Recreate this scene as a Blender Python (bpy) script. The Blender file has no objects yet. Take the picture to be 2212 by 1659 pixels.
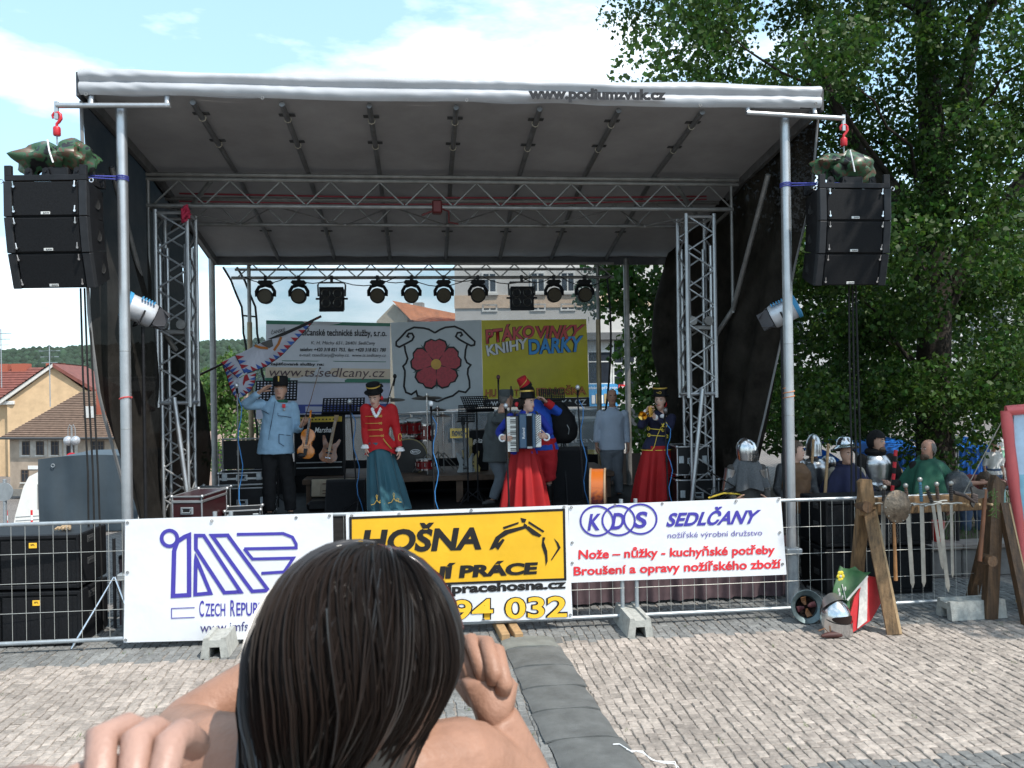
import bpy, bmesh, math, random
from mathutils import Vector, Matrix, Euler
import numpy as np
rnd = random.Random(7)
sc = bpy.context.scene
col = sc.collection
R = math.radians
# ------------------------------------------------------------------ camera
FPX, ROLL, EYE = 1790.0, R(0.9), 2.5
cam = bpy.data.cameras.new('camera'); camo = bpy.data.objects.new('camera', cam); col.objects.link(camo)
cam.sensor_fit = 'HORIZONTAL'; cam.sensor_width = 36.0; cam.lens = 36.0 * FPX / 2212.0
cam.clip_start = 0.05; cam.clip_end = 3000
camo.matrix_world = Matrix.Translation((0, 0, EYE)) @ Matrix.Rotation(R(90), 4, 'X') @ Matrix.Rotation(-ROLL, 4, 'Z')
sc.camera = camo
cam.dof.use_dof = True; cam.dof.focus_distance = 10.0; cam.dof.aperture_fstop = 15.0
# ------------------------------------------------------------------ sky, sun, exposure
SUN_AZ, SUN_EL = R(-43), R(55)          # azimuth from +X
sdir = Vector((math.cos(SUN_EL) * math.cos(SUN_AZ), math.cos(SUN_EL) * math.sin(SUN_AZ), math.sin(SUN_EL)))
w = bpy.data.worlds.new('World'); sc.world = w; w.use_nodes = True
nt = w.node_tree; nt.nodes.clear()
def N(nt, t, **k):
    n = nt.nodes.new(t)
    for a, b in k.items(): setattr(n, a, b)
    return n
out = N(nt, 'ShaderNodeOutputWorld'); bg = N(nt, 'ShaderNodeBackground'); sky = N(nt, 'ShaderNodeTexSky', sky_type='NISHITA')
sky.sun_disc = False; sky.sun_elevation = SUN_EL; sky.sun_rotation = R(90) - SUN_AZ
sky.air_density = 1.0; sky.dust_density = 1.2; sky.ozone_density = 1.0
tc = N(nt, 'ShaderNodeTexCoord'); mp = N(nt, 'ShaderNodeMapping'); mp.inputs['Scale'].default_value = (1.0, 1.0, 3.2)
mp.inputs['Location'].default_value = (0.35, 0.0, 0.12)
mp.inputs['Rotation'].default_value = (0, R(12), 0)
ns = N(nt, 'ShaderNodeTexNoise'); ns.inputs['Scale'].default_value = 2.3; ns.inputs['Detail'].default_value = 9; ns.inputs['Roughness'].default_value = 0.55
rp = N(nt, 'ShaderNodeValToRGB'); rp.color_ramp.elements[0].position = 0.505; rp.color_ramp.elements[1].position = 0.72
mx = N(nt, 'ShaderNodeMixRGB'); mx.inputs[2].default_value = (10.5, 10.8, 11.2, 1)
L = nt.links.new
L(tc.outputs['Generated'], mp.inputs['Vector']); L(mp.outputs[0], ns.inputs['Vector']); L(ns.outputs[0], rp.inputs[0])
veil = N(nt, 'ShaderNodeMixRGB'); veil.inputs[0].default_value = .38; veil.inputs[2].default_value = (4.6, 7.4, 9.0, 1); L(sky.outputs[0], veil.inputs[1])
L(rp.outputs[0], mx.inputs[0]); L(veil.outputs[0], mx.inputs[1]); L(mx.outputs[0], bg.inputs[0]); L(bg.outputs[0], out.inputs[0])
bg.inputs[1].default_value = 0.15
sl = bpy.data.lights.new('sun', 'SUN'); sl.energy = 3.8; sl.angle = R(0.53); sl.color = (1.0, 0.955, 0.88)
slo = bpy.data.objects.new('sun', sl); col.objects.link(slo); slo.rotation_euler = sdir.to_track_quat('Z', 'Y').to_euler(); slo.location = sdir * 60
vs = sc.view_settings; vs.view_transform = 'Standard'; vs.look = 'None'; vs.gamma = 1.0; vs.exposure = 0.55; vs.use_curve_mapping = False
sc.render.engine = 'CYCLES'
try: sc.cycles.transparent_max_bounces = 16; sc.cycles.max_bounces = 8
except Exception: pass
# ------------------------------------------------------------------ coordinate helpers (pixels are of a 2212 px wide print)
A = R(6); SO = (-0.43, 8.81); ca, sa = math.cos(A), math.sin(A)
def ray(x, y):
    u = x - 1106; v = y - 829.5
    return ((u * math.cos(ROLL) - v * math.sin(ROLL)) / FPX, -(u * math.sin(ROLL) + v * math.cos(ROLL)) / FPX)
def at(x, y, Y):
    d = ray(x, y); return Vector((d[0] * Y, Y, EYE + d[1] * Y))
def S(x, y, ly):
    d = ray(x, y); Y = (ly - sa * SO[0] + ca * SO[1]) / (ca - sa * d[0]); X = d[0] * Y
    return ((X - SO[0]) * ca + (Y - SO[1]) * sa, EYE + d[1] * Y)
def W(lx, ly, lz=0.0):
    return Vector((SO[0] + lx * ca - ly * sa, SO[1] + lx * sa + ly * ca, lz))
# ------------------------------------------------------------------ mesh builder
class MB:
    def __init__(s): s.v = []; s.f = []; s.mi = []; s.cur = 0
    def add(s, vs, fs):
        o = len(s.v); s.v += [tuple(p) for p in vs]
        for f in fs: s.f.append(tuple(i + o for i in f)); s.mi.append(s.cur)
        return s
    def m(s, i): s.cur = i; return s
    def box(s, x0, x1, y0, y1, z0, z1, b=0.0, M=None):
        if x0 > x1: x0, x1 = x1, x0
        if y0 > y1: y0, y1 = y1, y0
        if z0 > z1: z0, z1 = z1, z0
        if b <= 0:
            vs = [(x, y, z) for z in (z0, z1) for y in (y0, y1) for x in (x0, x1)]
            fs = [(0, 2, 3, 1), (4, 5, 7, 6), (0, 1, 5, 4), (2, 6, 7, 3), (0, 4, 6, 2), (1, 3, 7, 5)]
        else:
            b = min(b, (x1-x0)/2.01, (y1-y0)/2.01, (z1-z0)/2.01)
            vs = []; idx = {}
            for iz, z in enumerate((z0, z1)):
                for iy, y in enumerate((y0, y1)):
                    for ix, x in enumerate((x0, x1)):
                        sx, sy, sz = (1 - 2*ix), (1 - 2*iy), (1 - 2*iz)
                        for a in range(3):
                            p = [x + sx*b, y + sy*b, z + sz*b]; p[a] = (x, y, z)[a]
                            idx[(ix, iy, iz, a)] = len(vs); vs.append(tuple(p))
            I = idx; fs = []
            for a in range(3):
                for k in (0, 1):
                    q = []
                    for (u, v) in ((0, 0), (1, 0), (1, 1), (0, 1)):
                        c = [0, 0, 0]; c[a] = k; c[(a+1) % 3] = u; c[(a+2) % 3] = v; q.append(I[(c[0], c[1], c[2], a)])
                    fs.append(tuple(q) if k else tuple(q[::-1]))
            for a in range(3):
                b1, b2 = (a+1) % 3, (a+2) % 3
                for u in (0, 1):
                    for v in (0, 1):
                        c0 = [0, 0, 0]; c0[b1] = u; c0[b2] = v; c1 = list(c0); c1[a] = 1
                        q = (I[(*c0, b1)], I[(*c1, b1)], I[(*c1, b2)], I[(*c0, b2)])
                        fs.append(q if (u == v) else q[::-1])
            for ix in (0, 1):
                for iy in (0, 1):
                    for iz in (0, 1):
                        t = (I[(ix, iy, iz, 0)], I[(ix, iy, iz, 1)], I[(ix, iy, iz, 2)])
                        fs.append(t if (ix + iy + iz) % 2 else t[::-1])
        if M is not None: vs = [tuple(M @ Vector(p)) for p in vs]
        return s.add(vs, fs)
    def tube(s, pts, r, n=8, closed=False, caps=True, flat=1.0, up=None):
        pts = [Vector(p) for p in pts]; k = len(pts)
        if not hasattr(r, '__len__'): r = [r] * k
        vs = []; U = None
        for i, p in enumerate(pts):
            if closed: t = pts[(i+1) % k] - pts[i-1]
            else: t = pts[min(i+1, k-1)] - pts[max(i-1, 0)]
            if t.length < 1e-9: t = Vector((0, 0, 1))
            t.normalize()
            if U is None:
                h = Vector(up) if up else (Vector((0, 0, 1)) if abs(t.z) < .9 else Vector((1, 0, 0)))
                U = h - t * h.dot(t); U.normalize()
            else:
                U = U - t * U.dot(t)
                if U.length < 1e-6: U = t.orthogonal()
                U.normalize()
            V = t.cross(U)
            for j in range(n):
                a = 2 * math.pi * j / n
                vs.append(p + (U * math.cos(a) * flat + V * math.sin(a)) * r[i])
        fs = []
        for i in range(k if closed else k - 1):
            i2 = (i + 1) % k
            for j in range(n):
                j2 = (j + 1) % n; fs.append((i*n+j, i*n+j2, i2*n+j2, i2*n+j))
        if caps and not closed: fs += [tuple(range(n))[::-1], tuple((k-1)*n + j for j in range(n))]
        return s.add(vs, fs)
    def cyl(s, p0, p1, r, r1=None, n=12): return s.tube([p0, p1], [r, r if r1 is None else r1], n)
    def loft(s, rings, caps=True, closed=True):
        n = len(rings[0]); vs = [p for q in rings for p in q]; fs = []
        for i in range(len(rings) - 1):
            for j in range(n if closed else n - 1):
                j2 = (j+1) % n; fs.append((i*n+j, i*n+j2, (i+1)*n+j2, (i+1)*n+j))
        if caps and closed: fs += [tuple(range(n))[::-1], tuple((len(rings)-1)*n + j for j in range(n))]
        return s.add(vs, fs)
    def rings(s, spec, n=16, M=None, caps=True):      # spec: (z, cx, cy, rx, ry)
        q = [[Vector((cx + rx*math.cos(2*math.pi*j/n), cy + ry*math.sin(2*math.pi*j/n), z)) for j in range(n)] for z, cx, cy, rx, ry in spec]
        if M is not None: q = [[M @ p for p in a] for a in q]
        return s.loft(q, caps)
    def lathe(s, prof, n=20, M=None):
        return s.rings([(z, 0, 0, max(r, 1e-4), max(r, 1e-4)) for r, z in prof], n, M, caps=False)
    def ell(s, c, r, nu=12, nv=8, M=None):
        if not hasattr(r, '__len__'): r = (r, r, r)
        q = []
        for i in range(nv + 1):
            a = -math.pi/2 + math.pi * i / nv
            ra = max(math.cos(a), 1e-3)
            q.append([Vector((c[0] + r[0]*ra*math.cos(2*math.pi*j/nu), c[1] + r[1]*ra*math.sin(2*math.pi*j/nu), c[2] + r[2]*math.sin(a))) for j in range(nu)])
        if M is not None: q = [[M @ p for p in a] for a in q]
        return s.loft(q)
    def grid(s, fn, nu, nv):
        vs = [fn(i/nu, j/nv) for j in range(nv+1) for i in range(nu+1)]
        fs = [(j*(nu+1)+i, j*(nu+1)+i+1, (j+1)*(nu+1)+i+1, (j+1)*(nu+1)+i) for j in range(nv) for i in range(nu)]
        return s.add(vs, fs)
    def prism(s, poly, y0, y1, M=None):            # poly in XZ, extruded along Y
        n = len(poly); vs = [Vector((x, y0, z)) for x, z in poly] + [Vector((x, y1, z)) for x, z in poly]
        if M is not None: vs = [M @ p for p in vs]
        fs = [tuple(range(n)), tuple(range(n, 2*n))[::-1]] + [(j, j+n, (j+1) % n + n, (j+1) % n) for j in range(n)]
        return s.add(vs, fs)
    def ribbon(s, pts, wd, y, closed=False, fn=None):   # flat stroke in XZ at depth y
        k = len(pts); P = [Vector((p[0], p[1])) for p in pts]; vs = []
        for i in range(k):
            a = P[i-1] if (closed or i > 0) else None; b = P[(i+1) % k] if (closed or i < k-1) else None
            d0 = (P[i] - a).normalized() if a is not None else None; d1 = (b - P[i]).normalized() if b is not None else None
            if d0 is None: d0 = d1
            if d1 is None: d1 = d0
            nn = Vector((-d0.y - d1.y, d0.x + d1.x))
            if nn.length < 1e-6: nn = Vector((-d0.y, d0.x))
            nn.normalize(); c = max(0.35, nn.dot(Vector((-d0.y, d0.x))))
            ww = (wd[i] if hasattr(wd, '__len__') else wd) / 2 / c
            for q in (P[i] + nn*ww, P[i] - nn*ww): vs.append((q.x, y + (fn(q.x, q.y) if fn else 0), q.y))
        fs = [(2*i, 2*i+1, (2*i+3) % (2*k), (2*i+2) % (2*k)) for i in range(k if closed else k-1)]
        return s.add(vs, fs)
    def poly(s, pts, y, fn=None):
        return s.add([(x, y + (fn(x, z) if fn else 0), z) for x, z in pts], [tuple(range(len(pts)))])
    def build(s, name, mats, parent=None, sharp=35, loc=None):
        me = bpy.data.meshes.new(name); me.from_pydata(s.v, [], s.f)
        if not isinstance(mats, (list, tuple)): mats = [mats]
        for q in mats: me.materials.append(q)
        if len(mats) > 1: me.polygons.foreach_set('material_index', s.mi)
        me.validate()
        if sharp and len(me.polygons):
            me.polygons.foreach_set('use_smooth', [True] * len(me.polygons))
            me.set_sharp_from_angle(angle=R(sharp))
        me.update()
        return link(name, me, parent, loc)
def link(name, me, parent=None, loc=None):
    o = bpy.data.objects.new(name, me); col.objects.link(o)
    if parent is not None: o.parent = parent
    if loc is not None: o.location = loc
    return o
def tag(o, label=None, cat=None, group=None, kind=None):
    if label: o['label'] = label
    if cat: o['category'] = cat
    if group: o['group'] = group
    if kind: o['kind'] = kind
    return o
def thing(name, label, cat, loc=(0, 0, 0), rz=0.0, group=None):
    o = bpy.data.objects.new(name, None); col.objects.link(o); o.location = loc; o.rotation_euler = (0, 0, rz)
    o.empty_display_size = .1
    return tag(o, label, cat, group)
def sthing(name, label, cat, lx=0, ly=0, lz=0, rz=0.0, group=None):
    return thing(name, label, cat, W(lx, ly, lz), A + rz, group)
def copy_tree(o, parent=None):
    c = o.copy(); col.objects.link(c); c.parent = parent
    for ch in [x for x in o.children]: copy_tree(ch, c)
    return c
# ------------------------------------------------------------------ materials
MATS = {}
def mat(name, c, rough=.6, metal=0.0, var=.12, scale=6.0, bump=0.0, bscale=60.0, spec=.5, trans=0.0, clear=0.0, sheen=0.0, island=None, transl=0.0, cvar=None, stretch=None, hue=0.0, patch=0.0):
    if name in MATS: return MATS[name]
    if max(c) < .035 and metal < .4 and rough > .3 and clear == 0: spec = min(spec, .2)
    m = bpy.data.materials.new(name); m.use_nodes = True; t = m.node_tree; b = t.nodes['Principled BSDF']; o = t.nodes['Material Output']
    b.inputs['Roughness'].default_value = rough; b.inputs['Metallic'].default_value = metal
    b.inputs['Specular IOR Level'].default_value = spec
    b.inputs['Coat Weight'].default_value = clear; b.inputs['Sheen Weight'].default_value = sheen
    c = tuple(c[:3]); lk = t.links.new
    co = N(t, 'ShaderNodeTexCoord')
    if var > 0 or cvar:
        n1 = N(t, 'ShaderNodeTexNoise'); n1.inputs['Scale'].default_value = scale; n1.inputs['Detail'].default_value = 6; n1.inputs['Roughness'].default_value = .65
        if stretch:
            mpp = N(t, 'ShaderNodeMapping'); mpp.inputs['Scale'].default_value = stretch; lk(co.outputs['Object'], mpp.inputs[0]); lk(mpp.outputs[0], n1.inputs['Vector'])
        else: lk(co.outputs['Object'], n1.inputs['Vector'])
        rr = N(t, 'ShaderNodeValToRGB'); rr.color_ramp.elements[0].position = .3; rr.color_ramp.elements[1].position = .7
        c0 = cvar if cvar else tuple(max(0, q * (1 - var*1.6)) for q in c); c1 = c if cvar else tuple(min(1, q * (1 + var)) for q in c)
        rr.color_ramp.elements[0].color = (*c0, 1); rr.color_ramp.elements[1].color = (*c1, 1)
        lk(n1.outputs[0], rr.inputs[0]); src = rr.outputs[0]
        if patch:
            n3 = N(t, 'ShaderNodeTexNoise'); n3.inputs['Scale'].default_value = 1.1; n3.inputs['Detail'].default_value = 7; n3.inputs['Roughness'].default_value = .7; ge = N(t, 'ShaderNodeNewGeometry'); lk(ge.outputs['Position'], n3.inputs['Vector'])
            m3 = N(t, 'ShaderNodeMapRange'); m3.inputs[1].default_value = .3; m3.inputs[2].default_value = .7; m3.inputs[3].default_value = 1 - patch; m3.inputs[4].default_value = 1 + patch*.5; h3 = N(t, 'ShaderNodeHueSaturation'); lk(n3.outputs[0], m3.inputs[0]); lk(m3.outputs[0], h3.inputs['Value']); lk(src, h3.inputs['Color']); src = h3.outputs[0]
        if island:
            g = N(t, 'ShaderNodeNewGeometry'); hs = N(t, 'ShaderNodeHueSaturation'); mr = N(t, 'ShaderNodeMapRange')
            mr.inputs[3].default_value = 1 - island; mr.inputs[4].default_value = 1 + island
            lk(g.outputs['Random Per Island'], mr.inputs[0]); lk(mr.outputs[0], hs.inputs['Value']); lk(src, hs.inputs['Color']); src = hs.outputs[0]
            if hue:
                wn_ = N(t, 'ShaderNodeTexWhiteNoise', noise_dimensions='1D'); mh_ = N(t, 'ShaderNodeMapRange'); mh_.inputs[3].default_value = .5 - hue*1.6; mh_.inputs[4].default_value = .5 + hue; lk(g.outputs['Random Per Island'], wn_.inputs['W']); lk(wn_.outputs[0], mh_.inputs[0]); lk(mh_.outputs[0], hs.inputs['Hue'])
        lk(src, b.inputs['Base Color'])
    else: b.inputs['Base Color'].default_value = (*c, 1)
    if bump > 0:
        n2 = N(t, 'ShaderNodeTexNoise'); n2.inputs['Scale'].default_value = bscale; n2.inputs['Detail'].default_value = 4
        lk(co.outputs['Object'], n2.inputs['Vector']); bp = N(t, 'ShaderNodeBump'); bp.inputs['Strength'].default_value = bump; bp.inputs['Distance'].default_value = .02
        lk(n2.outputs[0], bp.inputs['Height']); lk(bp.outputs[0], b.inputs['Normal'])
    sh = b.outputs[0]
    if transl > 0:
        tr = N(t, 'ShaderNodeBsdfTranslucent'); tr.inputs[0].default_value = (*c, 1); ms = N(t, 'ShaderNodeMixShader'); ms.inputs[0].default_value = transl
        if var > 0 or cvar: lk(src, tr.inputs[0])
        lk(sh, ms.inputs[1]); lk(tr.outputs[0], ms.inputs[2]); sh = ms.outputs[0]
    if trans > 0:
        tp = N(t, 'ShaderNodeBsdfTransparent'); ms = N(t, 'ShaderNodeMixShader'); ms.inputs[0].default_value = trans
        lk(sh, ms.inputs[1]); lk(tp.outputs[0], ms.inputs[2]); sh = ms.outputs[0]
    lk(sh, o.inputs[0]); MATS[name] = m
    return m
alu = mat('aluminium', (.46, .47, .48), .40, .8, .1, 5, .04, 30)
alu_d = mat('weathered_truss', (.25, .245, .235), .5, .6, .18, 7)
galv = mat('galvanised', (.36, .39, .41), .5, .6, .15, 12)
steel_b = mat('black_steel', (.02, .02, .022), .45, .3, .2, 8)
blackp = mat('black_paint', (.0075, .008, .0095), .6, 0, .25, 9, .05, 120)
grille = mat('speaker_grille', (.0075, .008, .0095), .75, 0, .3, 60, .35, 260)
rubber = mat('rubber', (.02, .02, .02), .8, 0, .2, 10)
white_pvc = mat('white_pvc', (.76, .77, .79), .38, 0, .045, 2, .5, 3.2, transl=.15)
yellow_pvc = mat('yellow_pvc', (.78, .44, .02), .38, 0, .07, 2, .5, 3.2, transl=.1)
inkb = mat('ink_blue', (.045, .035, .30), .5, 0, .06, 4)
inkk = mat('ink_black', (.018, .017, .017), .5, 0, .1, 4)
inkr = mat('ink_red', (.62, .02, .03), .5, 0, .08, 4)
inky = mat('ink_yellow', (.85, .48, .03), .5, 0, .05, 4)
inkw = mat('ink_white', (.8, .8, .8), .5, 0, .03, 4)
wood = mat('wood', (.28, .16, .07), .7, 0, .3, 14, .15, 40)
concrete = mat('concrete', (.36, .36, .33), .9, 0, .18, 18, .3, 90)
chrome = mat('chrome', (.75, .75, .76), .15, 1, .05)
# text ---------------------------------------------------------------
def text_mesh(body, bold=0.0, shear=0.0, space=1.0):
    cu = bpy.data.curves.new('t', 'FONT'); cu.body = body; cu.size = 1.0; cu.offset = bold; cu.shear = shear; cu.space_character = space
    cu.resolution_u = 4; o = bpy.data.objects.new('t', cu); col.objects.link(o)
    dg = bpy.context.evaluated_depsgraph_get(); me = bpy.data.meshes.new_from_object(o.evaluated_get(dg))
    bpy.data.objects.remove(o); bpy.data.curves.remove(cu)
    return me
def text(body, quad, y, m, parent, bold=0.0, shear=0.0, fn=None, name='lettering', space=1.0, thick=.0):
    """quad: bl, br, tr, tl corners (x,z) that the ink box of the text is mapped onto"""
    me = text_mesh(body, bold, shear, space); n = len(me.vertices); a = np.empty(n*3); me.vertices.foreach_get('co', a); a = a.reshape(-1, 3)
    lo, hi = a.min(0), a.max(0); s = (a[:, 0]-lo[0])/(hi[0]-lo[0]); t = (a[:, 1]-lo[1])/(hi[1]-lo[1])
    q = np.array(quad, float)
    p = ((1-s)*(1-t))[:, None]*q[0] + (s*(1-t))[:, None]*q[1] + (s*t)[:, None]*q[2] + ((1-s)*t)[:, None]*q[3]
    yy = np.full(n, float(y))
    if fn: yy = yy + np.array([fn(px, pz) for px, pz in p])
    me.vertices.foreach_set('co', np.stack([p[:, 0], yy, p[:, 1]], 1).ravel()); me.materials.clear(); me.materials.append(m); me.update()
    return link(name, me, parent)
def rect(x0, x1, z0, z1): return [(x0, z0), (x1, z0), (x1, z1), (x0, z1)]
# ================================================================== GROUND
def height(x, y):
    def sm(a, b, t):
        t = max(0, min(1, (t-a)/(b-a))); return t*t*(3-2*t)
    return -5.6 * sm(11, 50, y) * sm(2, -12, x)
gmat = bpy.data.materials.new('paving_sheet'); gmat.use_nodes = True
t = gmat.node_tree; b = t.nodes['Principled BSDF']; b.inputs['Roughness'].default_value = .9
co = N(t, 'ShaderNodeTexCoord'); mpg = N(t, 'ShaderNodeMapping'); mpg.inputs['Rotation'].default_value = (0, 0, -A)
br = N(t, 'ShaderNodeTexBrick'); br.inputs['Scale'].default_value = 1.0; br.inputs['Brick Width'].default_value = .11; br.inputs['Row Height'].default_value = .09; br.inputs['Mortar Size'].default_value = .008
br.inputs['Color1'].default_value = (.20, .175, .16, 1); br.inputs['Color2'].default_value = (.26, .235, .215, 1); br.inputs['Mortar'].default_value = (.07, .065, .06, 1)
nz = N(t, 'ShaderNodeTexNoise'); nz.inputs['Scale'].default_value = .35; nz.inputs['Detail'].default_value = 8
mm = N(t, 'ShaderNodeMixRGB'); mm.blend_type = 'MULTIPLY'; mm.inputs[0].default_value = .5
t.links.new(co.outputs['Object'], mpg.inputs[0]); t.links.new(mpg.outputs[0], br.inputs['Vector']); t.links.new(co.outputs['Object'], nz.inputs['Vector'])
t.links.new(br.outputs[0], mm.inputs[1]); t.links.new(nz.outputs[0], mm.inputs[2]); t.links.new(mm.outputs[0], b.inputs['Base Color'])
g = MB()
xs = [-700, -400, -200, -120, -80, -60, -45, -32, -24, -18, -14, -10, -6, -2, 2, 6, 10, 20, 40, 80, 200, 700]
ys = [-60, -20, 0, 10, 14, 18, 22, 26, 30, 36, 42, 50, 60, 72, 90, 130, 250, 500, 900, 1400]
g.add([(x, y, height(x, y)) for y in ys for x in xs], [(j*len(xs)+i, j*len(xs)+i+1, (j+1)*len(xs)+i+1, (j+1)*len(xs)+i) for j in range(len(ys)-1) for i in range(len(xs)-1)])
ground = tag(g.build('ground', gmat, sharp=0), kind='structure')
# ---- cobbles: courses run towards the stage
PAV = .016
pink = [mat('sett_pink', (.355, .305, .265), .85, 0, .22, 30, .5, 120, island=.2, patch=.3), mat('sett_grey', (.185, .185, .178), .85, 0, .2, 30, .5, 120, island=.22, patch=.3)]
jointm = mat('joint_sand', (.23, .205, .18), .95, 0, .3, 20)
jm = MB(); jm.grid(lambda u, v: W(-6.6 + 13.2*u, -4.8 + 5.6*v, .003), 12, 6)
paving = tag(jm.build('paving', jointm, sharp=0), kind='structure')
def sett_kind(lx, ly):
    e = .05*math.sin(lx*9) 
    if ly > -.93 + e*.4 or ly < -3.68 + e*.3: return 1  # grey setts by the fence also carry the shade strip there in their colour
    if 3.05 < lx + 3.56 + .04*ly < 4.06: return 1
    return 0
cob = []
cr = random.Random(3)
lx = -6.4; row = 0
while lx < 6.4:
    wdt = cr.uniform(.070, .086); ly = -4.6 + cr.random()*.1
    ph = cr.random()*6
    while ly < .75:
        ln = cr.uniform(.072, .105)
        wob = .007*math.sin(ly*9.1 + ph) + .02*math.sin(ly*.8 + lx*.6) + cr.uniform(-.005, .005)
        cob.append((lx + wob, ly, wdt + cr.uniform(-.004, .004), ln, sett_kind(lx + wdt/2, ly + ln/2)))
        ly += ln
    lx += wdt; row += 1
def sett(mb, x, y, wd, ln, jit, h):
    g_ = .004; j = lambda: cr.uniform(-jit, jit)
    o = [(x+g_+j(), y+g_+j()), (x+wd-g_+j(), y+g_+j()), (x+wd-g_+j(), y+ln-g_+j()), (x+g_+j(), y+ln-g_+j())]
    cx, cy = x+wd/2, y+ln/2; k = .84
    dz = [h + cr.uniform(-.002, .002) for _ in range(4)]
    vs = [(px, py, .002) for px, py in o] + [(px, py, h*.62) for px, py in o] + [(cx+(px-cx)*k, cy+(py-cy)*k, dz[i]) for i, (px, py) in enumerate(o)]
    fs = [(8, 9, 10, 11)] + [(a+i, a+(i+1) % 4, a+4+(i+1) % 4, a+4+i) for a in (0, 4) for i in range(4)]
    mb.add(vs, fs)
# the 300 nearest setts in view become objects; the rest one mesh
vis = []
for i, c in enumerate(cob):
    p = W(c[0], c[1], 0)
    if p.y > 0 and abs(p.x)/p.y < .63: vis.append((p.y if abs(p.x) > .2 else 99, i))
near = set(i for _, i in sorted([q for q in vis if q[0] > 5.35])[:300])
variants = {}
for k in (0, 1):
    for q in range(6):
        mb = MB(); sett(mb, -.045, -.052, .09, .104, .006, PAV - .0005*q); variants[(k, q)] = mb
vmesh = {}
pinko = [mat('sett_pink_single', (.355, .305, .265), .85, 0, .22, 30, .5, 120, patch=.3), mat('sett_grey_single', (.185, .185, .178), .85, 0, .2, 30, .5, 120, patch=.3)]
for m_ in pinko:   # each single stone takes its own shade from the object's random number
    tt = m_.node_tree; bs = tt.nodes['Principled BSDF']; lkk = bs.inputs['Base Color'].links[0].from_socket
    oi = N(tt, 'ShaderNodeObjectInfo'); mr = N(tt, 'ShaderNodeMapRange'); mr.inputs[3].default_value = .76; mr.inputs[4].default_value = 1.24
    hs = N(tt, 'ShaderNodeHueSaturation'); tt.links.new(oi.outputs['Random'], mr.inputs[0]); tt.links.new(mr.outputs[0], hs.inputs['Value']); tt.links.new(lkk, hs.inputs['Color']); tt.links.new(hs.outputs[0], bs.inputs['Base Color'])
for (k, q), mb in variants.items():
    me = bpy.data.meshes.new('cobble'); me.from_pydata(mb.v, [], mb.f); me.materials.append(pinko[k]); vmesh[(k, q)] = me
rest = MB()
for i, (x, y, wd, ln, k) in enumerate(cob):
    if i in near:
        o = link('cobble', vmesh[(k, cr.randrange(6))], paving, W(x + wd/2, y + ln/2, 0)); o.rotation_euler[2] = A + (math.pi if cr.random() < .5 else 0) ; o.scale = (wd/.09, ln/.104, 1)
    else:
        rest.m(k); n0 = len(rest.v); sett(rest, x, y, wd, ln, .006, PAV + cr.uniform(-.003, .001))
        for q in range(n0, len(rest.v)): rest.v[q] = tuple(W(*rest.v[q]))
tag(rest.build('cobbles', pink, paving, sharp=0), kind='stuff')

# tufts of grass in the joints
wd_ = MB(); wr = random.Random(31)
for k in range(90):
    lx_, ly_ = wr.uniform(-5, 5.6), wr.uniform(-4.2, -.2)
    for q in range(wr.randint(3, 8)):
        a = wr.uniform(0, 6.28); p = W(lx_ + wr.uniform(-.02, .02), ly_ + wr.uniform(-.03, .03), .010); h_ = wr.uniform(.012, .035); wd_.add([(p.x-.002, p.y, p.z), (p.x+.002, p.y, p.z), (p.x + .02*math.cos(a), p.y + .02*math.sin(a), p.z + h_)], [(0, 1, 2)])
tag(wd_.build('weeds', mat('weed_green', (.09, .13, .03), .8), sharp=0), 'tiny tufts of grass in the joints of the paving', 'weeds', kind='stuff')
# ================================================================== STAGE
fascia_m = mat('fascia_pvc', (.45, .46, .48), .42, 0, .08, 1.5, .1, 5, transl=.12)
ceil_m = mat('ceiling_canvas', (.34, .325, .315), .75, 0, .12, 1.2, .06, 12, transl=.4)
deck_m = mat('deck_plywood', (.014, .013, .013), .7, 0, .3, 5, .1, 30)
skirt_m = mat('stage_skirt_cloth', (.085, .055, .062), .95, 0, .2, 6, .1, 80)
DECK = .75
stage = sthing('mobile_stage', 'covered mobile stage with pale canopy edge and truss frame behind the fence', 'stage', 0, 0, 0)
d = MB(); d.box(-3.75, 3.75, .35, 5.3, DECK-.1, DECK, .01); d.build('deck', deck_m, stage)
for x in (-3.2, -1, 1.2, 3.3):
    for y in (.8, 4.8): MB().cyl((x, y, 0), (x, y, DECK-.1), .04).build('leg', alu_d, stage)
# rear riser
d = MB(); d.box(-2.3, 2.35, 3.55, 5.05, DECK+.32, DECK+.40, .01); riser = d.build('riser', mat('riser_wood', (.09, .055, .035), .75, 0, .3, 6, .1, 30), stage)
for x in (-2.2, -1.1, 0, 1.2, 2.25): MB().box(x-.05, x+.05, 3.6, 3.7, DECK, DECK+.32).build('leg', MATS['riser_wood'], riser)
# front cloth in soft folds
sk = MB()
def skirt_fn(u, v):
    x = -3.7 + 7.4*u; f = .03*math.sin(x*19 + 2*math.sin(x*2.3)) + .018*math.sin(x*43)
    return (x, .25 + f*(1-.75*v), .05 + (DECK-.07)*v)
sk.grid(skirt_fn, 420, 8); sk.build('skirt_cloth', skirt_m, stage, sharp=70)
rc = MB(); rc.grid(lambda u, v: (-3.4 + 6.6*u, 5.22 + .03*math.sin(u*60), .05 + 1.22*v), 120, 4); rc.build('rear_dark_filler', mat('rear_filler_black', (.012, .012, .013), .95), stage, sharp=70)  # added black sheet, hides bright ground, stands in for shade behind the riser
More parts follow.
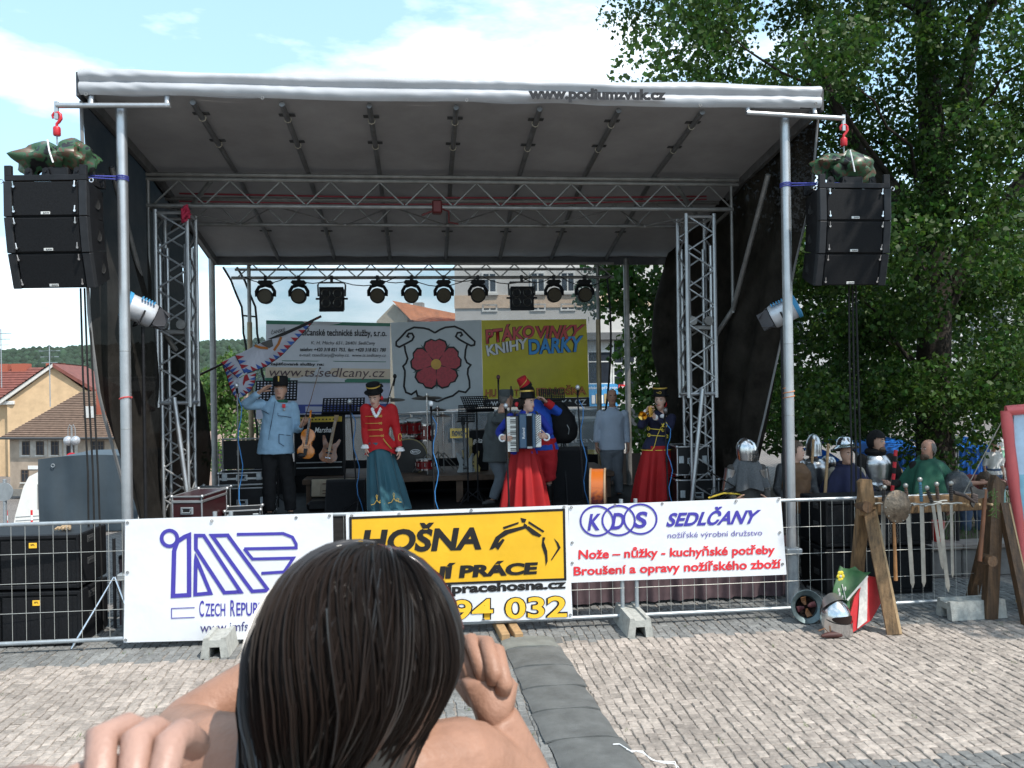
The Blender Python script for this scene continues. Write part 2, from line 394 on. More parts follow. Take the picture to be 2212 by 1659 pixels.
# canopy profile along ly
RX = 3.9
def roofz(ly):
    if ly < 2.05: return 5.50 - .115*ly
    return 5.264 - (ly-2.05)*.215
def ceil_fn(u, v):
    ly = -.02 + 5.07*v; x = -RX + 2*RX*u
    sag = .02*math.sin(u*math.pi*8)**2 + .006*math.sin(x*5+ly*3)
    return (x, ly, roofz(ly) + .0 - sag*.6)
c = MB(); c.grid(ceil_fn, 96, 40); c.build('ceiling', ceil_m, stage, sharp=70)
top = MB(); top.grid(lambda u, v: (-RX + 2*RX*u, -.05 + 5.12*v, roofz(-.05+5.12*v) + .21), 8, 8); top.build('roof_skin', fascia_m, stage, sharp=70)
# fascia: two rounded rolls with wrinkles and fold lines
def fascia_fn(u, v):
    x = -RX + 2*RX*u; z = 5.485 + .255*v
    cr_ = .05*math.sin(math.pi*min(1, v*1.9))**.7 if v < .53 else .055*math.sin(math.pi*(v-.5)/.5)**.8
    wr = .006*math.sin(x*7 + 5*v + 2*math.sin(x*1.7))*max(0, math.sin(v*9)) + .0025*math.sin(x*23 + v*8*math.sin(x*3))
    ends = math.exp(-((abs(x)-3.5)/.35)**2)
    wr += ends*.005*math.sin(x*26 + v*14)
    low = .012*math.sin(x*1.9 + .7) * (1-v)
    return (x, -.06 - cr_ - wr*.8, z + low + (.01*math.sin(x*3.1) if v > .9 else 0))
f = MB(); f.grid(fascia_fn, 420, 14); fas = f.build('fascia', fascia_m, stage, sharp=70)
f = MB(); f.box(-RX-.02, -RX+.01, -.10, 5.05, 5.45, 5.73, .01); f.box(RX-.01, RX+.02, -.10, 5.05, 5.45, 5.73, .01)
f = MB()
for s_ in (-1, 1):
    e = MB(); e.loft([[Vector((s_*RX, ly, roofz(max(ly, 0)) - .03)), Vector((s_*RX, ly, roofz(max(ly, 0))+.21)), Vector((s_*(RX+.03), ly, roofz(max(ly, 0))+.2)), Vector((s_*(RX+.03), ly, roofz(max(ly, 0))-.04))] for ly in [-.08] + [.2+.5*k for k in range(10)] + [5.05]])
    e.build('side_valance', mat('side_valance_dark', (.05, .05, .055), .6, 0, .1), stage)
text('www.podiumzvuk.cz', [S(1140, 224, -.13), S(1436, 226, -.13), S(1436, 196, -.13), S(1140, 192, -.13)], -.172, mat('print_grey', (.03, .03, .033), .5), fas, bold=.06)
for px, py in ((567, 212), (1008, 217), (1512, 228), (1762, 224), (186, 204)):
    x, z = S(px, py, -.11); MB().tube([(x + .014*math.cos(q), -.115, z + .014*math.sin(q)) for q in [k*.785 for k in range(8)]], .005, 6, closed=True).build('eyelet', alu_d, fas)
# purlins
for px in (418, 610, 798, 985, 1165, 1335, 1515):
    x = S(px, 228, .05)[0]
    p = MB(); p.tube([(x, ly, roofz(ly)-.045) for ly in (.02, 1, 2.05, 3.5, 4.95)], .03, 10); pu = p.build('purlin', mat('purlin_grey', (.19, .19, .19), .5, .6, .2), stage)
    for ly in (.35, 1.05, 3.9):
        MB().box(x-.085, x+.085, ly-.035, ly+.035, roofz(ly)-.022, roofz(ly)-.012).build('strap_patch', mat('patch_dark', (.05, .05, .05), .7), pu)
        MB().tube([(x + .036*math.cos(q), ly + .05, roofz(ly)-.045 + .036*math.sin(q)) for q in [k*.785 for k in range(8)]], .006, 5, closed=True).build('strap', mat('strap_cream', (.45, .42, .34), .8), pu)
# main truss
def zigzag(mb, a, b_, c_, d_, n, r):   # between chord a->b and chord c->d
    a, b_, c_, d_ = map(Vector, (a, b_, c_, d_))
    for i in range(n):
        p = a.lerp(b_, i/n); q = c_.lerp(d_, (i+.5)/n); s2 = a.lerp(b_, (i+1)/n)
        mb.cyl(p, q, r, n=6); mb.cyl(q, s2, r, n=6)
tr = MB()
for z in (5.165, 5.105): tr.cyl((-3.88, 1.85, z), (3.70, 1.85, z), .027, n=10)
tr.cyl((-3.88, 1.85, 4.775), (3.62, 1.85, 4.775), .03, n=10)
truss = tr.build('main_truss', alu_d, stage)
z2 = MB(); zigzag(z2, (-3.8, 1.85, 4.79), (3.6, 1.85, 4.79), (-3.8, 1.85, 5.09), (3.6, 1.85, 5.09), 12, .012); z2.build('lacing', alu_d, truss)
tr = MB(); tr.cyl((-3.6, 2.6, 4.69), (3.15, 2.6, 4.69), .027, n=10); tr.cyl((-3.88, 2.6, 5.03), (3.7, 2.6, 5.03), .027, n=10); tr.build('rear_chord', alu_d, truss)
z2 = MB(); zigzag(z2, (-3.55, 2.6, 4.70), (3.1, 2.6, 4.70), (-3.55, 2.6, 5.0), (3.1, 2.6, 5.0), 11, .011); zigzag(z2, (-3.8, 1.85, 4.78), (3.5, 1.85, 4.78), (-3.6, 2.6, 4.69), (3.3, 2.6, 4.69), 5, .010)
z2.build('rear_lacing', alu_d, truss)
for s_ in (-1, 1):
    e = MB(); e.cyl((s_*3.86 if s_ < 0 else 3.6, 1.85, 3.4), (s_*3.86 if s_ < 0 else 3.6, 1.85, 5.12), .022)
    xx = -3.86 if s_ < 0 else 3.6
    e.cyl((xx, 1.85, 3.45), (xx + s_*.02, .7, 4.95), .032); e.cyl((xx, 1.85, 4.78), (xx, 2.6, 4.69), .025); e.cyl((xx, 1.85, 3.45), (xx - s_*.2, 2.2, 3.0), .032)
    e.cyl((xx - s_*.75, 1.85, 5.08), (xx - s_*.1, 2.5, 4.6), .03)
    e.build('corner_brace', alu_d, truss)
# red ratchet straps along the truss, winch
ratchet = mat('ratchet_red', (.20, .02, .03), .7)
MB().tube([(-3.6, 2.25, 5.02), (-1, 2.25, 4.99), (1.2, 2.25, 5.0), (3.4, 2.25, 5.04)], .012, 6).build('ratchet_strap', ratchet, truss)
MB().tube([(-3.6, 2.25, 4.92), (-1, 2.25, 4.90), (1.2, 2.25, 4.92), (3.4, 2.25, 5.0)], .010, 6).build('ratchet_strap', ratchet, truss)
wn = MB(); x, z = S(945, 455, 1.9); wn.box(x-.07, x+.06, 1.8, 1.95, z-.05, z+.12, .02); wn.tube([(x+.06, 1.8, z), (x+.14, 1.75, z-.04), (x+.14, 1.75, z-.18), (x+.26, 1.75, z-.2)], .012, 6); wn.tube([(x-.07, 1.8, z-.03), (x-.2, 1.75, z-.09)], .013, 6)
wn.build('winch', mat('winch_dark_red', (.12, .02, .02), .5, .3), truss)
x, z = S(405, 462, 1.8); kn = MB()
for q in range(7): kn.tube([(x + rnd.uniform(-.05, .05), 1.75 + rnd.uniform(-.04, .04), z + rnd.uniform(-.12, .1)) for _ in range(4)], .018, 6)
kn.build('knotted_strap', mat('strap_pink', (.5, .03, .08), .8), truss)
# towers
def tower(cx, cy, s_):
    t_ = MB(); k = .19
    cs = [(cx-k, cy-k), (cx+k, cy-k), (cx+k, cy+k), (cx-k, cy+k)]
    for x, y in cs: t_.cyl((x, y, 2.28), (x, y, 4.72), .028, n=10)
    T = t_.build('tower', alu, stage)
    z2 = MB()
    for i in range(4):
        (x0, y0), (x1, y1) = cs[i], cs[(i+1) % 4]
        zigzag(z2, (x0, y0, 2.3), (x0, y0, 4.7), (x1, y1, 2.3), (x1, y1, 4.7), 5, .013)
        for z in (2.33, 4.68): z2.cyl((x0, y0, z), (x1, y1, z), .022, n=8)
    z2.build('lacing', alu, T)
    k = .15; cs = [(cx-k, cy-k), (cx+k, cy-k), (cx+k, cy+k), (cx-k, cy+k)]; q = MB()
    for x, y in cs: q.cyl((x, y, DECK), (x, y, 4.3), .022, n=8)
    for i in range(4):
        (x0, y0), (x1, y1) = cs[i], cs[(i+1) % 4]; zigzag(q, (x0, y0, DECK), (x0, y0, 2.3), (x1, y1, DECK), (x1, y1, 2.3), 4, .011)
    q.build('inner_mast', alu, T)
    q = MB(); q.cyl((cx + s_*-.02, cy-.25, 2.4), (cx - s_*.22, cy-.28, DECK), .03); q.build('strut', alu, T)
    q = MB(); q.box(cx-.16, cx+.16, cy-.16, cy+.16, 3.18, 3.24, .01)
    for a in (-.12, .1): q.cyl((cx+a, cy-.2, 3.3), (cx+a, cy-.12, 3.3), .06, n=12)
    q.build('pulley_block', alu_d, T)
tower(-3.58, 2.0, -1); tower(3.17, 2.05, 1)
# rear truss with posts
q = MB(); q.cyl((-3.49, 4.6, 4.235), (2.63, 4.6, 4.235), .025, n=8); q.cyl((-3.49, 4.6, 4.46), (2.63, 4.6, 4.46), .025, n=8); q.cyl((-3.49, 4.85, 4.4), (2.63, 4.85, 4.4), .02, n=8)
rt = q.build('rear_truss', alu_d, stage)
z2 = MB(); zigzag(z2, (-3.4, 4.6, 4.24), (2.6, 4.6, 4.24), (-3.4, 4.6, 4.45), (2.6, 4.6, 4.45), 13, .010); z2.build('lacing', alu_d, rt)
ply = mat('post_yellowed', (.26, .20, .12), .5, .3, .25)
for px, lo, hi in ((460, DECK, 4.6), (1355, 0, 4.6)):
    x = S(px, 750, 5.0)[0]; MB().cyl((x, 5.0, lo), (x, 5.0, hi), .05).build('rear_post', alu_d, stage)
for px in (540, 1293):
    x = S(px, 750, 4.75)[0]; MB().cyl((x, 4.75, DECK), (x, 4.75, 3.55), .04).build('rear_post', ply, stage); MB().cyl((x, 4.75, 3.4), (x, 4.75, 4.47), .03).build('rear_post', alu_d, stage)
bk = MB(); bk.box(-RX, RX, 4.98, 5.06, 4.50, 4.68, .01); bk.build('rear_beam', mat('side_valance_dark', ()), stage)
for s_ in (-1, 1):
    e = MB(); e.loft([[Vector((s_*3.85, ly, roofz(ly)-.12)), Vector((s_*3.85, ly, roofz(ly)-.01)), Vector((s_*3.80, ly, roofz(ly)-.01)), Vector((s_*3.80, ly, roofz(ly)-.12))] for ly in (.0, 1, 2.05, 3, 4, 5.0)])
    e.build('edge_beam', mat('purlin_grey', ()), stage)
# loose cables drooping on the rear truss
for k in range(9):
    x0 = -3.2 + k*.62 + rnd.uniform(-.1, .1); x1 = x0 + rnd.uniform(.5, 1.1); dz = rnd.uniform(.05, .16)
    MB().tube([(x0 + (x1-x0)*q/6, 4.56, 4.24 - dz*4*(q/6)*(1-q/6)) for q in range(7)], .008, 5).build('cable', rubber, rt)

# side curtains (dark mesh fabric)
curt = mat('curtain_mesh', (.024, .022, .020), .95, 0, .35, 3, .2, 60, trans=.010, spec=.02); curt_r = mat('curtain_mesh_right', (.028, .024, .020), .95, 0, .35, 3, .2, 60, trans=.008, spec=.03)
def interp(tab, v):
    for i in range(len(tab)-1):
        if v <= tab[i+1][0]:
            k = (v-tab[i][0])/(tab[i+1][0]-tab[i][0]); k = max(0, k)
            return tuple(a + (b_-a)*k for a, b_ in zip(tab[i][1:], tab[i+1][1:]))
    return tab[-1][1:]
# tables: height -> (front ly, front lx, back ly, back lx)
cl = sthing('side_curtain', 'dark mesh curtain closing the left side of the stage', 'curtain')
tl = [(.05, .95, -3.62, 3.9, -3.75), (.9, .85, -3.72, 3.9, -3.75), (1.6, .62, -3.80, 4.0, -3.72), (2.4, .25, -3.86, 3.6, -3.68), (3.2, .12, -3.9, 3.0, -3.72), (4.2, .10, -3.92, 3.2, -3.84), (5.45, .05, -3.92, 5.0, -3.86)]
def cl_fn(u, v):
    z = .05 + 5.4*v; fy, fx, by, bx_ = interp(tl, z); ly = fy + (by-fy)*u; x = fx + (bx_-fx)*u
    z2 = min(z, roofz(ly) - .02) if z > 4.4 else z
    amp = .035*(1-.5*v); return (x + amp*math.sin(u*26 + 2*math.sin(v*4)) + .03*math.sin(v*9+u*5), ly, z2)
m_ = MB(); m_.grid(cl_fn, 90, 60); m_.build('fabric', curt, cl, sharp=70)
MB().tube([(interp(tl, .05+5.4*k/20)[1]-.01, interp(tl, .05+5.4*k/20)[0]-.01, .05+5.4*k/20) for k in range(21)], .018, 6).build('hem', mat('hem_grey', (.18, .18, .18), .7), cl)
crn = sthing('side_curtain', 'dark mesh curtain gathered at the right side of the stage beside the tree', 'curtain')
tr_ = [(.2, 1.75, 3.45, 4.6, 3.55), (.75, 1.75, 3.50, 4.6, 3.55), (1.2, 1.5, 3.62, 4.6, 3.6), (2.0, 1.22, 3.72, 4.4, 3.4), (3.0, .95, 3.85, 4.4, 3.2), (3.8, .70, 3.90, 4.5, 3.3), (4.6, .25, 3.92, 4.8, 3.6), (5.45, .06, 3.92, 5.0, 3.86)]
def cr_fn(u, v):
    z = .2 + 5.25*v; fy, fx, by, bx_ = interp(tr_, z); ly = fy + (by-fy)*u; x = fx + (bx_-fx)*u
    z2 = min(z, roofz(ly) - .02) if z > 4.4 else z
    return (x + (.06*(1-v)+.02)*math.sin(u*30 + 1.6*math.sin(v*3)) + .03*math.sin(v*8+u*6), ly, z2)
m_ = MB(); m_.grid(cr_fn, 110, 60); m_.build('fabric', curt_r, crn, sharp=70)
MB().tube([(interp(tr_, .2+5.25*k/20)[1]+.01, interp(tr_, .2+5.25*k/20)[0]-.01, .2+5.25*k/20) for k in range(21)], .014, 6).build('hem', MATS['hem_grey'], crn)
# rear gauze
gz = mat('gauze', (.20, .235, .265), .9, 0, .08, 3, trans=.46, transl=.30)
gl = sthing('rear_gauze', 'see-through pale mesh hung across the back of the stage', 'netting')
gedge = [(1.0, -3.22), (2.2, -3.30), (3.0, -3.42), (3.8, -3.48), (4.2, -3.60), (4.5, -3.78)]
def gz_fn(u, v):
    z = 1.0 + 3.5*v; x0 = interp(gedge, z)[0]; x1 = 2.47
    return (x0 + (x1-x0)*u, 5.3 + .03*math.sin(u*19+v*3), z)
m_ = MB(); m_.grid(gz_fn, 60, 24); m_.build('fabric', gz, gl, sharp=70)
hemk = mat('hem_black', (.02, .02, .02), .8)
for off in (0, .22):
    MB().tube([(interp(gedge, 1.0+3.5*k/16)[0] + off + .012*math.sin(k*2.1), 5.27, 1.0+3.5*k/16) for k in range(17)], .018, 6).build('hem', hemk, gl)
for z in (1.2, 2.3, 2.9, 3.7): x = interp(gedge, z)[0]; MB().cyl((x, 5.27, z), (x+.22, 5.27, z-.02), .014).build('tie', hemk, gl)
MB().tube([(2.47 + .25*math.sin(k*.19), 5.27, 1.2 + 3.2*k/12) for k in range(13)], .018, 6).build('hem', hemk, gl)

# masts with lifting arms
for s_, lab in ((-1, 'left'), (1, 'right')):
    T = sthing('stage_mast', 'tall round aluminium mast at the %s front corner of the stage' % lab, 'mast', s_*3.56, .1, 0, group='stage masts')
    MB().cyl((0, 0, .12), (0, 0, 5.42), .054, n=20).build('pole', alu, T)
    b_ = MB(); b_.box(-.09, .09, -.09, .09, .55, .62, .01); b_.cyl((0, 0, .0), (0, 0, .6), .07, n=16); b_.build('base_socket', galv, T)
    for z in (2.1, 2.9): MB().tube([(.0545*math.cos(q*.52), .0545*math.sin(q*.52), z) for q in range(12)], .003, 4, closed=True).build('joint_ring', alu_d, T)
    arm = MB()
    if s_ < 0: xa, xb, za, zb, stubs = S(122, 226, -.05)[0]+3.56, S(368, 228, -.05)[0]+3.56, S(122, 228, -.05)[1], S(368, 228, -.05)[1], (196, 360)
    else: xa, xb, za, zb, stubs = S(1612, 244, -.05)[0]-3.56, S(1822, 256, -.05)[0]-3.56, S(1612, 244, -.05)[1], S(1822, 256, -.05)[1], (1616, 1760)
    arm.cyl((xa, -.15, za), (xb, -.15, zb), .028, n=12); ar = arm.build('lifting_arm', alu, T)
    for q in stubs:
        x = S(q, 230, -.05)[0] - s_*3.56; st = MB(); st.cyl((x, -.15, za), (x, -.1, za+.2), .028, n=10); st.build('stub', alu, ar)
    hx = xa if s_ < 0 else xb; hz = za if s_ < 0 else zb
    MB().box(hx-.018, hx+.018, -.165, -.135, hz-.14, hz+.04, .003).build('lug', alu, ar)
    if s_ < 0: HOOKL = W(-3.56 + hx, .1-.15, hz-.13)
    else: HOOKR = W(3.56 + hx, .1-.15, hz-.13)
    rp_ = MB(); zz = 4.66 if s_ < 0 else 4.66
    for k in range(3):
        rp_.tube([(.06*math.cos(q*.63), .06*math.sin(q*.63), zz + k*.018 + .004*math.sin(q)) for q in range(10)], .007, 5, closed=True)
    rp_.tube([(s_*.05, -.04, zz+.03), (s_*.35, -.15, zz+.01), (s_*.55, -.2, zz)], .008, 5); rp_.tube([(s_*.05, -.05, zz), (s_*.5, -.25, zz-.02)], .006, 5)
    rp_.build('rope', mat('rope_blue', (.05, .06, .30), .8), T)
    if s_ < 0: MB().tube([(.058*math.cos(q*.7), .058*math.sin(q*.7)-.002, 2.42 + .01*math.sin(q)) for q in range(9)] , .009, 5, closed=True).build('cord', mat('cord_red', (.45, .06, .06), .8), T)
    else: MB().tube([(.060*math.cos(q*.7), .060*math.sin(q*.7), 2.27 + .006*q) for q in range(24)], .006, 5).build('cord', mat('cord_copper', (.5, .2, .08), .5), T)
# ================================================================== FENCE
FLY = -.5
wire = mat('fence_wire', (.42, .42, .39), .5, .5, .1)
def fence(x0, x1, label, ly0=FLY, rz=0.0):
    Lg = x1 - x0
    T = sthing('mesh_fence', label, 'fence', x0, ly0, PAV, rz, 'low mesh fence panels before the stage')
    zt, zb = 1.225, .10
    MB().cyl((0, 0, zt), (Lg, 0, zt), .019, n=10).build('top_rail', galv, T); MB().cyl((0, 0, zb), (Lg, 0, zb), .021, n=10).build('bottom_rail', galv, T)
    for x in (.02, Lg-.02): MB().cyl((x, 0, 0), (x, 0, 1.29), .021, n=10).build('post', galv, T)
    wm = MB(); n = int(Lg/.122)
    for i in range(1, n): wm.cyl((Lg*i/n, -.012, zb-.02), (Lg*i/n, -.012, zt+.02), .0026, n=4)
    for z in (.385, .665, .945): wm.cyl((0, -.016, z), (Lg, -.016, z), .0026, n=4)
    wm.build('wire_mesh', wire, T)
    return T
fence(-6.3, -2.52, 'mesh fence panel at the left in front of the two stacked bass speakers')
fence(-2.41, 1.50, 'mesh fence panel carrying the yellow banner, in the middle of the row')
fence(1.61, 5.48, 'mesh fence panel behind the wooden weapon rack', rz=0.0)
def foot(lx, label, lg=.62, rz=0.0, ly=FLY):
    T = sthing('concrete_block', label, 'concrete block', lx, ly, PAV, rz, 'concrete fence feet')
    pr = [(-.13, 0), (-.10, .0), (-.055, 0), (-.045, .10), (.045, .10), (.055, 0), (.10, 0), (.13, 0), (.10, .185), (.06, .185), (.055, .165), (-.055, .165), (-.06, .185), (-.10, .185)]
    m_ = MB(); m_.prism(pr, -.42, lg-.42); m_.build('casting', concrete, T)
    return T
foot(-2.46, 'concrete fence foot under the left white banner'); foot(1.555, 'concrete fence foot between the yellow banner and the right white banner')
foot(5.0, 'long grey concrete fence foot behind the weapon rack', .62, R(92), ly=-.75)
# ---- fence banners: gentle folds
def cloth(seed, amp=.006):
    rr = random.Random(seed); ks = [(rr.uniform(1.5, 6), rr.uniform(-6, 6), rr.uniform(0, 6), rr.uniform(.4, 1)) for _ in range(5)]
    return lambda x, z: amp * sum(a*math.sin(kx*x + kz*z + p) for kx, kz, p, a in ks) / 2
BY = FLY - .035
def banner(name, label, quad, m, seed, ly, parent_scale=1, amp=.006, nu=60, nv=24):
    T = sthing(name, label, 'banner', 0, 0, 0); fn = cloth(seed, amp)
    q = [Vector(p) for p in quad]
    def g_(u, v):
        p = q[0]*(1-u)*(1-v) + q[1]*u*(1-v) + q[2]*u*v + q[3]*(1-u)*v
        return (p.x, ly + fn(p.x, p.y), p.y)
    b_ = MB(); b_.grid(g_, nu, nv); sheet = b_.build('sheet', m, T, sharp=70)
    return T, fn
def pts(ps, ly): return [S(x, y, ly) for x, y in ps]
def eyelets(T, ps, ly):
    for x, y in ps:
        a, z = S(x, y, ly); MB().tube([(a + .011*math.cos(q*.785), ly-.008, z + .011*math.sin(q*.785)) for q in range(8)], .004, 5, closed=True).build('eyelet', alu_d, T)
# IMF banner
Q = pts([(267, 1388), (722, 1376), (719, 1108), (271, 1122)], BY)
T, fn = banner('advert_banner', 'white fence banner with dark blue outlined logo and CZECH REPUBLIC lettering', Q, white_pvc, 3, BY, amp=.005)
o = BY - .006
lg = MB()
def dense(ps, closed, st=5.0):
    q = []; n = len(ps)
    for i in range(n if closed else n-1):
        a, b_ = ps[i], ps[(i+1) % n]; k = max(1, int(math.hypot(b_[0]-a[0], b_[1]-a[1])/st)); q += [(a[0] + (b_[0]-a[0])*j/k, a[1] + (b_[1]-a[1])*j/k) for j in range(k)]
    return q if closed else q + [ps[-1]]
def stroke(ps, wpx, closed=False, mb=None, ly=BY, y=o, f=None):
    ps = dense(ps, closed)
    (mb or lg).ribbon(pts(ps, ly), wpx*(1.28 if wpx > 2 else 1.1)*8.2/FPX, y, closed, f or fn)
stroke([(366 + 17*math.cos(q*.314), 1163 + 17*math.sin(q*.314)) for q in range(20)], 6, True)
stroke([(374, 1287), (376, 1190), (383, 1170), (398, 1160), (408, 1156), (409, 1285)], 7, True)
stroke([(423, 1157), (440, 1157), (520, 1278), (485, 1280), (423, 1186)], 6, True)
stroke([(423, 1205), (455, 1281), (422, 1284)], 6, True)
stroke([(458, 1157), (492, 1156), (580, 1275), (545, 1277)], 6, True)
stroke([(512, 1154), (612, 1152), (632, 1160), (640, 1175), (640, 1183), (528, 1185)], 5)
stroke([(528, 1185), (546, 1207), (634, 1205), (614, 1235), (565, 1238)], 5)
stroke([(421, 1312), (371, 1314), (371, 1335), (421, 1333)], 1.6); stroke([(596, 1304), (640, 1303), (640, 1324), (596, 1325)], 1.6)
lg.build('logo', inkb, T, sharp=70)
def ptext(body, ps, m, bold=0, shear=0, ly=BY, y=None, par=None, f=None):
    return text(body, pts(ps, ly), (ly-.006) if y is None else y, m, par or T, bold, shear, f or fn)
for s_, a, b_, y0, y1 in (('C', 431, 441, 1332, 1297), ('ZECH', 444, 487, 1331, 1303), ('R', 498, 508, 1331, 1296), ('EPUBLIC', 511, 587, 1330, 1301)):
    ptext(s_, [(a, y0), (b_, y0), (b_, y1), (a, y1)], inkb, bold=.01)
ptext('www.imfsro.cz', [(433, 1366), (590, 1360), (590, 1341), (433, 1345)], mat('ink_violet', (.05, .04, .16), .5))
ptext('s.r.o.', [(612, 1280), (640, 1279), (640, 1272), (612, 1273)], MATS['ink_violet'])
eyelets(T, [(276, 1129), (458, 1125), (640, 1118), (712, 1114), (276, 1236), (272, 1382), (458, 1379)], BY)
# yellow digger banner
Q = pts([(752, 1352), (1237, 1336), (1227, 1091), (747, 1111)], BY - .012); BY2 = BY - .012
T, fn = banner('advert_banner', 'fence banner with yellow panel, black digger arm drawing and phone number', Q, white_pvc, 9, BY2, amp=.005)
P = MB(); P.grid(lambda u, v: (lambda p: (p.x, BY2 - .004 + fn(p.x, p.y), p.y))(Vector(S(760 + 460*u + 1*v*0, 1267 - 17*u - 148*v + 1*u, BY2))), 40, 14); P.build('yellow_panel', yellow_pvc, T, sharp=70)
lg = MB(); stroke([(759, 1268), (1221, 1251), (1218, 1101), (757, 1119)], 4, True, ly=BY2, y=BY2-.007)
def k2(ps): lg.poly(pts(ps, BY2), BY2-.009, fn)
k2([(1057, 1187), (1070, 1160), (1090, 1145), (1130, 1136), (1132, 1130), (1139, 1134), (1136, 1141), (1098, 1153), (1081, 1163), (1072, 1180), (1064, 1186)])
k2([(1068, 1180), (1086, 1163), (1090, 1166), (1076, 1188)]); k2([(1086, 1138), (1120, 1127), (1120, 1131), (1088, 1143)]); k2([(1124, 1118), (1137, 1121), (1134, 1129), (1127, 1128)])
k2([(1131, 1137), (1142, 1136), (1170, 1156), (1165, 1160), (1150, 1155)]); k2([(1142, 1125), (1176, 1147), (1173, 1150), (1141, 1130)])
k2([(1172, 1160), (1178, 1161), (1175, 1170), (1182, 1190), (1183, 1212), (1179, 1222), (1177, 1200), (1170, 1178)]); k2([(1196, 1162), (1206, 1172), (1211, 1183), (1192, 1210), (1190, 1209), (1205, 1184), (1202, 1174)])
lg.build('digger_drawing', inkk, T, sharp=70)
ptext('HOŠNA', [(780, 1196), (1040, 1187), (1042, 1126), (782, 1132)], inkk, .04, .12, BY2, BY2-.009)
ptext('ZEMNÍ PRÁCE', [(800, 1258), (1162, 1240), (1162, 1208), (800, 1222)], inkk, .055, .08, BY2, BY2-.009)
ptext('www.zemnipracehosna.cz', [(762, 1298), (1223, 1277), (1223, 1251), (762, 1270)], inkk, .045, 0, BY2)
ptext('724 594 032', [(764, 1350), (1226, 1334), (1226, 1285), (764, 1302)], inkk, .05, 0, BY2); ptext('724 594 032', [(766, 1349), (1224, 1333), (1224, 1287), (766, 1304)], inky, .018, 0, BY2, BY2-.010)
eyelets(T, [(760, 1114), (862, 1110), (1018, 1102), (1218, 1095), (1232, 1328), (1044, 1338)], BY2)
# KDS banner
BY3 = BY - .005; Q = pts([(1232, 1259), (1699, 1241), (1687, 1074), (1228, 1092)], BY3)
T, fn = banner('advert_banner', 'white fence banner with three blue ringed letters and red lettering', Q, white_pvc, 14, BY3, amp=.005)
lg = MB()
for cx, cy in ((1289, 1125), (1336, 1124), (1383, 1121)): stroke([(cx + 35*math.cos(q*.196), cy + 32*math.sin(q*.196)) for q in range(32)], 3.2, True, ly=BY3, y=BY3-.006)
lg.build('rings', inkb, T, sharp=70)
for s_, cx, cy in (('K', 1284, 1127), ('D', 1335, 1125), ('S', 1384, 1122)): ptext(s_, [(cx-15, cy+19), (cx+11, cy+18), (cx+16, cy-18), (cx-9, cy-17)], inkb, .03, 0, BY3)
ptext('SEDLČANY', [(1438, 1138), (1634, 1131), (1648, 1091), (1446, 1098)], inkb, .035, .12, BY3)
ptext('nožířské výrobní družstvo', [(1442, 1166), (1646, 1160), (1646, 1143), (1442, 1149)], mat('ink_lilac', (.12, .10, .34), .5), 0, 0, BY3)
ptext('Nože – nůžky - kuchyňské potřeby', [(1249, 1214), (1673, 1202), (1674, 1174), (1250, 1184)], inkr, .028, 0, BY3)
ptext('Broušení a opravy nožířského zboží', [(1239, 1249), (1687, 1233), (1687, 1205), (1239, 1222)], inkr, .028, 0, BY3)
eyelets(T, [(1234, 1096), (1328, 1091), (1430, 1088), (1590, 1082), (1682, 1078), (1236, 1216), (1690, 1218), (1236, 1172), (1684, 1150)], BY3)
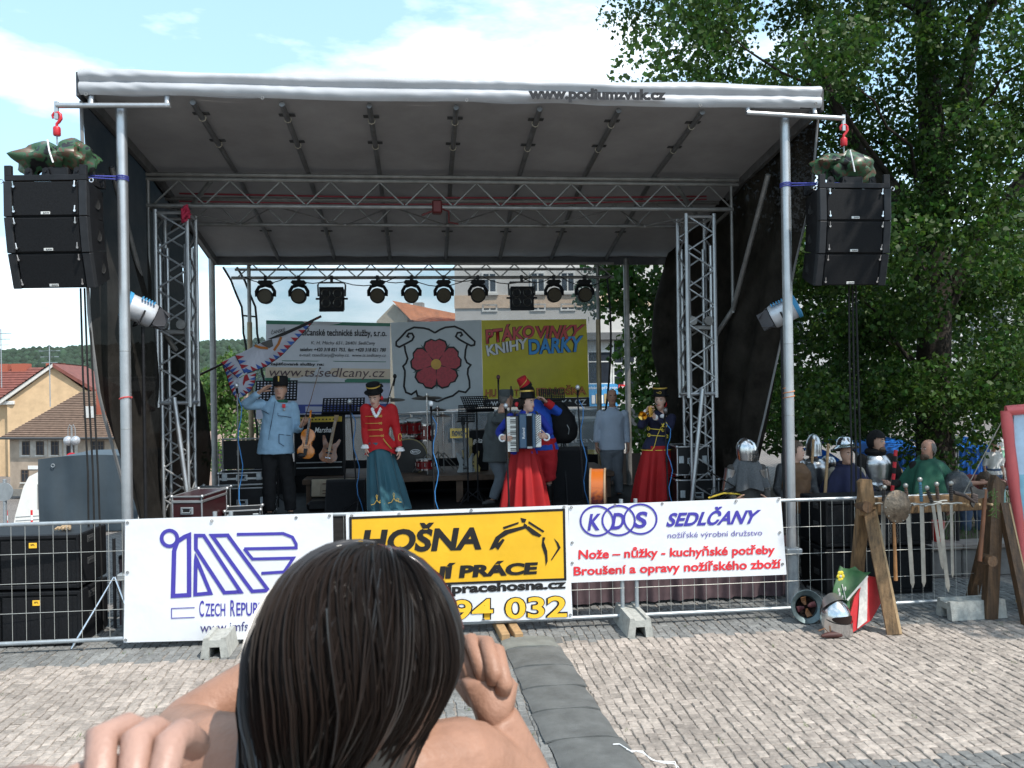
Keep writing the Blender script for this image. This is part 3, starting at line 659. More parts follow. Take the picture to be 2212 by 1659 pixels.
# ================================================================== SPEAKERS
def qtext(body, x0, x1, z0, z1, y, m, parent, bold=0, shear=0): return text(body, rect(x0, x1, z0, z1), y, m, parent, bold, shear)
mark_w = mat('mark_white', (.6, .6, .58), .5)
def array_cluster(hook, sgn, side):
    # three cabinets hung below one another, each tipped a little further down
    top = Vector((hook.x, hook.y - .02, 0)); zt = 4.56 if sgn < 0 else 4.56
    wd, hh, dp = .80, .352, .42; rz = A*(.6) + (R(-3) if sgn < 0 else R(2))
    names = ('uppermost', 'middle', 'lowest')
    M0 = Matrix.Translation((top.x, top.y + .0, zt)) @ Matrix.Rotation(rz, 4, 'Z')
    piv = Vector((0, -dp/2, 0)); ang = 0
    for k in range(3):
        T = thing('array_speaker', 'black line array speaker cabinet, the %s of three hanging at the %s mast' % (names[k], side), 'speaker', group='hanging line array speakers')
        ang = (0, R(8), R(15))[k]
        M1 = M0 @ Matrix.Translation((0, -dp/2 + (0, .0, .055)[k], -k*hh + (0, 0, .004)[k])) @ Matrix.Rotation(ang, 4, 'X')
        T.matrix_world = M1
        b_ = MB(); hw = wd/2
        b_.loft([[Vector((sx, y, z)) for sx, y, z in ((-w_, y_, -hh + .004 + e), (w_, y_, -hh + .004 + e), (w_, y_, -.004 - e), (-w_, y_, -.004 - e))] for w_, y_, e in ((hw, .02, 0), (hw, .10, 0), (hw*.9, dp, .03))]); b_.build('cabinet', blackp, T)
        MB().box(-hw+.085, hw-.085, -.002, .025, -hh+.012, -.012, .006).build('grille', grille, T)
        for s_ in (-1, 1):
            p = MB(); p.box(s_*(hw-.075), s_*(hw+.004), -.012, .06, -hh+.003, -.003, .006); rl = p.build('rigging_rail', mat('rigging_black', (.03, .031, .034), .45, .3), T)
            for z in (-.06, -hh+.05):
                p = MB(); p.cyl((s_*(hw-.105), -.004, z), (s_*(hw-.105), -.03, z), .012, n=8); p.tube([(s_*(hw-.105), -.03, z), (s_*(hw-.10), -.032, z+.05)], .005, 5); p.build('pin', chrome, T)
            p = MB(); p.lathe([(.0, 0), (.07, 0), (.062, .006), (.05, -.002), (.0, -.012)], 18, Matrix.Translation((s_*(hw*.955), .24, -hh/2)) @ Matrix.Rotation(s_*R(84), 4, 'Y')); p.build('port', rubber, T)
        b_ = MB(); b_.box(-.045, .045, -.006, 0, -hh+.022, -hh+.048, .002); lg_ = b_.build('badge', mark_w, T)
        qtext('EAW', -.02, .042, -hh+.027, -hh+.043, -.0075, inkk, lg_, .02)
    # fly frame
    T = thing('fly_frame', 'black steel rigging frame on top of the speakers at the %s mast' % side, 'rigging frame', group='speaker rigging frames'); T.matrix_world = M0 @ Matrix.Translation((0, -dp/2, .003))
    f = MB(); hw = wd/2
    for y in (.0, dp-.06): f.box(-hw, hw, y, y+.05, .0, .055, .004)
    for s_ in (-1, 1): f.box(s_*(hw-.08), s_*(hw-.03), .05, dp-.05, .0, .05, .003)
    f.build('frame', steel_b, T)
    for s_ in (-1, 1):
        for y in (.0, dp-.06): MB().box(s_*(hw-.07), s_*hw, y, y+.04, .05, .15, .004).build('upright', steel_b, T)
        MB().tube([(s_*(hw+.04) + .02*math.cos(q*.7), .02, .0 + .02*math.sin(q*.7)) for q in range(9)], .005, 5, closed=True).build('ring', chrome, T)
    for x in (-.22, -.05, .26):
        l = MB(); l.prism([(x-.045, .05), (x+.045, .05), (x+.03, .14), (x, .155), (x-.03, .14)], .1, .12); l.cyl((x, .09, .115), (x, .13, .115), .015, n=10); l.build('lug', steel_b, T)
    l = MB(); l.box(-.08, .16, .12, .3, .05, .16, .01); l.build('hoist_bracket', steel_b, T)
    # hook and camouflage rain cover over the hoist
    H = thing('lifting_hook', 'red swivel lifting hook on the %s lifting arm' % side, 'hook', hook, A, 'red lifting hooks')
    hk = MB(); hk.tube([(-.035, 0, .0), (-.04, 0, .03), (-.02, 0, .055), (.012, 0, .06), (.035, 0, .04), (.04, 0, .0), (.02, 0, -.035), (0, 0, -.055), (0, 0, -.08)], [.010, .013, .015, .017, .018, .018, .016, .014, .014], 10); hk.build('hook', mat('hook_red', (.55, .02, .03), .4, .1), H)
    hk = MB(); hk.lathe([(.0, -.175), (.03, -.175), (.036, -.165), (.036, -.10), (.03, -.085), (.0, -.08)], 14); hk.build('swivel', MATS['hook_red'], H)
    MB().cyl((0, 0, -.17), (0, 0, -.26), .008).build('chain', galv, H)
    MB().tube([(-.01, 0, .13), (-.012, 0, .06), (.0, 0, .045)], .009, 6).build('shackle', chrome, H)
    camo = bpy.data.materials.get('camouflage') or camo_mat()
    Cv = thing('rain_cover', 'camouflage tarpaulin tied over the chain hoist at the %s mast' % side, 'tarpaulin', (hook.x, hook.y, zt + .16), A, 'camouflage rain covers')
    zh = hook.z - .2 - zt - .16
    rr = random.Random(21 if sgn < 0 else 22)
    def bag(cx, cz, rx, rz_, pts_):
        def fn_(u, v):
            a = 2*math.pi*u; k = math.sin(math.pi*min(.98, v*.93+.04)); c_ = abs(math.cos(a))**.6*(1 if math.cos(a) > 0 else -1)
            tw = lambda q: 2/math.pi*math.asin(math.sin(q)); fold = 1 + .24*tw(a*5 + v*4 + cx*9) + .16*tw(a*8 - v*9) + .12*tw(v*13 + a*2)
            return (cx + rx*c_*k*fold + pts_*(1-v)**2*rx*.6*math.cos(a), .02 + .16*math.sin(a)*k*fold, cz + rz_*(2*v-1) - (.10*abs(math.cos(a))**3*(1-v)))
        b_ = MB(); b_.grid(fn_, 40, 14); return b_
    if sgn < 0:
        bag(-.12, zh*.45, .24, .15, .5).build('left_flap', camo, Cv, sharp=40); bag(.15, zh*.5, .19, .17, .5).build('right_flap', camo, Cv, sharp=40)
    else:
        bag(-.16, zh*.55, .17, .10, .1).build('left_flap', camo, Cv, sharp=40); bag(.08, zh*.42, .22, .19, .35).build('right_flap', camo, Cv, sharp=40)
    b_ = MB(); b_.tube([(-.02, -.17, zh*.8), (.0, -.18, zh*.45), (.03, -.17, zh*.1)], .008, 6); b_.build('tie', inkw, Cv)
    b_ = MB()
    b_.box(-.07, .09, -.05, .08, -.02, zh*.4, .02); b_.build('hoist_body', steel_b, Cv)
    # cables down
    for k in range(3):
        x0 = M0 @ Vector((.12 + .04*k, .1, -3*hh + .05)); p = Vector((x0.x, x0.y + .1, x0.z))
        Kb = tag(MB().tube([p, p + Vector((.01*k, .02, -.9)), p + Vector((.02 + .012*k, .05, -1.9)), Vector((p.x + .03*k, p.y + .08, .02))], .011, 6).build('speaker_cable', rubber), ('leftmost', 'middle', 'rightmost')[k] + ' of three thin black cables hanging from the %s speakers' % side, 'cable', 'cables hanging from the %s speakers' % side)
def camo_mat():
    m = bpy.data.materials.new('camouflage'); m.use_nodes = True; t = m.node_tree; b = t.nodes['Principled BSDF']; b.inputs['Roughness'].default_value = .38
    co = N(t, 'ShaderNodeTexCoord'); n = N(t, 'ShaderNodeTexNoise'); n.inputs['Scale'].default_value = 7; n.inputs['Detail'].default_value = 2
    r_ = N(t, 'ShaderNodeValToRGB'); r_.color_ramp.interpolation = 'CONSTANT'; e = r_.color_ramp.elements
    e[0].position = 0; e[0].color = (.012, .012, .012, 1); e[1].position = .42; e[1].color = (.03, .075, .035, 1)
    for p, c in ((.53, (.085, .05, .03, 1)), (.60, (.05, .10, .05, 1)), (.68, (.13, .10, .06, 1))): q = e.new(p); q.color = c
    t.links.new(co.outputs['Object'], n.inputs['Vector']); t.links.new(n.outputs[0], r_.inputs[0]); t.links.new(r_.outputs[0], b.inputs['Base Color'])
    return m
array_cluster(HOOKL, -1, 'left'); array_cluster(HOOKR, 1, 'right')
# bass cabinets
def bass_bin(name, label, lx, ly, z, wd, hh, dp, rz, badge, grp):
    T = sthing(name, label, 'speaker', lx, ly, z, rz, grp)
    MB().box(-wd/2, wd/2, .02, dp, .01, hh-.01, .012).build('cabinet', blackp, T)
    fr = MB()
    for a in ((-wd/2+.0, wd/2, 0, .05), (-wd/2, wd/2, hh-.06, hh-.012)): fr.box(a[0], a[1], -.012, .03, a[2]+.012, a[3], .006)
    fr.build('front_frame', blackp, T)
    for s_ in (-1, 1): MB().box(s_*.012, s_*(wd/2-.02), -.006, .02, .055, hh-.065, .004).build('grille', grille, T)
    for s_ in (-1, 1): MB().box(s_*(wd/2-.022), s_*(wd/2+.003), -.016, .04, .012, hh-.012, .004).build('edge_strip', blackp, T)
    for s_ in (-1, 1):
        for z_ in (.2, .42):
            h_ = MB(); h_.box(s_*(wd/2-.004), s_*(wd/2+.006), .18, .32, z_, z_+.07, .01); h_.box(s_*(wd/2+.002), s_*(wd/2+.012), .2, .3, z_+.03, z_+.05, .004); h_.build('handle', mat('handle_grey', (.05, .05, .05), .5, .3), T)
    if badge:
        x, zz = badge; b_ = MB(); b_.box(x, x+.075, -.011, -.005, zz, zz+.052, .002).build('badge', inky, T); qtext('SPL', x+.018, x+.06, zz+.024, zz+.042, -.0125, inkk, T, .02)
    for s_ in (-.9, .9): MB().cyl((s_*wd/2, .1, -.0), (s_*wd/2, .1, .02), .02).build('rubber_foot', rubber, T)
    return T
x0, z0 = S(0, 1135, -.15)
lxl = S(150, 1250, .0)[0]
bass_bin('bass_speaker', 'lower of the two black bass speakers stacked behind the left fence', -4.62, -.28, PAV, 1.5, .545, .62, R(-3), (.30, .40), 'bass speakers stacked at the left')
bass_bin('bass_speaker', 'upper of the two black bass speakers stacked behind the left fence', -4.63, -.27, PAV+.548, 1.5, .545, .62, R(-3), (.28, .41), 'bass speakers stacked at the left')
bass_bin('bass_speaker', 'lower of the two black bass speakers stacked behind the weapon rack', 4.66, .22, PAV, 1.25, .548, .7, R(-2), None, 'bass speakers stacked at the right')
bass_bin('bass_speaker', 'upper of the two black bass speakers stacked behind the weapon rack', 4.66, .22, PAV+.551, 1.25, .548, .7, R(-2), None, 'bass speakers stacked at the right')
gl_ = MB(); q = S(445, 1115, -.15)
T = sthing('work_glove', 'pale crumpled work glove lying on the upper left bass speaker', 'glove', -4.13, -.02, PAV + 1.093)
for k in range(5): gl_.tube([(-.03+.02*k, 0, .015), (-.05+.03*k, -.04, .022), (-.06+.035*k, -.08, .01)], .012, 6)
gl_.ell((0, .03, .02), (.05, .05, .022)); gl_.build('palm', mat('glove_tan', (.35, .25, .15), .9, 0, .3, 40), T); m_ = MB(); m_.ell((.02, .06, .045), (.045, .025, .02)); m_.build('cuff', MATS['glove_tan'], T)
# light stand behind the left fence (chrome tripod leg seen beside the banner)
T = sthing('tripod_stand', 'chrome tripod stand legs beside the left bass speakers', 'stand', -3.62, -.12, PAV)
for a in ((-.30, -.30), (.3, -.2), (0, .4)): MB().cyl((a[0], a[1], .0), (0, 0, .62), .012).build('leg', chrome, T)
MB().cyl((0, 0, .1), (0, 0, 1.0), .016).build('pole', steel_b, T)
# ================================================================== STAGE LIGHTS
lensm = mat('lens_amber', (.075, .058, .032), .3, .2, .6, 260, .5, 200)
def par_light(px, i):
    x, z = S(px, 598, 4.55)
    T = sthing('stage_light', 'round black LED stage light on a yoke, number %d from the left on the rear truss' % i if False else PAR_LABELS[i], 'stage light', x, 4.55, 4.235, 0, 'round lights on the rear truss')
    m_ = MB(); m_.box(-.022, .022, -.02, .03, -.05, .03, .004); m_.build('clamp', steel_b, T)
    m_ = MB(); m_.prism([(-.09, -.05), (.09, -.05), (.12, -.085), (.07, -.13), (-.07, -.13), (-.12, -.085)], -.06, .06); m_.build('base', blackp, T)
    m_ = MB(); m_.tube([(-.135, 0, -.30), (-.14, 0, -.22), (-.10, 0, -.15), (0, 0, -.12), (.10, 0, -.15), (.14, 0, -.22), (.135, 0, -.30)], .028, 8, flat=1.0); m_.build('yoke', blackp, T)
    m_ = MB(); m_.lathe([(.0, .13), (.08, .13), (.115, .06), (.122, -.05), (.118, -.09), (.105, -.085)], 24, Matrix.Translation((0, 0, -.30)) @ Matrix.Rotation(R(90), 4, 'X') @ Matrix.Scale(-1, 4, (0, 0, 1))); hd = m_.build('head', blackp, T)
    m_ = MB(); m_.lathe([(.0, .074), (.108, .074), (.108, .07), (0, .07)], 24, Matrix.Translation((0, 0, -.30)) @ Matrix.Rotation(R(90), 4, 'X')); m_.build('lens', lensm, hd)
    return T
PAR_LABELS = ['round black stage light at the far left end of the rear truss', 'round black stage light just left of the left square lamp', 'round black stage light just right of the left square lamp',
 'round black stage light above the rose banner, left one', 'round black stage light above the right part of the rose banner', 'round black stage light just left of the right square lamp', 'round black stage light just right of the right square lamp', 'round black stage light at the far right end of the rear truss']
for i, px in enumerate((573, 645, 815, 888, 958, 1032, 1196, 1262)): par_light(px, i)
for px, lab in ((716, 'left'), (1128, 'right')):
    x, z = S(px, 640, 4.5); T = sthing('blinder_lamp', 'square black four-cell blinder lamp on the %s half of the rear truss' % lab, 'stage light', x, 4.55, 4.235, 0, 'square lamps on the rear truss')
    m_ = MB(); m_.box(-.022, .022, -.02, .03, -.08, .03, .004); m_.build('clamp', steel_b, T)
    m_ = MB(); m_.tube([(-.21, 0, -.30), (-.215, 0, -.12), (-.19, 0, -.085), (.19, 0, -.085), (.215, 0, -.12), (.21, 0, -.30)], .014, 8); m_.build('yoke', mat('yoke_grey', (.09, .09, .09), .4, .5), T)
    m_ = MB(); m_.box(-.19, .19, -.06, .10, -.52, -.17, .012); bd = m_.build('housing', blackp, T)
    m_ = MB(); m_.box(-.19, .19, -.10, -.05, -.55, -.50, .006); m_.box(-.19, .19, -.07, -.05, -.185, -.16, .004); m_.build('frame', blackp, T)
    for sx in (-.09, .09):
        for sz in (-.26, -.41):
            m_ = MB(); m_.lathe([(0, .04), (.03, .05), (.068, .066), (.074, .064)], 18, Matrix.Translation((sx, 0, sz)) @ Matrix.Rotation(R(90), 4, 'X')); m_.build('lamp_cell', mat('lamp_cell', (.06, .06, .055), .25, .6), bd)
    for s_ in (-1, 1): MB().cyl((s_*.19, 0, -.34), (s_*.25, 0, -.34), .016).build('knob', blackp, T)
# floodlights at the masts
def flood(px, py, ly, s_, lab):
    x, z = S(px, py, ly); T = sthing('floodlight', lab, 'floodlight', x, ly, 0, 0, 'floodlights at the stage sides')
    Mr = Matrix.Translation((0, 0, z)) @ Matrix.Rotation(s_*R(-118), 4, 'Z') @ Matrix.Rotation(R(25), 4, 'X')
    m_ = MB(); m_.lathe([(0, .19), (.10, .19), (.135, .17), (.14, -.10), (.13, -.12)], 20, Mr @ Matrix.Rotation(R(-90), 4, 'X')); hs_ = m_.build('housing', mat('flood_white', (.62, .64, .68), .4, .4, .1), T)
    m_ = MB()
    for k in range(-2, 3): m_.box(-.144+.0, .144, .02*k*1.6, .02*k*1.6+.012, .1, .136, .0, Mr)
    m_.build('cooling_fins', mat('fin_blue', (.05, .28, .52), .5), hs_)
    m_ = MB(); m_.lathe([(.146, .16), (.15, .2), (.10, .21), (.0, .212)], 20, Mr @ Matrix.Rotation(R(-90), 4, 'X')); m_.build('rear_cap', MATS['fin_blue'], hs_)
    for a in (0, 90, 180, 270):
        Md = Mr @ Matrix.Rotation(R(a), 4, 'Y') @ Matrix.Translation((0, -.13, .12)) @ Matrix.Rotation(R(28), 4, 'X'); MB().prism([(-.12, 0), (.12, 0), (.16, 0), (.11, .0)][:2] + [(.17, .001), (-.17, .001)], 0, 0) if False else None
        d_ = MB(); d_.box(-.10, .10, -.15, 0, -.002, .002, 0, Md); d_.build('barn_door', mat('barn_door', (.10, .10, .11), .5, .3), T)
    m_ = MB(); m_.tube([Mr @ Vector((-.16, 0, 0)), Mr @ Vector((-.16, 0, -.17)), Mr @ Vector((.16, 0, -.17)), Mr @ Vector((.16, 0, 0))], .011, 6); m_.build('yoke', steel_b, T)
    MB().cyl((0, 0, .0), (0, 0, z-.17), .018).build('pole', steel_b, T)
    for a in range(3): MB().cyl((0, 0, .5), (.35*math.cos(a*2.09+.4), .35*math.sin(a*2.09+.4), 0), .012).build('leg', steel_b, T)
    return T
flood(308, 673, .75, -1, 'white and blue floodlight with barn doors on a stand beside the left mast'); flood(1688, 676, .55, 1, 'white and blue floodlight with barn doors beside the right mast')
# ================================================================== REAR BANNERS
RB = 5.1
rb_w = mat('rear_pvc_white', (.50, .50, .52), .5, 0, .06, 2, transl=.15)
def rb(ps, m, seed, label, ly=RB): return banner('advert_banner', label, pts(ps, ly), m, seed, ly, amp=.012)
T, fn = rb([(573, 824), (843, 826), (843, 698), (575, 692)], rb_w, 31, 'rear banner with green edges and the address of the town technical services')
grn = mat('ink_green', (.015, .13, .075), .5); tan = mat('ink_tan', (.50, .40, .30), .6, 0, .1, 2)
def strip(ps, m, nm, ly=RB, d=.008): p = MB(); p.poly(pts(ps, ly), ly-d, fn); p.build(nm, m, T, sharp=70)
strip([(575, 700), (843, 705), (843, 698), (575, 692)], grn, 'green_stripe'); strip([(573, 825), (843, 827), (843, 819), (573, 816)], grn, 'green_stripe')
strip([(574, 815.5), (843, 818.5), (843, 797), (574, 793)], tan, 'tan_field', d=.012)
strip([(609, 780), (834, 782.5), (834, 781), (609, 778.5)], grn, 'rule')
def rtext(b_, x0, x1, y0, y1, m, bold=0, shear=0, sk=0, ly=RB, d=.018): return text(b_, pts([(x0, y1), (x1, y1+sk), (x1, y0+sk), (x0, y0)], ly), ly-d, m, T, bold, shear, fn)
rtext('Sedlčanské technické služby, s.r.o.', 638, 835, 709, 729, inkk, .02, 0, 2); rtext('K. H. Máchy 651, 26401 Sedlčany', 672, 811, 736, 746, inkk, 0, .2, 1)
rtext('telefon: +420 318 821 753,  fax: +420 318 821 780', 648, 834, 751, 760, inkk, .02, .2, 1); rtext('e-mail: tssedlcany@volny.cz,  www.ts.sedlcany.cz', 647, 834, 763, 772, inkk, 0, .2, 1)
rtext('zajišťované služby na:', 584, 700, 782, 791, inkk, .03, 0, 1); rtext('www.ts.sedlcany.cz', 582, 832, 794, 819, mat('ink_brown', (.07, .035, .04), .5), .0, .2, 2)
rtext('ČANSKÉ', 586, 616, 713, 723, inkk, .01, 0, -7)
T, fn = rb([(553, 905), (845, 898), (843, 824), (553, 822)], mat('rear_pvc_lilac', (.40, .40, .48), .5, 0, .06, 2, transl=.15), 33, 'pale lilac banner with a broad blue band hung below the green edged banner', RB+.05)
bl = mat('ink_band_blue', (.03, .05, .22), .5)
strip([(640, 893), (845, 891), (845, 872), (640, 874)], bl, 'blue_band', RB+.05, .012)
strip([(660, 890), (700, 889), (700, 878), (660, 878)], MATS['rear_pvc_lilac'], 'blue_band_letter', RB+.05, .02); strip([(770, 889), (800, 888), (800, 878), (770, 878)], MATS['rear_pvc_lilac'], 'blue_band_letter', RB+.05, .02)
# rose
z4 = lambda ps: [(818.6 + x*.2924, 606.4 + y*.2924) for x, y in ps]
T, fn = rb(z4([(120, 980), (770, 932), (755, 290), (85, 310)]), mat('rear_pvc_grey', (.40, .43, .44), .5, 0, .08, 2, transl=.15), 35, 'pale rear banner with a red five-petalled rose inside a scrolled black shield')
lg = MB()
def rs(ps, wz=14): lg.ribbon(pts(z4(ps), RB), wz*.2924*13.8/FPX, RB-.014, False, fn)
rs([(413, 385), (370, 360), (330, 350), (260, 345), (205, 370), (165, 415), (128, 452), (128, 480), (150, 490), (200, 465), (245, 440), (258, 415), (245, 390), (220, 390), (208, 410), (225, 420)])
rs([(413, 385), (450, 362), (490, 345), (560, 338), (620, 365), (665, 410), (708, 450), (705, 475), (680, 480), (640, 460), (595, 435), (568, 412), (580, 385), (605, 382), (615, 400), (598, 412)])
rs([(190, 480), (195, 520), (212, 575), (200, 610), (178, 632), (192, 665), (192, 700), (185, 780), (200, 825), (240, 840), (275, 815), (285, 850), (340, 865), (390, 880), (433, 893)])
rs([(652, 470), (640, 510), (635, 570), (650, 605), (678, 622), (658, 650), (655, 690), (668, 740), (670, 790), (640, 825), (590, 815), (545, 850), (490, 868), (433, 893)])
lg.build('shield_outline', inkk, T, sharp=70)
redp = mat('ink_rose', (.32, .012, .025), .5, 0, .25, 25); dg_ = mat('ink_dark_green', (.02, .07, .05), .5)
cx, cy = 422, 617
def petal(a, r0, r1, hw, k):
    o_ = []
    for u, v in ((0, .25), (.35, .75), (.7, 1.0), (.95, .85), (1.08, .35), (1.0, 0), (1.08, -.35), (.95, -.85), (.7, -1.0), (.35, -.75), (0, -.25)):
        r_ = r0 + (r1-r0)*u*k; h_ = hw*v*k; o_.append((cx + r_*math.cos(a) - h_*math.sin(a), cy - r_*math.sin(a) - h_*math.cos(a)))
    return o_
for k in range(5):
    a = R(92 + 72*k)
    p = MB(); p.poly(pts(z4([(cx + 95*math.cos(a+.63-.16), cy - 95*math.sin(a+.63-.16)), (cx + 188*math.cos(a+.63), cy - 188*math.sin(a+.63)), (cx + 95*math.cos(a+.63+.16), cy - 95*math.sin(a+.63+.16))]), RB), RB-.013, fn); p.build('leaf', dg_, T, sharp=70)
    p = MB(); p.poly(pts(z4(petal(a, 22, 172, 88, 1.04)), RB), RB-.016, fn); p.build('petal_outline', inkk, T, sharp=70)
    p = MB(); p.poly(pts(z4(petal(a, 34, 172, 82, .97)), RB), RB-.020, fn); p.build('petal', redp, T, sharp=70)
p = MB(); p.poly(pts(z4([(cx + 38*math.cos(q*.314), cy + 38*math.sin(q*.314)) for q in range(20)]), RB), RB-.024, fn); p.build('rose_centre', mat('ink_ochre', (.5, .27, .02), .5), T, sharp=70)
# yellow shop banner (its mascot is left out)
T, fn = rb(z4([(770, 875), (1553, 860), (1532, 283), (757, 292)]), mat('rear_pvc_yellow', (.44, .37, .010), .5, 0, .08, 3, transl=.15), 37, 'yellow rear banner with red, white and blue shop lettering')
def ytext(b_, ps, m, bold=0, o_=True):
    if o_: text(b_, pts(z4(ps), RB), RB-.014, inkk, T, bold+.035, 0, fn)
    c_ = Vector((sum(p[0] for p in ps)/4, sum(p[1] for p in ps)/4)); text(b_, pts(z4([tuple(c_ + (Vector(p)-c_)*.985) for p in ps]), RB), RB-.019, m, T, bold, 0, fn)
yr = mat('ink_tomato', (.42, .03, .03), .5); yb = mat('ink_sky', (.02, .22, .52), .5); yo = mat('ink_orange', (.42, .13, .015), .5); yw = mat('ink_pale', (.55, .56, .56), .5)
ytext('PTÁKO', [(790, 470), (1150, 420), (1150, 305), (783, 335)], yr, .03); ytext('VINKY', [(1155, 425), (1460, 440), (1528, 322), (1150, 335)], yr, .03)
ytext('KNIHY', [(800, 560), (1100, 500), (1100, 420), (785, 480)], yw, .03); ytext('DÁRKY', [(1105, 548), (1490, 525), (1515, 375), (1098, 405)], yb, .03)
ytext('HU', [(786, 862), (868, 860), (868, 800), (786, 803)], yo, .02); ytext('T', [(1000, 850), (1030, 850), (1030, 800), (1000, 800)], yo, .02); ytext('ERNOŠKA', [(1160, 850), (1533, 842), (1533, 765), (1160, 778)], yo, .02)
p = MB(); p.poly(pts(z4([(772, 935), (1555, 930), (1553, 861), (770, 876)]), RB), RB-.01, fn); p.build('black_strip', inkk, T, sharp=70)
ytext('WWW.', [(792, 925), (920, 922), (920, 890), (792, 893)], yw, .02, False); ytext('KA.CZ', [(1350, 920), (1532, 918), (1532, 874), (1350, 878)], yw, .02, False)
# ================================================================== FLIGHT CASES
case_brown = mat('case_maroon', (.035, .008, .010), .35, 0, .15, 8); case_black = mat('case_black', (.012, .012, .013), .45, 0, .2, 8)
def flight_case(label, lx, ly, z, wd, dp, hh, m=None, rz=0.0, lid=None, cat='flight case'):
    m = m or case_black; T = sthing('flight_case', label, cat, lx, ly, z, rz); e = .018
    MB().box(-wd/2+.006, wd/2-.006, .006, dp-.006, .03, hh-.006, .004).build('panel_body', m, T)
    ed = MB()
    for z_ in (.025, hh-e):
        for y in (0, dp-e): ed.box(-wd/2, wd/2, y, y+e, z_, z_+e, .004)
        for x in (-wd/2, wd/2-e): ed.box(x, x+e, e, dp-e, z_, z_+e, .004)
    for x in (-wd/2, wd/2-e):
        for y in (0, dp-e): ed.box(x, x+e, y, y+e, .045, hh-e-.002, .004)
    ed.build('edge_profile', alu, T)
    if lid: l_ = MB(); l_.box(-wd/2-.002, wd/2+.002, -.004, dp+.004, hh*lid, hh*lid+.03, .004); l_.build('lid_profile', alu, T)
    for x in (-wd/2, wd/2):
        for y in (0, dp):
            for z_ in (.035, hh-.008): MB().ell((x*.99, y, z_), .024, 10, 6).build('corner_ball', alu, T)
    h_ = MB(); h_.box(-.075, .075, -.006, .004, hh*.42, hh*.42+.085, .006); hd = h_.build('handle_plate', galv, T)
    h_ = MB(); h_.box(-.055, .055, -.008, .0, hh*.42+.012, hh*.42+.072, .004); h_.build('recess', steel_b, hd); h_ = MB(); h_.tube([(-.045, -.012, hh*.42+.06), (-.045, -.02, hh*.42+.025), (.045, -.02, hh*.42+.025), (.045, -.012, hh*.42+.06)], .006, 6); h_.build('grip', galv, hd)
    if wd > .4:
        for s_ in (-1, 1):
            l_ = MB(); l_.box(s_*wd*.36-.035, s_*wd*.36+.035, -.008, .003, hh*.45, hh*.45+.10, .005); l_.build('latch', galv, T)
    return T
flight_case('maroon flight case with silver edges at the left front corner of the stage', -3.22, 1.0, DECK+.16, .36, .72, .37, case_brown, R(-9), .78)
flight_case('low black case under the maroon flight case', -3.22, 1.0, DECK, .36, .72, .155, case_black, R(-9))
flight_case('black flight case standing behind the maroon case', -2.95, 2.6, DECK, .75, .5, .42, None, R(3))
flight_case('black and silver flight case with a butterfly latch, upper of the left stack', -2.96, 2.65, DECK+.42, .62, .4, .20, None, R(3), .5)
T = sthing('case_lid', 'open upright lid of the flight case stack behind the violinist', 'lid', -3.02, 3.12, DECK+.62, R(3))
MB().box(-.28, .28, 0, .03, 0, .40, .004).build('panel', case_black, T); e = MB()
for a in ((-.3, -.28, 0, .41), (.28, .3, 0, .41)): e.box(a[0], a[1], -.015, .05, a[2], a[3], .004)
e.box(-.3, .3, -.015, .05, .41, .43, .004); e.build('frame', alu_d, T)
flight_case('open black case at the left tower foot', -3.3, 1.9, DECK, .4, .35, .5, None, R(-20))
flight_case('small black crate standing beside the maroon flight case', -2.72, 1.55, DECK, .42, .42, .27, None, R(8))
x, z = S(1497, 1002, 2.0); flight_case('black amplifier rack case, upper of the stack at the right tower', x, 2.0, DECK+.46, .44, .5, .42, None, R(-2))
x, z = S(1507, 1076, 1.95); flight_case('wide black amplifier rack case, lower of the stack at the right tower', x, 1.92, DECK, .58, .55, .44, None, R(-2))
T = sthing('cable_drum', 'black cable reel and coiled cables lying before the right rack cases', 'cable reel', x+.15, 1.2, DECK)
for k in range(3): MB().tube([(.24*math.cos(q*.3) , .05*k + .2*math.sin(q*.3)*.3, .17 + .17*math.sin(q*.3)) for q in range(21)], .018, 6, closed=True).build('cable_loop', rubber, T)
MB().tube([(-.3, .05, .02), (-.3, .05, .24), (-.2, .05, .28), (.3, .05, .28), (.38, .05, .2), (.38, .05, .02)], .015, 6).build('frame', steel_b, T)
MB().tube([(-.28, -.05, .30), (-.1, -.1, .36), (.1, -.08, .34), (.26, 0, .26)], .012, 6).build('yellow_cable', mat('cable_yellow', (.5, .36, .03), .6), T)
for k in range(8): MB().tube([(rnd.uniform(-.35, .3), -.02, rnd.uniform(.25, .7)) , (rnd.uniform(-.35, .3), -.06, rnd.uniform(.1, .5)), (rnd.uniform(-.3, .4), -.04, rnd.uniform(.02, .2))], .009, 5).build('loose_cable', rubber, T)
for z_ in (.62, .25): m_ = MB(); m_.cyl((.36, .5, z_), (.46, .48, z_), .025, n=10); m_.build('blue_plug', mat('plug_blue', (.03, .12, .5), .5), T)
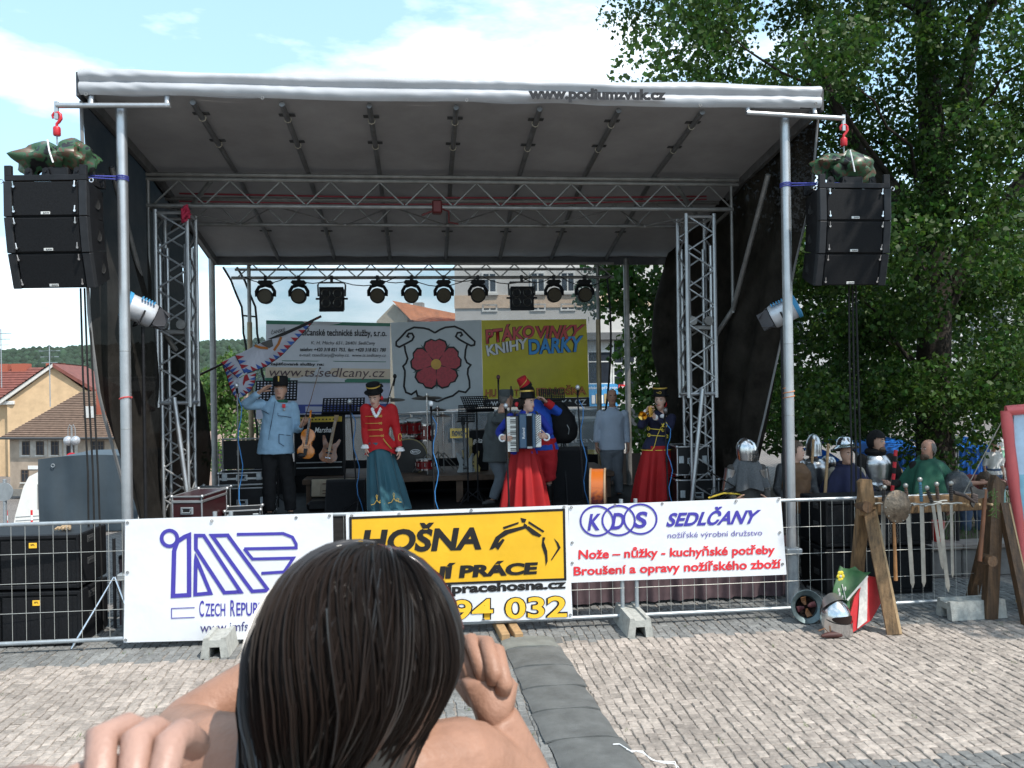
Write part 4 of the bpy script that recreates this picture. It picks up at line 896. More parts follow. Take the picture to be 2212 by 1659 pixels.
# ================================================================== PEOPLE
ctex = bpy.data.textures.new('folds', 'CLOUDS'); ctex.noise_scale = .11; ctex.noise_depth = 2
def fuse(name, mb, m, parent, vox=.013, sm=5, disp=0.0, extra=None, mats=None):
    me = bpy.data.meshes.new(name); me.from_pydata(mb.v, [], mb.f); o = bpy.data.objects.new(name, me); col.objects.link(o)
    r_ = o.modifiers.new('r', 'REMESH'); r_.mode = 'VOXEL'; r_.voxel_size = vox
    s_ = o.modifiers.new('s', 'SMOOTH'); s_.factor = .5; s_.iterations = sm
    if disp: d_ = o.modifiers.new('d', 'DISPLACE'); d_.texture = ctex; d_.strength = disp; d_.mid_level = .5; d_.texture_coords = 'GLOBAL'
    dg = bpy.context.evaluated_depsgraph_get(); m2 = bpy.data.meshes.new_from_object(o.evaluated_get(dg)); bpy.data.objects.remove(o); bpy.data.meshes.remove(me)
    if extra is not None:      # join loose detail (fingers) into the same mesh
        v = [tuple(q.co) for q in m2.vertices]; f = [tuple(p.vertices) for p in m2.polygons]; n0 = len(v)
        v += extra.v; f += [tuple(i+n0 for i in q) for q in extra.f]; bpy.data.meshes.remove(m2); m2 = bpy.data.meshes.new(name); m2.from_pydata(v, [], f)
    m2.name = name; m2.materials.clear(); m2.materials.append(m); m2.polygons.foreach_set('use_smooth', [True]*len(m2.polygons)); m2.update()
    return link(name, m2, parent)
skin = mat('skin', (.50, .285, .20), .5, 0, .08, 20, .05, 200, spec=.35); skin_p = mat('skin_pale', (.60, .37, .28), .5, 0, .06, 20, spec=.35); skin_t = mat('skin_tan', (.42, .22, .15), .5, 0, .1, 20, spec=.35)
eye_w = mat('eye_white', (.6, .58, .55), .3, 0, 0); eye_d = mat('eye_dark', (.02, .015, .012), .2, 0, 0); lip = mat('lip', (.36, .12, .10), .5, 0, 0); lip_r = mat('lip_red', (.40, .04, .05), .4, 0, 0)
hair_d = mat('hair_dark', (.022, .015, .011), .5, 0, .3, 60, .4, 150); hair_b = mat('hair_brown', (.075, .042, .022), .55, 0, .3, 60, .4, 150); hair_l = mat('hair_fair', (.38, .24, .11), .6, 0, .25, 60, .4, 150); hair_g = mat('hair_grey', (.12, .11, .10), .6, 0, .3, 60, .4, 150)
V = Vector
def pose(H=1.75, fem=False, **kw):
    s = H/1.75; sw = .165 if fem else .19
    d = dict(head=(0, -.015, 1.635), neck=(0, .012, 1.47), chest=(0, .01, 1.28), waist=(0, 0, 1.08), pel=(0, 0, .93),
        sL=(-sw, .01, 1.415), eL=(-sw-.055, .03, 1.13), wL=(-sw-.06, -.04, .88), fL=(-sw-.055, -.06, .72), sR=(sw, .01, 1.415), eR=(sw+.055, .03, 1.13), wR=(sw+.06, -.04, .88), fR=(sw+.055, -.06, .72),
        hL=(-.09, 0, .92), kL=(-.11, -.01, .50), aL=(-.12, .03, .08), hR=(.09, 0, .92), kR=(.11, -.01, .50), aR=(.12, .03, .08))
    d = {k: V(v)*s for k, v in d.items()}
    for k, v in kw.items(): d[k] = V(v)
    d['s'] = s; return d
def hand(mb, wr, tip, nrm, thumb, curl=.35, s=1.0, spread=.12, n=6):
    wr = V(wr); dv = (V(tip)-wr).normalized(); nrm = V(nrm); nrm = (nrm - dv*nrm.dot(dv)).normalized(); sd = dv.cross(nrm) * thumb   # sd points to the thumb side
    base = wr + dv*.088*s
    mb.loft([[wr + dv*t*s + sd*(a*w_*s) + nrm*(b_*h_*s) for a, b_ in ((-1, -.5), (-.5, -1), (.5, -1), (1, -.5), (1, .5), (.5, 1), (-.5, 1), (-1, .5))] for t, w_, h_ in ((-.02, .024, .018), (.01, .027, .018), (.05, .040, .016), (.085, .041, .013), (.094, .036, .010))])
    for i, (of, ln) in enumerate(((.031, .074), (.011, .084), (-.010, .078), (-.030, .060))):
        p = base + sd*of*s - dv*.012*s; d = (dv + sd*(of*spread*30)*.12).normalized(); q = [p]; rr = [.0095*s]
        for k, fr in enumerate((.45, .32, .23)):
            c = curl*(1+.12*i)*(k+.6); d2 = (d*math.cos(c) + nrm*math.sin(c)); p = p + d2*ln*s*fr; q.append(p); rr.append((.009, .0082, .0065)[k]*s)
        q.append(p + d2*.004*s); rr.append(.003*s); mb.tube(q, rr, n)
    p = wr + dv*.025*s + sd*.026*s; d = (dv*.75 + sd*.62 + nrm*.25).normalized(); q = [p - d*.01*s, p]; rr = [.012*s, .0125*s]
    for k, fr in enumerate((.05, .032, .022)):
        d = (d + dv*.16*k + nrm*curl*.35).normalized(); p = p + d*fr*s; q.append(p); rr.append((.0115, .010, .007)[k]*s)
    mb.tube(q, rr, n)
def head_matrix(p, yaw=0, pitch=0, roll=0): return Matrix.Translation(p) @ Matrix.Rotation(yaw, 4, 'Z') @ Matrix.Rotation(pitch, 4, 'X') @ Matrix.Rotation(roll, 4, 'Y') @ Matrix.Scale(1.06, 4)
def head_core(mb, Mh, s=1.0, fem=False):
    j = .9 if fem else 1.0
    mb.rings([(z*s, 0, cy*s, rx*s*(j if z < -.04 else 1), ry*s) for z, cy, rx, ry in ((-.128, -.045, .018, .015), (-.12, -.045, .034, .032), (-.095, -.032, .052, .058), (-.05, -.016, .064, .076), (-.01, -.002, .071, .090), (.03, .004, .074, .096), (.07, .008, .069, .090), (.10, .010, .052, .068), (.118, .010, .026, .034), (.122, .010, .008, .01))], 18, Mh)
    mb.tube([Mh @ V((0, -.088*s, .012*s)), Mh @ V((0, -.106*s, -.018*s)), Mh @ V((0, -.100*s, -.030*s))], [.008*s, .013*s, .012*s], 8)
    for sd in (-1, 1): mb.ell((sd*.074*s, .01*s, -.005*s), (.010*s, .018*s, .028*s), 8, 6, Mh); 
def face(root, Mh, s=1.0, lips=None, brow=None, open_eyes=True):
    for sd in (-1, 1):
        e = MB(); e.ell((sd*.030*s, -.083*s, .010*s), (.013*s, .008*s, .0065*s), 10, 6, Mh); eo = e.build('eye', eye_w, root)
        e = MB(); e.ell((sd*.030*s, -.089*s, .010*s), (.0058*s, .004*s, .0058*s), 8, 6, Mh); e.build('iris', eye_d, eo)
        e = MB(); e.tube([Mh @ V((sd*.013*s, -.094*s, .028*s)), Mh @ V((sd*.032*s, -.091*s, .034*s)), Mh @ V((sd*.048*s, -.080*s, .028*s))], [.003*s, .0045*s, .002*s], 6); e.build('eyebrow', brow or hair_d, root)
    e = MB(); e.tube([Mh @ V((-.022*s, -.088*s, -.054*s)), Mh @ V((0, -.095*s, -.056*s)), Mh @ V((.022*s, -.088*s, -.054*s))], [.003*s, .0065*s, .003*s], 8); e.build('mouth', lips or lip, root)
def hair_cap(Mh, s=1.0, low=-.02, face_z=.055, thick=.010, back=0.0, bald=None):
    b_ = MB(); nu, nv = 36, 18; vs = []; ok = []
    for j in range(nv+1):
        el = R(-50) + R(139)*j/nv
        for i in range(nu):
            a = 2*math.pi*i/nu; d = V((math.cos(el)*math.sin(a), -math.cos(el)*math.cos(a), math.sin(el)))
            t = .003*math.sin(9*a + 5*j)
            p = V((d.x*(.075+thick+t), d.y*(.097+thick+t)+.006, d.z*(.118+thick)+.003))
            vs.append(Mh @ (p*s)); fz = face_z if d.y < -.25 else (low if d.y > -.0 else low + (face_z-low)*min(1, -d.y/.25)*.55)
            if d.y > .2: fz = low - .04 - back
            k = p.z > fz
            if bald is not None and p.z > bald and d.y < .55: k = False
            ok.append(k)
    fs = []
    for j in range(nv):
        for i in range(nu):
            q = (j*nu+i, j*nu+(i+1) % nu, (j+1)*nu+(i+1) % nu, (j+1)*nu+i)
            if sum(ok[k] for k in q) >= 3: fs.append(q)
    b_.add(vs, fs); return b_
def torso(mb, P, ex=0.0, lowz=None, fem=False, belly=0.0, flare=0.0, neck=True):
    s = P['s']; pts_ = []; rr = []
    sw = (P['sR']-P['sL']).length/2
    lo = V(P['pel']) - V((0, 0, .10*s)) if lowz is None else V((P['pel'].x, P['pel'].y, lowz))
    mid = (P['sL']+P['sR'])/2; pts_ += [lo, P['pel'] + V((0, 0, .03*s)), P['waist'], P['chest'], mid - V((0, 0, .06*s)), mid - V((0, 0, .01*s)), mid + V((0, 0, .028*s)), mid + V((0, 0, .05*s))]
    w_ = ((.150 if ex == 0 else .168)+flare, .165 + flare*.6, (.122 if fem else .148)+belly, .150 if fem else .168, sw/s*.90, sw/s*.76, sw/s*.56, sw/s*.40)
    rr = [q*s + ex for q in w_]
    if neck: pts_.append(P['neck']); rr.append(.06*s + ex*.6)
    mb.tube(pts_, rr, 20, flat=.66, up=(0, 1, 0))
def limb(mb, a, b_, c, ra, rb_, rc, n=12):
    a, b_, c = V(a), V(b_), V(c); u_ = (a-b_).normalized(); mb.tube([a + u_*ra*.92, a + u_*ra*.75, a + u_*ra*.4, a, a.lerp(b_, .5), a.lerp(b_, .93), b_.lerp(c, .08), b_.lerp(c, .45), c], [ra*.25, ra*.6, ra*.9, ra, (ra+rb_)/2*1.03, rb_, rb_, (rb_+rc)/2*1.06, rc], n)
def body(root, P, sk, Mh, fem=False, handsN=((1, 0, 0), (-1, 0, 0)), curl=(.35, .35), hs=1.0, thumbs=(1, -1), vox=.013, spread=(.12, .12), arms=True):
    s = P['s']; b_ = MB(); torso(b_, P, 0, fem=fem); head_core(b_, Mh, s, fem); b_.tube([P['neck'] - V((0, 0, .05)), P['neck'], Mh @ V((0, .012*s, -.05*s))], [.07*s, (.050 if fem else .058)*s, (.048 if fem else .056)*s], 12)
    for q in 'LR':
        limb(b_, P['s'+q], P['e'+q], P['w'+q], .052*s, .040*s, .026*s); limb(b_, P['h'+q], P['k'+q], P['a'+q], .085*s, .052*s, .034*s)
        f = P['a'+q]; fd = P.get('toe'+q, f + V((0, -.16*s, -.05*s))); b_.tube([f + V((0, .04*s, -.03*s)), f.lerp(fd, .5), fd], [.035*s, .035*s, .022*s], 8)
    ex = MB()
    for i, q in enumerate('LR'): hand(ex, P['w'+q], P['f'+q], handsN[i], thumbs[i], curl[i], hs*s, spread[i])
    return fuse('body', b_, sk, root, vox, 4, extra=ex)
def jacket(root, P, m, name='jacket', hem=None, fem=False, ex=.022, sleeve=1.0, belly=0, flare=0.02, disp=.024, vox=.014, arms='LR', puff=0, neck=True):
    s = P['s']; b_ = MB(); torso(b_, P, ex, hem, fem, belly, flare, neck)
    for q in arms:
        e, w_ = V(P['e'+q]), V(P['w'+q]); w2 = e.lerp(w_, sleeve)
        limb(b_, V(P['s'+q]) + V((0, 0, .0)), e, w2, .066*s + puff, .056*s, .042*s)
    return fuse(name, b_, m, root, vox, 4, disp)
def trousers(root, P, m, ex=.014, disp=.026, name='trousers', to=None, wide=0.0):
    s = P['s']; b_ = MB(); b_.tube([P['pel'] + V((0, 0, .13*s)), P['pel'], P['pel'] - V((0, 0, .10*s)), P['pel'] - V((0, 0, .15*s))], [.155*s+ex, .170*s+ex, .168*s+ex, .13*s+ex], 18, flat=.68, up=(0, 1, 0))
    for q in 'LR': limb(b_, P['h'+q] - V((0, 0, .02)), P['k'+q], P['a'+q] + V((0, 0, .02 if to is None else to)), .092*s+ex, .064*s+ex+wide, .052*s+ex+wide)
    return fuse(name, b_, m, root, .015, 4, disp)
def shoes(root, P, m, name='shoe', top=.0):
    s = P['s']
    for q in 'LR':
        f = P['a'+q]; fd = P.get('toe'+q, f + V((0, -.17*s, -.05*s))); b_ = MB(); b_.tube([f + V((0, .05*s, -.035*s)), f + V((0, 0, -.03*s)), f.lerp(fd, .55), fd], [.040*s, .045*s, .045*s, .028*s], 10, flat=.8)
        if top: k = P['k'+q]; b_.tube([f + V((0, .01, -.04)), f.lerp(k, .3), f.lerp(k, top)], [.05*s, .058*s, .07*s], 12)
        fuse(name, b_, m, root, .012, 3)
def skirt(root, P, m, top, bot, rt, rb0, cx0=(0, 0), cx1=(0, 0), folds=11, seed=0, deep=.10):
    rr = random.Random(seed); ph = [rr.uniform(0, 6) for _ in range(4)]; n = 144; q = []
    for k in range(25):
        t = k/24; z = top + (bot-top)*t; r_ = rt + (rb0-rt)*t**.9; ring = []
        for j in range(n):
            a = 2*math.pi*j/n; f = deep*min(1, t*1.6+.1)*(.6*math.sin(folds*a + ph[0] + .5*math.sin(2*a+ph[1])) + .3*math.sin((folds*2-3)*a + ph[2]) + .2*math.sin(5*a+ph[3]))
            ring.append(V((cx0[0]+(cx1[0]-cx0[0])*t + r_*(1+f)*math.cos(a), cx0[1]+(cx1[1]-cx0[1])*t + r_*.78*(1+f)*math.sin(a), z)))
        q.append(ring)
    b_ = MB(); b_.loft(q, caps=False); return b_.build('skirt', m, root, sharp=70)
def braid(root, ps, m, r=.0045, name='gold_braid'): return MB().tube(ps, r, 6).build(name, m, root)
gold = mat('gold_braid', (.60, .40, .08), .4, .3, .1); gold_y = mat('braid_yellow', (.70, .52, .06), .6)
felt = mat('black_felt', (.010, .010, .011), .8, 0, .2, 30)
def surf_front(root, P, x, z, ex=.0):   # y of the jacket front at (x, z), fair approximation
    s = P['s']; z_ = [(P['pel'].z-.1, .19), (P['pel'].z, .18), (P['waist'].z, .16), (P['chest'].z, .185), ((P['sL'].z), .16)]
    w_ = .17
    for i in range(4):
        if z_[i][0] <= z <= z_[i+1][0]: k = (z-z_[i][0])/(z_[i+1][0]-z_[i][0]); w_ = z_[i][1] + (z_[i+1][1]-z_[i][1])*k
    t = min(.95, abs(x - P['chest'].x)/max(w_, .01)); return P['chest'].y - .66*w_*math.sqrt(1-t*t) - ex
def jpx(lx, ly, z0):  return lambda x, y, dly=0.0: (lambda q: V((q[0]-lx, dly, q[1]-z0)))(S(x, y, ly+dly))
def tophat(Mh, s=1.0, hgt=.115, tilt=0.0, taper=-.008):
    M2 = Mh @ Matrix.Translation((0, .0, .062*s)) @ Matrix.Rotation(tilt, 4, 'X')
    b_ = MB(); r_ = .088*s; b_.lathe([(.0, .0), (r_, 0), (r_*1.36, .006), (r_*1.43, .016), (r_*1.40, .02), (r_*1.06, .016), (r_+.004, .02), (r_+taper*.5, hgt*.6), (r_-taper*.5, hgt*.97), (r_*.9, hgt), (0, hgt)], 28, M2)
    return b_, M2
# ------------------------------------------------------------------ violinist
lx, ly = -2.46, 2.6; J = jpx(lx, ly, DECK)
T = sthing('person', 'saluting man in light blue uniform jacket and black shako holding a violin', 'person', lx, ly, DECK)
P = pose(1.82, sL=J(566, 873), eL=J(524, 877, -.06), wL=J(562, 846, -.16), fL=J(590, 827, -.17), sR=J(634, 876), eR=J(642, 928, .03), wR=J(651, 920, -.17), fR=J(660, 908, -.21), head=J(606, 842), neck=J(604, 864), chest=J(602, 897), waist=J(598, 935), pel=J(596, 962))
P['hL'] = P['pel'] + V((-.09, 0, 0)); P['hR'] = P['pel'] + V((.09, 0, 0)); P['kL'] = V((-.13, -.01, .5)); P['kR'] = V((.12, -.01, .5)); P['aL'] = V((-.14, .02, .08)); P['aR'] = V((.14, .02, .08))
Mh = head_matrix(P['head'], R(-4), R(-4)); ubl = mat('uniform_blue', (.25, .39, .52), .85, 0, .07, 5, .08, 300)
body(T, P, skin, Mh, handsN=((.5, -.4, -.9), (-.6, .7, .1)), curl=(.05, .75), thumbs=(1, -1)); face(T, Mh, P['s'], brow=hair_b)
jk = jacket(T, P, ubl, hem=J(600, 980).z, belly=.035, ex=.03, flare=.045, sleeve=.90, disp=.028)
trousers(T, P, mat('trouser_black', (.012, .012, .013), .85, 0, .2, 8), wide=.012); shoes(T, P, rubber)
b_ = MB(); b_.tube([Mh @ V((.062*math.cos(q*.785)*1.1, .02 + .062*math.sin(q*.785)*1.15, -.145)) for q in range(8)], .022, 8, closed=True); cl_ = b_.build('collar', mat('collar_green', (.02, .11, .06), .8), T)
b_ = MB(); b_.ell((0, -.080, -.098), (.026, .014, .022), 10, 8, Mh); b_.build('beard', mat('goatee', (.13, .075, .045), .8), T)
hair_cap(Mh, P['s'], -.005, .06, .004).build('hair', hair_b, T, sharp=70)
M2 = Mh @ Matrix.Translation((0, .0, .05)) @ Matrix.Rotation(R(4), 4, 'X'); b_ = MB(); b_.lathe([(0, .0), (.093, 0), (.096, .02), (.092, .11), (.075, .128), (0, .132)], 26, M2); ht = b_.build('shako', felt, T)
b_ = MB(); b_.grid(lambda u, v: M2 @ V(((.088+.045*v)*math.sin(R(-75)+R(150)*u), -(.09+.05*v)*math.cos(R(-75)+R(150)*u), .012-.014*v)), 14, 3); b_.build('visor', mat('patent_black', (.01, .01, .01), .15), ht)
b_ = MB(); b_.tube([M2 @ V((0, -.10, .055)), M2 @ V((0, -.10, .12))], [.008, .012], 8); b_.build('badge', gold, ht)
yf = lambda x, z: surf_front(T, P, x, z, .042)
for ps in ([J(568, 886), J(578, 890), J(586, 894)], [J(605, 891), J(605, 897), J(616, 898), J(631, 901)], [J(607, 936), J(607, 955), J(618, 962)], [J(607, 937), J(630, 940)]):
    MB().tube([(p.x, yf(p.x, p.z) - .004, p.z) for p in ps], .005, 5).build('pocket_seam', mat('seam_navy', (.05, .08, .13), .9), jk)
MB().tube([(q.x, yf(q.x, q.z)-.006, q.z) for q in (J(599, 866), J(594, 895), J(587, 930), J(580, 972))], .004, 5).build('front_seam', MATS['seam_navy'], jk)
p = J(617, 877); b_ = MB(); b_.box(p.x-.022, p.x+.022, yf(p.x, p.z)-.02, yf(p.x, p.z)-.008, p.z-.02, p.z+.03, .004); b_.build('medal_ribbon', inkr, jk); b_ = MB(); b_.ell((p.x+.004, yf(p.x, p.z)-.012, p.z-.045), (.018, .005, .018)); b_.build('medal', galv, jk)
# violin: hung from his hand by the neck
varn = mat('violin_varnish', (.48, .15, .015), .25, 0, .25, 9, clear=.5); ebony = mat('ebony', (.012, .010, .010), .35, 0, .1)
vt = J(664, 958, -.26); T2 = sthing('violin', 'orange brown violin held upright by its neck in the saluting man\'s hand', 'violin', lx + vt.x, ly - .28, DECK + vt.z, 0)
T2.rotation_euler = (R(-6), R(7), A + R(-6)); k = 1.12
prof = [(0, -.178), (.055, -.172), (.088, -.145), (.104, -.105), (.098, -.065), (.078, -.040), (.058, -.020), (.054, .01), (.062, .035), (.076, .05), (.084, .085), (.076, .13), (.050, .160), (.02, .172), (0, .174)]
pp = [(x*k, z*k) for x, z in prof] + [(-x*k, z*k) for x, z in prof[::-1][1:-1]]
b_ = MB(); b_.loft([[V((x*f, y, z*f)) for x, z in pp] for f, y in ((.9, -.030), (1.0, -.022), (1.0, .015), (.93, .022))]); b_.build('body', varn, T2)
b_ = MB(); b_.box(-.014, .014, -.052, -.036, -.01*k, .30*k, .004); b_.build('fingerboard', ebony, T2); b_ = MB(); b_.box(-.016, .016, -.036, -.015, .16*k, .30*k, .006); b_.tube([(0, -.03, .30*k), (0, -.03, .35*k), (0, -.045, .375*k), (0, -.03, .385*k), (0, -.02, .37*k)], .014, 8); b_.build('neck', varn, T2)
for q in range(4): b_ = MB(); sd = -1 if q % 2 else 1; b_.cyl((0, -.03, (.315+.015*q)*k), (sd*.045, -.03, (.315+.015*q)*k), .005); b_.ell((sd*.05, -.03, (.315+.015*q)*k), .011, 8, 6); b_.build('peg', ebony, T2)
b_ = MB(); b_.prism([(-.018, -.14*k), (.018, -.14*k), (.026, -.06*k), (-.026, -.06*k)], -.05, -.034); b_.build('tailpiece', ebony, T2); b_ = MB(); b_.ell((-.05, -.045, -.145*k), (.055, .02, .035)); b_.build('chin_rest', ebony, T2); b_ = MB(); b_.box(-.028, .028, -.058, -.03, -.032, -.026); b_.build('bridge', mat('maple', (.5, .3, .12), .5), T2)
for q in range(4): MB().cyl(((q-1.5)*.008, -.056, -.06*k), ((q-1.5)*.006, -.053, .30*k), .0012, n=4).build('string', chrome, T2)
for sd in (-1, 1): MB().tube([(sd*.04, -.033, .0), (sd*.036, -.033, -.03), (sd*.042, -.033, -.06)], .003, 5).build('f_hole', ebony, T2)
b0 = J(651, 925, -.24); b1 = J(690, 795, -.22); T2 = sthing('violin_bow', 'thin violin bow pointing up from the saluting man\'s hand', 'bow', lx, ly, DECK)
b_ = MB(); b_.tube([b0, b0.lerp(b1, .5) + V((.012, 0, 0)), b1], [.0065, .005, .004], 6); b_.build('stick', mat('bow_wood', (.12, .045, .02), .4), T2); b_ = MB(); b_.tube([b0 + V((.012, 0, .02)), b1 + V((.015, 0, -.01))], .004, 5, flat=.5); b_.build('hair', mat('bow_hair', (.5, .46, .38), .6), T2); b_ = MB(); b_.ell(b1 + V((.008, 0, 0)), (.012, .006, .014)); b_.build('tip', ebony, T2)
# ------------------------------------------------------------------ woman in red jacket
lx, ly = -1.13, 2.4; J = jpx(lx, ly, DECK)
T = sthing('person', 'woman in red braided jacket, long teal skirt and small black top hat', 'person', lx, ly, DECK)
P = pose(1.68, True, sL=J(791, 886), eL=J(789, 928, .02), wL=J(790, 964, -.03), fL=J(794, 998, -.06), sR=J(845, 886), eR=J(857, 930, .0), wR=J(864, 970, -.06), fR=J(863, 998, -.09), head=J(809, 858, -.05), neck=J(816, 884, -.01), chest=J(818, 910), waist=J(817, 940), pel=J(822, 968))
P['hL'] = P['pel'] + V((-.08, 0, 0)); P['hR'] = P['pel'] + V((.08, 0, 0)); P['kL'] = P['hL'] + V((0, -.02, -.42)); P['kR'] = P['hR'] + V((.03, -.02, -.42)); P['aL'] = V((P['kL'].x, .02, .08)); P['aR'] = V((P['kR'].x+.03, .02, .08))
Mh = head_matrix(P['head'], R(-14), R(22), 0); redj = mat('jacket_red', (.42, .005, .009), .8, 0, .08, 5, .05, 200)
body(T, P, skin_p, Mh, True, handsN=((.8, 0, 0), (-.8, 0, 0)), curl=(.25, .3)); face(T, Mh, P['s'], lip_r)
b_ = MB(); torso(b_, P, .02, J(820, 968).z, True, 0, .035)
for q, pf in (('L', .022), ('R', .022)): limb(b_, P['s'+q] + V((0, 0, .012)), P['e'+q], P['e'+q].lerp(P['w'+q], .88), .070 + pf*.6, .055, .043)
jk = fuse('jacket', b_, redj, T, .013, 4, .020)
b_ = MB(); x0, x1 = J(788, 968), J(850, 966)
def peplum(u, v):
    a = R(-160) + R(320)*u; r_ = .155 + .05*v; c_ = P['pel']; drop = .02 + .13*v*(1 - .55*max(0, math.cos(a*1.0))**3 + .0)
    return (c_.x + r_*1.05*math.sin(a), c_.y - r_*.72*math.cos(a)*1.0, c_.z + .12 - drop*1.25 - .02)
b_.grid(lambda u, v: peplum(u, v), 48, 8); b_.build('peplum', redj, jk, sharp=70)
sk_ = skirt(T, P, mat('skirt_teal', (.008, .075, .105), .6, 0, .12, 4, sheen=.3), J(820, 955).z, .10, .145, .27, (J(817, 955).x, 0), (J(839, 1095).x, .02), 7, 3, .22)
yf = lambda x, z: surf_front(T, P, x, z, .040)
for k, (y, xa, xb) in enumerate(((899, 790, 820), (914, 790, 820), (928, 796, 821), (941, 799, 824))):
    a, b2 = J(xa, y), J(xb, y-1); q = [(a.x + (b2.x-a.x)*t/6, yf(a.x + (b2.x-a.x)*t/6, a.z), a.z + (b2.z-a.z)*t/6) for t in range(7)]
    braid(jk, q, gold); braid(jk, [(b2.x + .02 + .018*math.cos(t*.7), yf(b2.x, b2.z)-.004, b2.z + .016*math.sin(t*.7*2)) for t in range(10)], gold, .004)
a = [J(829, 946), J(836, 956), J(846, 968)]; braid(jk, [(p.x, yf(p.x, p.z)-.01, p.z) for p in a], gold, .008)
w_ = P['wR']; e_ = P['eR']; q = e_.lerp(w_, .35); braid(jk, [(q.x + .03 + .02*math.cos(t*.6), q.y - .055, q.z + .05*math.sin(t*.6)) for t in range(11)], gold)
for q in 'LR':
    w_ = P['w'+q]; c_ = MB()
    for k in range(3): c_.tube([w_ + V(((.042+.008*k)*math.cos(t*.45)*(1+.15*math.sin(t*2.7)), (.042+.008*k)*math.sin(t*.45)*(1+.15*math.cos(t*2.7)), .012-.016*k)) for t in range(14)], .009, 5, closed=True)
    c_.build('lace_cuff', inkw, T)
c_ = MB(); q = []
for k in range(25):
    t = k/24; sx = -1 + 2*t; x_ = P['neck'].x - .012 + sx*.058; z_ = P['neck'].z + .015 - .115*(1-abs(sx))**.8; q.append(V((x_ + .008*math.sin(k*2.4), min(P['neck'].y - .045, yf(x_, z_) + .012) - .010*math.cos(k*2.4), z_)))
c_.tube(q, [.017 + .006*math.sin(k*1.9) for k in range(25)], 8)
c_.build('lace_collar', inkw, T)
hair_cap(Mh, P['s'], -.02, .05, .010, .02).build('hair', hair_d, T, sharp=70)
b_, M2 = tophat(Mh, P['s'], .125); ht = b_.build('top_hat', felt, T)
b_ = MB(); b_.lathe([(.0895, .088), (.0905, .088), (.0905, .105), (.0895, .105)], 26, M2); b_.build('hat_band', gold, ht)
b_ = MB()
for k in range(5): b_.ell((.09 + .01*math.cos(k*2), .01 + .02*k*.5, .035 + .018*k*.7), (.022, .016, .018), 8, 6, M2)
b_.build('hat_trim', felt, ht)
b_ = MB(); b_.ell((.085, .02, -.02), (.02, .02, .03), 8, 6, Mh); b_.build('red_rosette', inkr, T)
for xa, yb in ((818, 1082), (854, 1078)):    # looped gold embroidery at the hem
    p = J(xa, yb); ang = (p.x - J(839, 1095).x)/.285; yy = -.27*.78*math.sqrt(max(.05, 1-ang*ang)) - .018
    braid(sk_, [(p.x + a*1.1, yy - .006, p.z + b*1.1) for a, b in ((-.08, -.02), (-.04, -.01), (-.01, .04), (.0, .09), (-.012, .105), (-.02, .085), (-.006, .03), (.02, .0), (.045, .008), (.05, .03), (.03, .035), (.02, .012), (.05, -.01), (.08, -.012))], gold, .0042)
# ------------------------------------------------------------------ accordion player
lx, ly = .86, 2.25; J = jpx(lx, ly, DECK)
T = sthing('person', 'smiling woman in blue jacket and long red skirt playing an accordion', 'person', lx, ly, DECK)
P = pose(1.6, True, sL=J(1103, 900), eL=J(1077, 934, -.02), wL=J(1085, 946, -.26), fL=J(1106, 948, -.34), sR=J(1164, 900), eR=J(1188, 932, -.05), wR=J(1180, 944, -.25), fR=J(1160, 938, -.35), head=J(1139, 871, -.03), neck=J(1134, 896), chest=J(1132, 922), waist=J(1132, 950), pel=J(1132, 975))
P['hL'] = P['pel'] + V((-.08, 0, 0)); P['hR'] = P['pel'] + V((.08, 0, 0)); P['kL'] = P['hL'] + V((-.02, -.02, -.4)); P['kR'] = P['hR'] + V((.02, -.02, -.4)); P['aL'] = V((P['kL'].x, .02, .08)); P['aR'] = V((P['kR'].x, .02, .08))
Mh = head_matrix(P['head'], R(52), R(-2), 0); blj = mat('jacket_royal_blue', (.012, .03, .30), .8, 0, .1, 5)
body(T, P, skin_p, Mh, True, handsN=((0, .9, 0), (-.2, .9, 0)), curl=(.3, .35), thumbs=(1, -1)); face(T, Mh, P['s'], lip_r); jacket(T, P, blj, hem=P['pel'].z-.04, fem=True, ex=.018, sleeve=.9)
skirt(T, P, mat('skirt_red', (.34, .004, .006), .8, 0, .12, 4), J(1132, 968).z, .08, .16, .295, (J(1132, 968).x, 0), (J(1134, 1090).x, 0), 9, 8, .27)
for q in 'LR':
    w_ = P['w'+q]; c_ = MB(); c_.tube([w_ + V((.05*math.cos(t*.52)*.8, -.01 + .02*math.sin(t*.52), .042*math.sin(t*.52))) for t in range(12)], .012, 6, closed=True); c_.build('lace_cuff', inkw, T)
hair_cap(Mh, P['s'], -.03, .05, .012, .03).build('hair', hair_d, T, sharp=70); b_ = MB(); b_.ell((0, .10, -.03), (.05, .045, .05), 10, 8, Mh); b_.build('hair_bun', hair_d, T)
b_ = MB(); b_.ell((-.03, .135, -.01), (.03, .03, .035), 8, 6, Mh); b_.ell((.03, .135, -.04), (.03, .03, .045), 8, 6, Mh); b_.build('red_bow', inkr, T)
b_, M2 = tophat(Mh, P['s'], .115); ht = b_.build('top_hat', felt, T); b_ = MB(); b_.lathe([(.087, .088), (.0875, .088), (.0875, .108), (.087, .108)], 26, M2); b_.build('hat_band', gold, ht)
A2 = sthing('accordion', 'blue and black piano accordion with white keys on the smiling woman\'s chest', 'accordion', lx, ly, DECK)
ab = mat('accordion_blue', (.045, .10, .17), .3, .2, .1, clear=.4); abk = mat('accordion_black', (.012, .012, .014), .3, 0, .1, clear=.3); ivory = mat('ivory', (.78, .77, .72), .3, 0, .02)
ay = -.30; tl_, br_ = J(1121, 894, ay), J(1170, 968, ay); x0, x1, z1, z0 = tl_.x, br_.x, tl_.z, br_.z; w3 = (x1-x0)
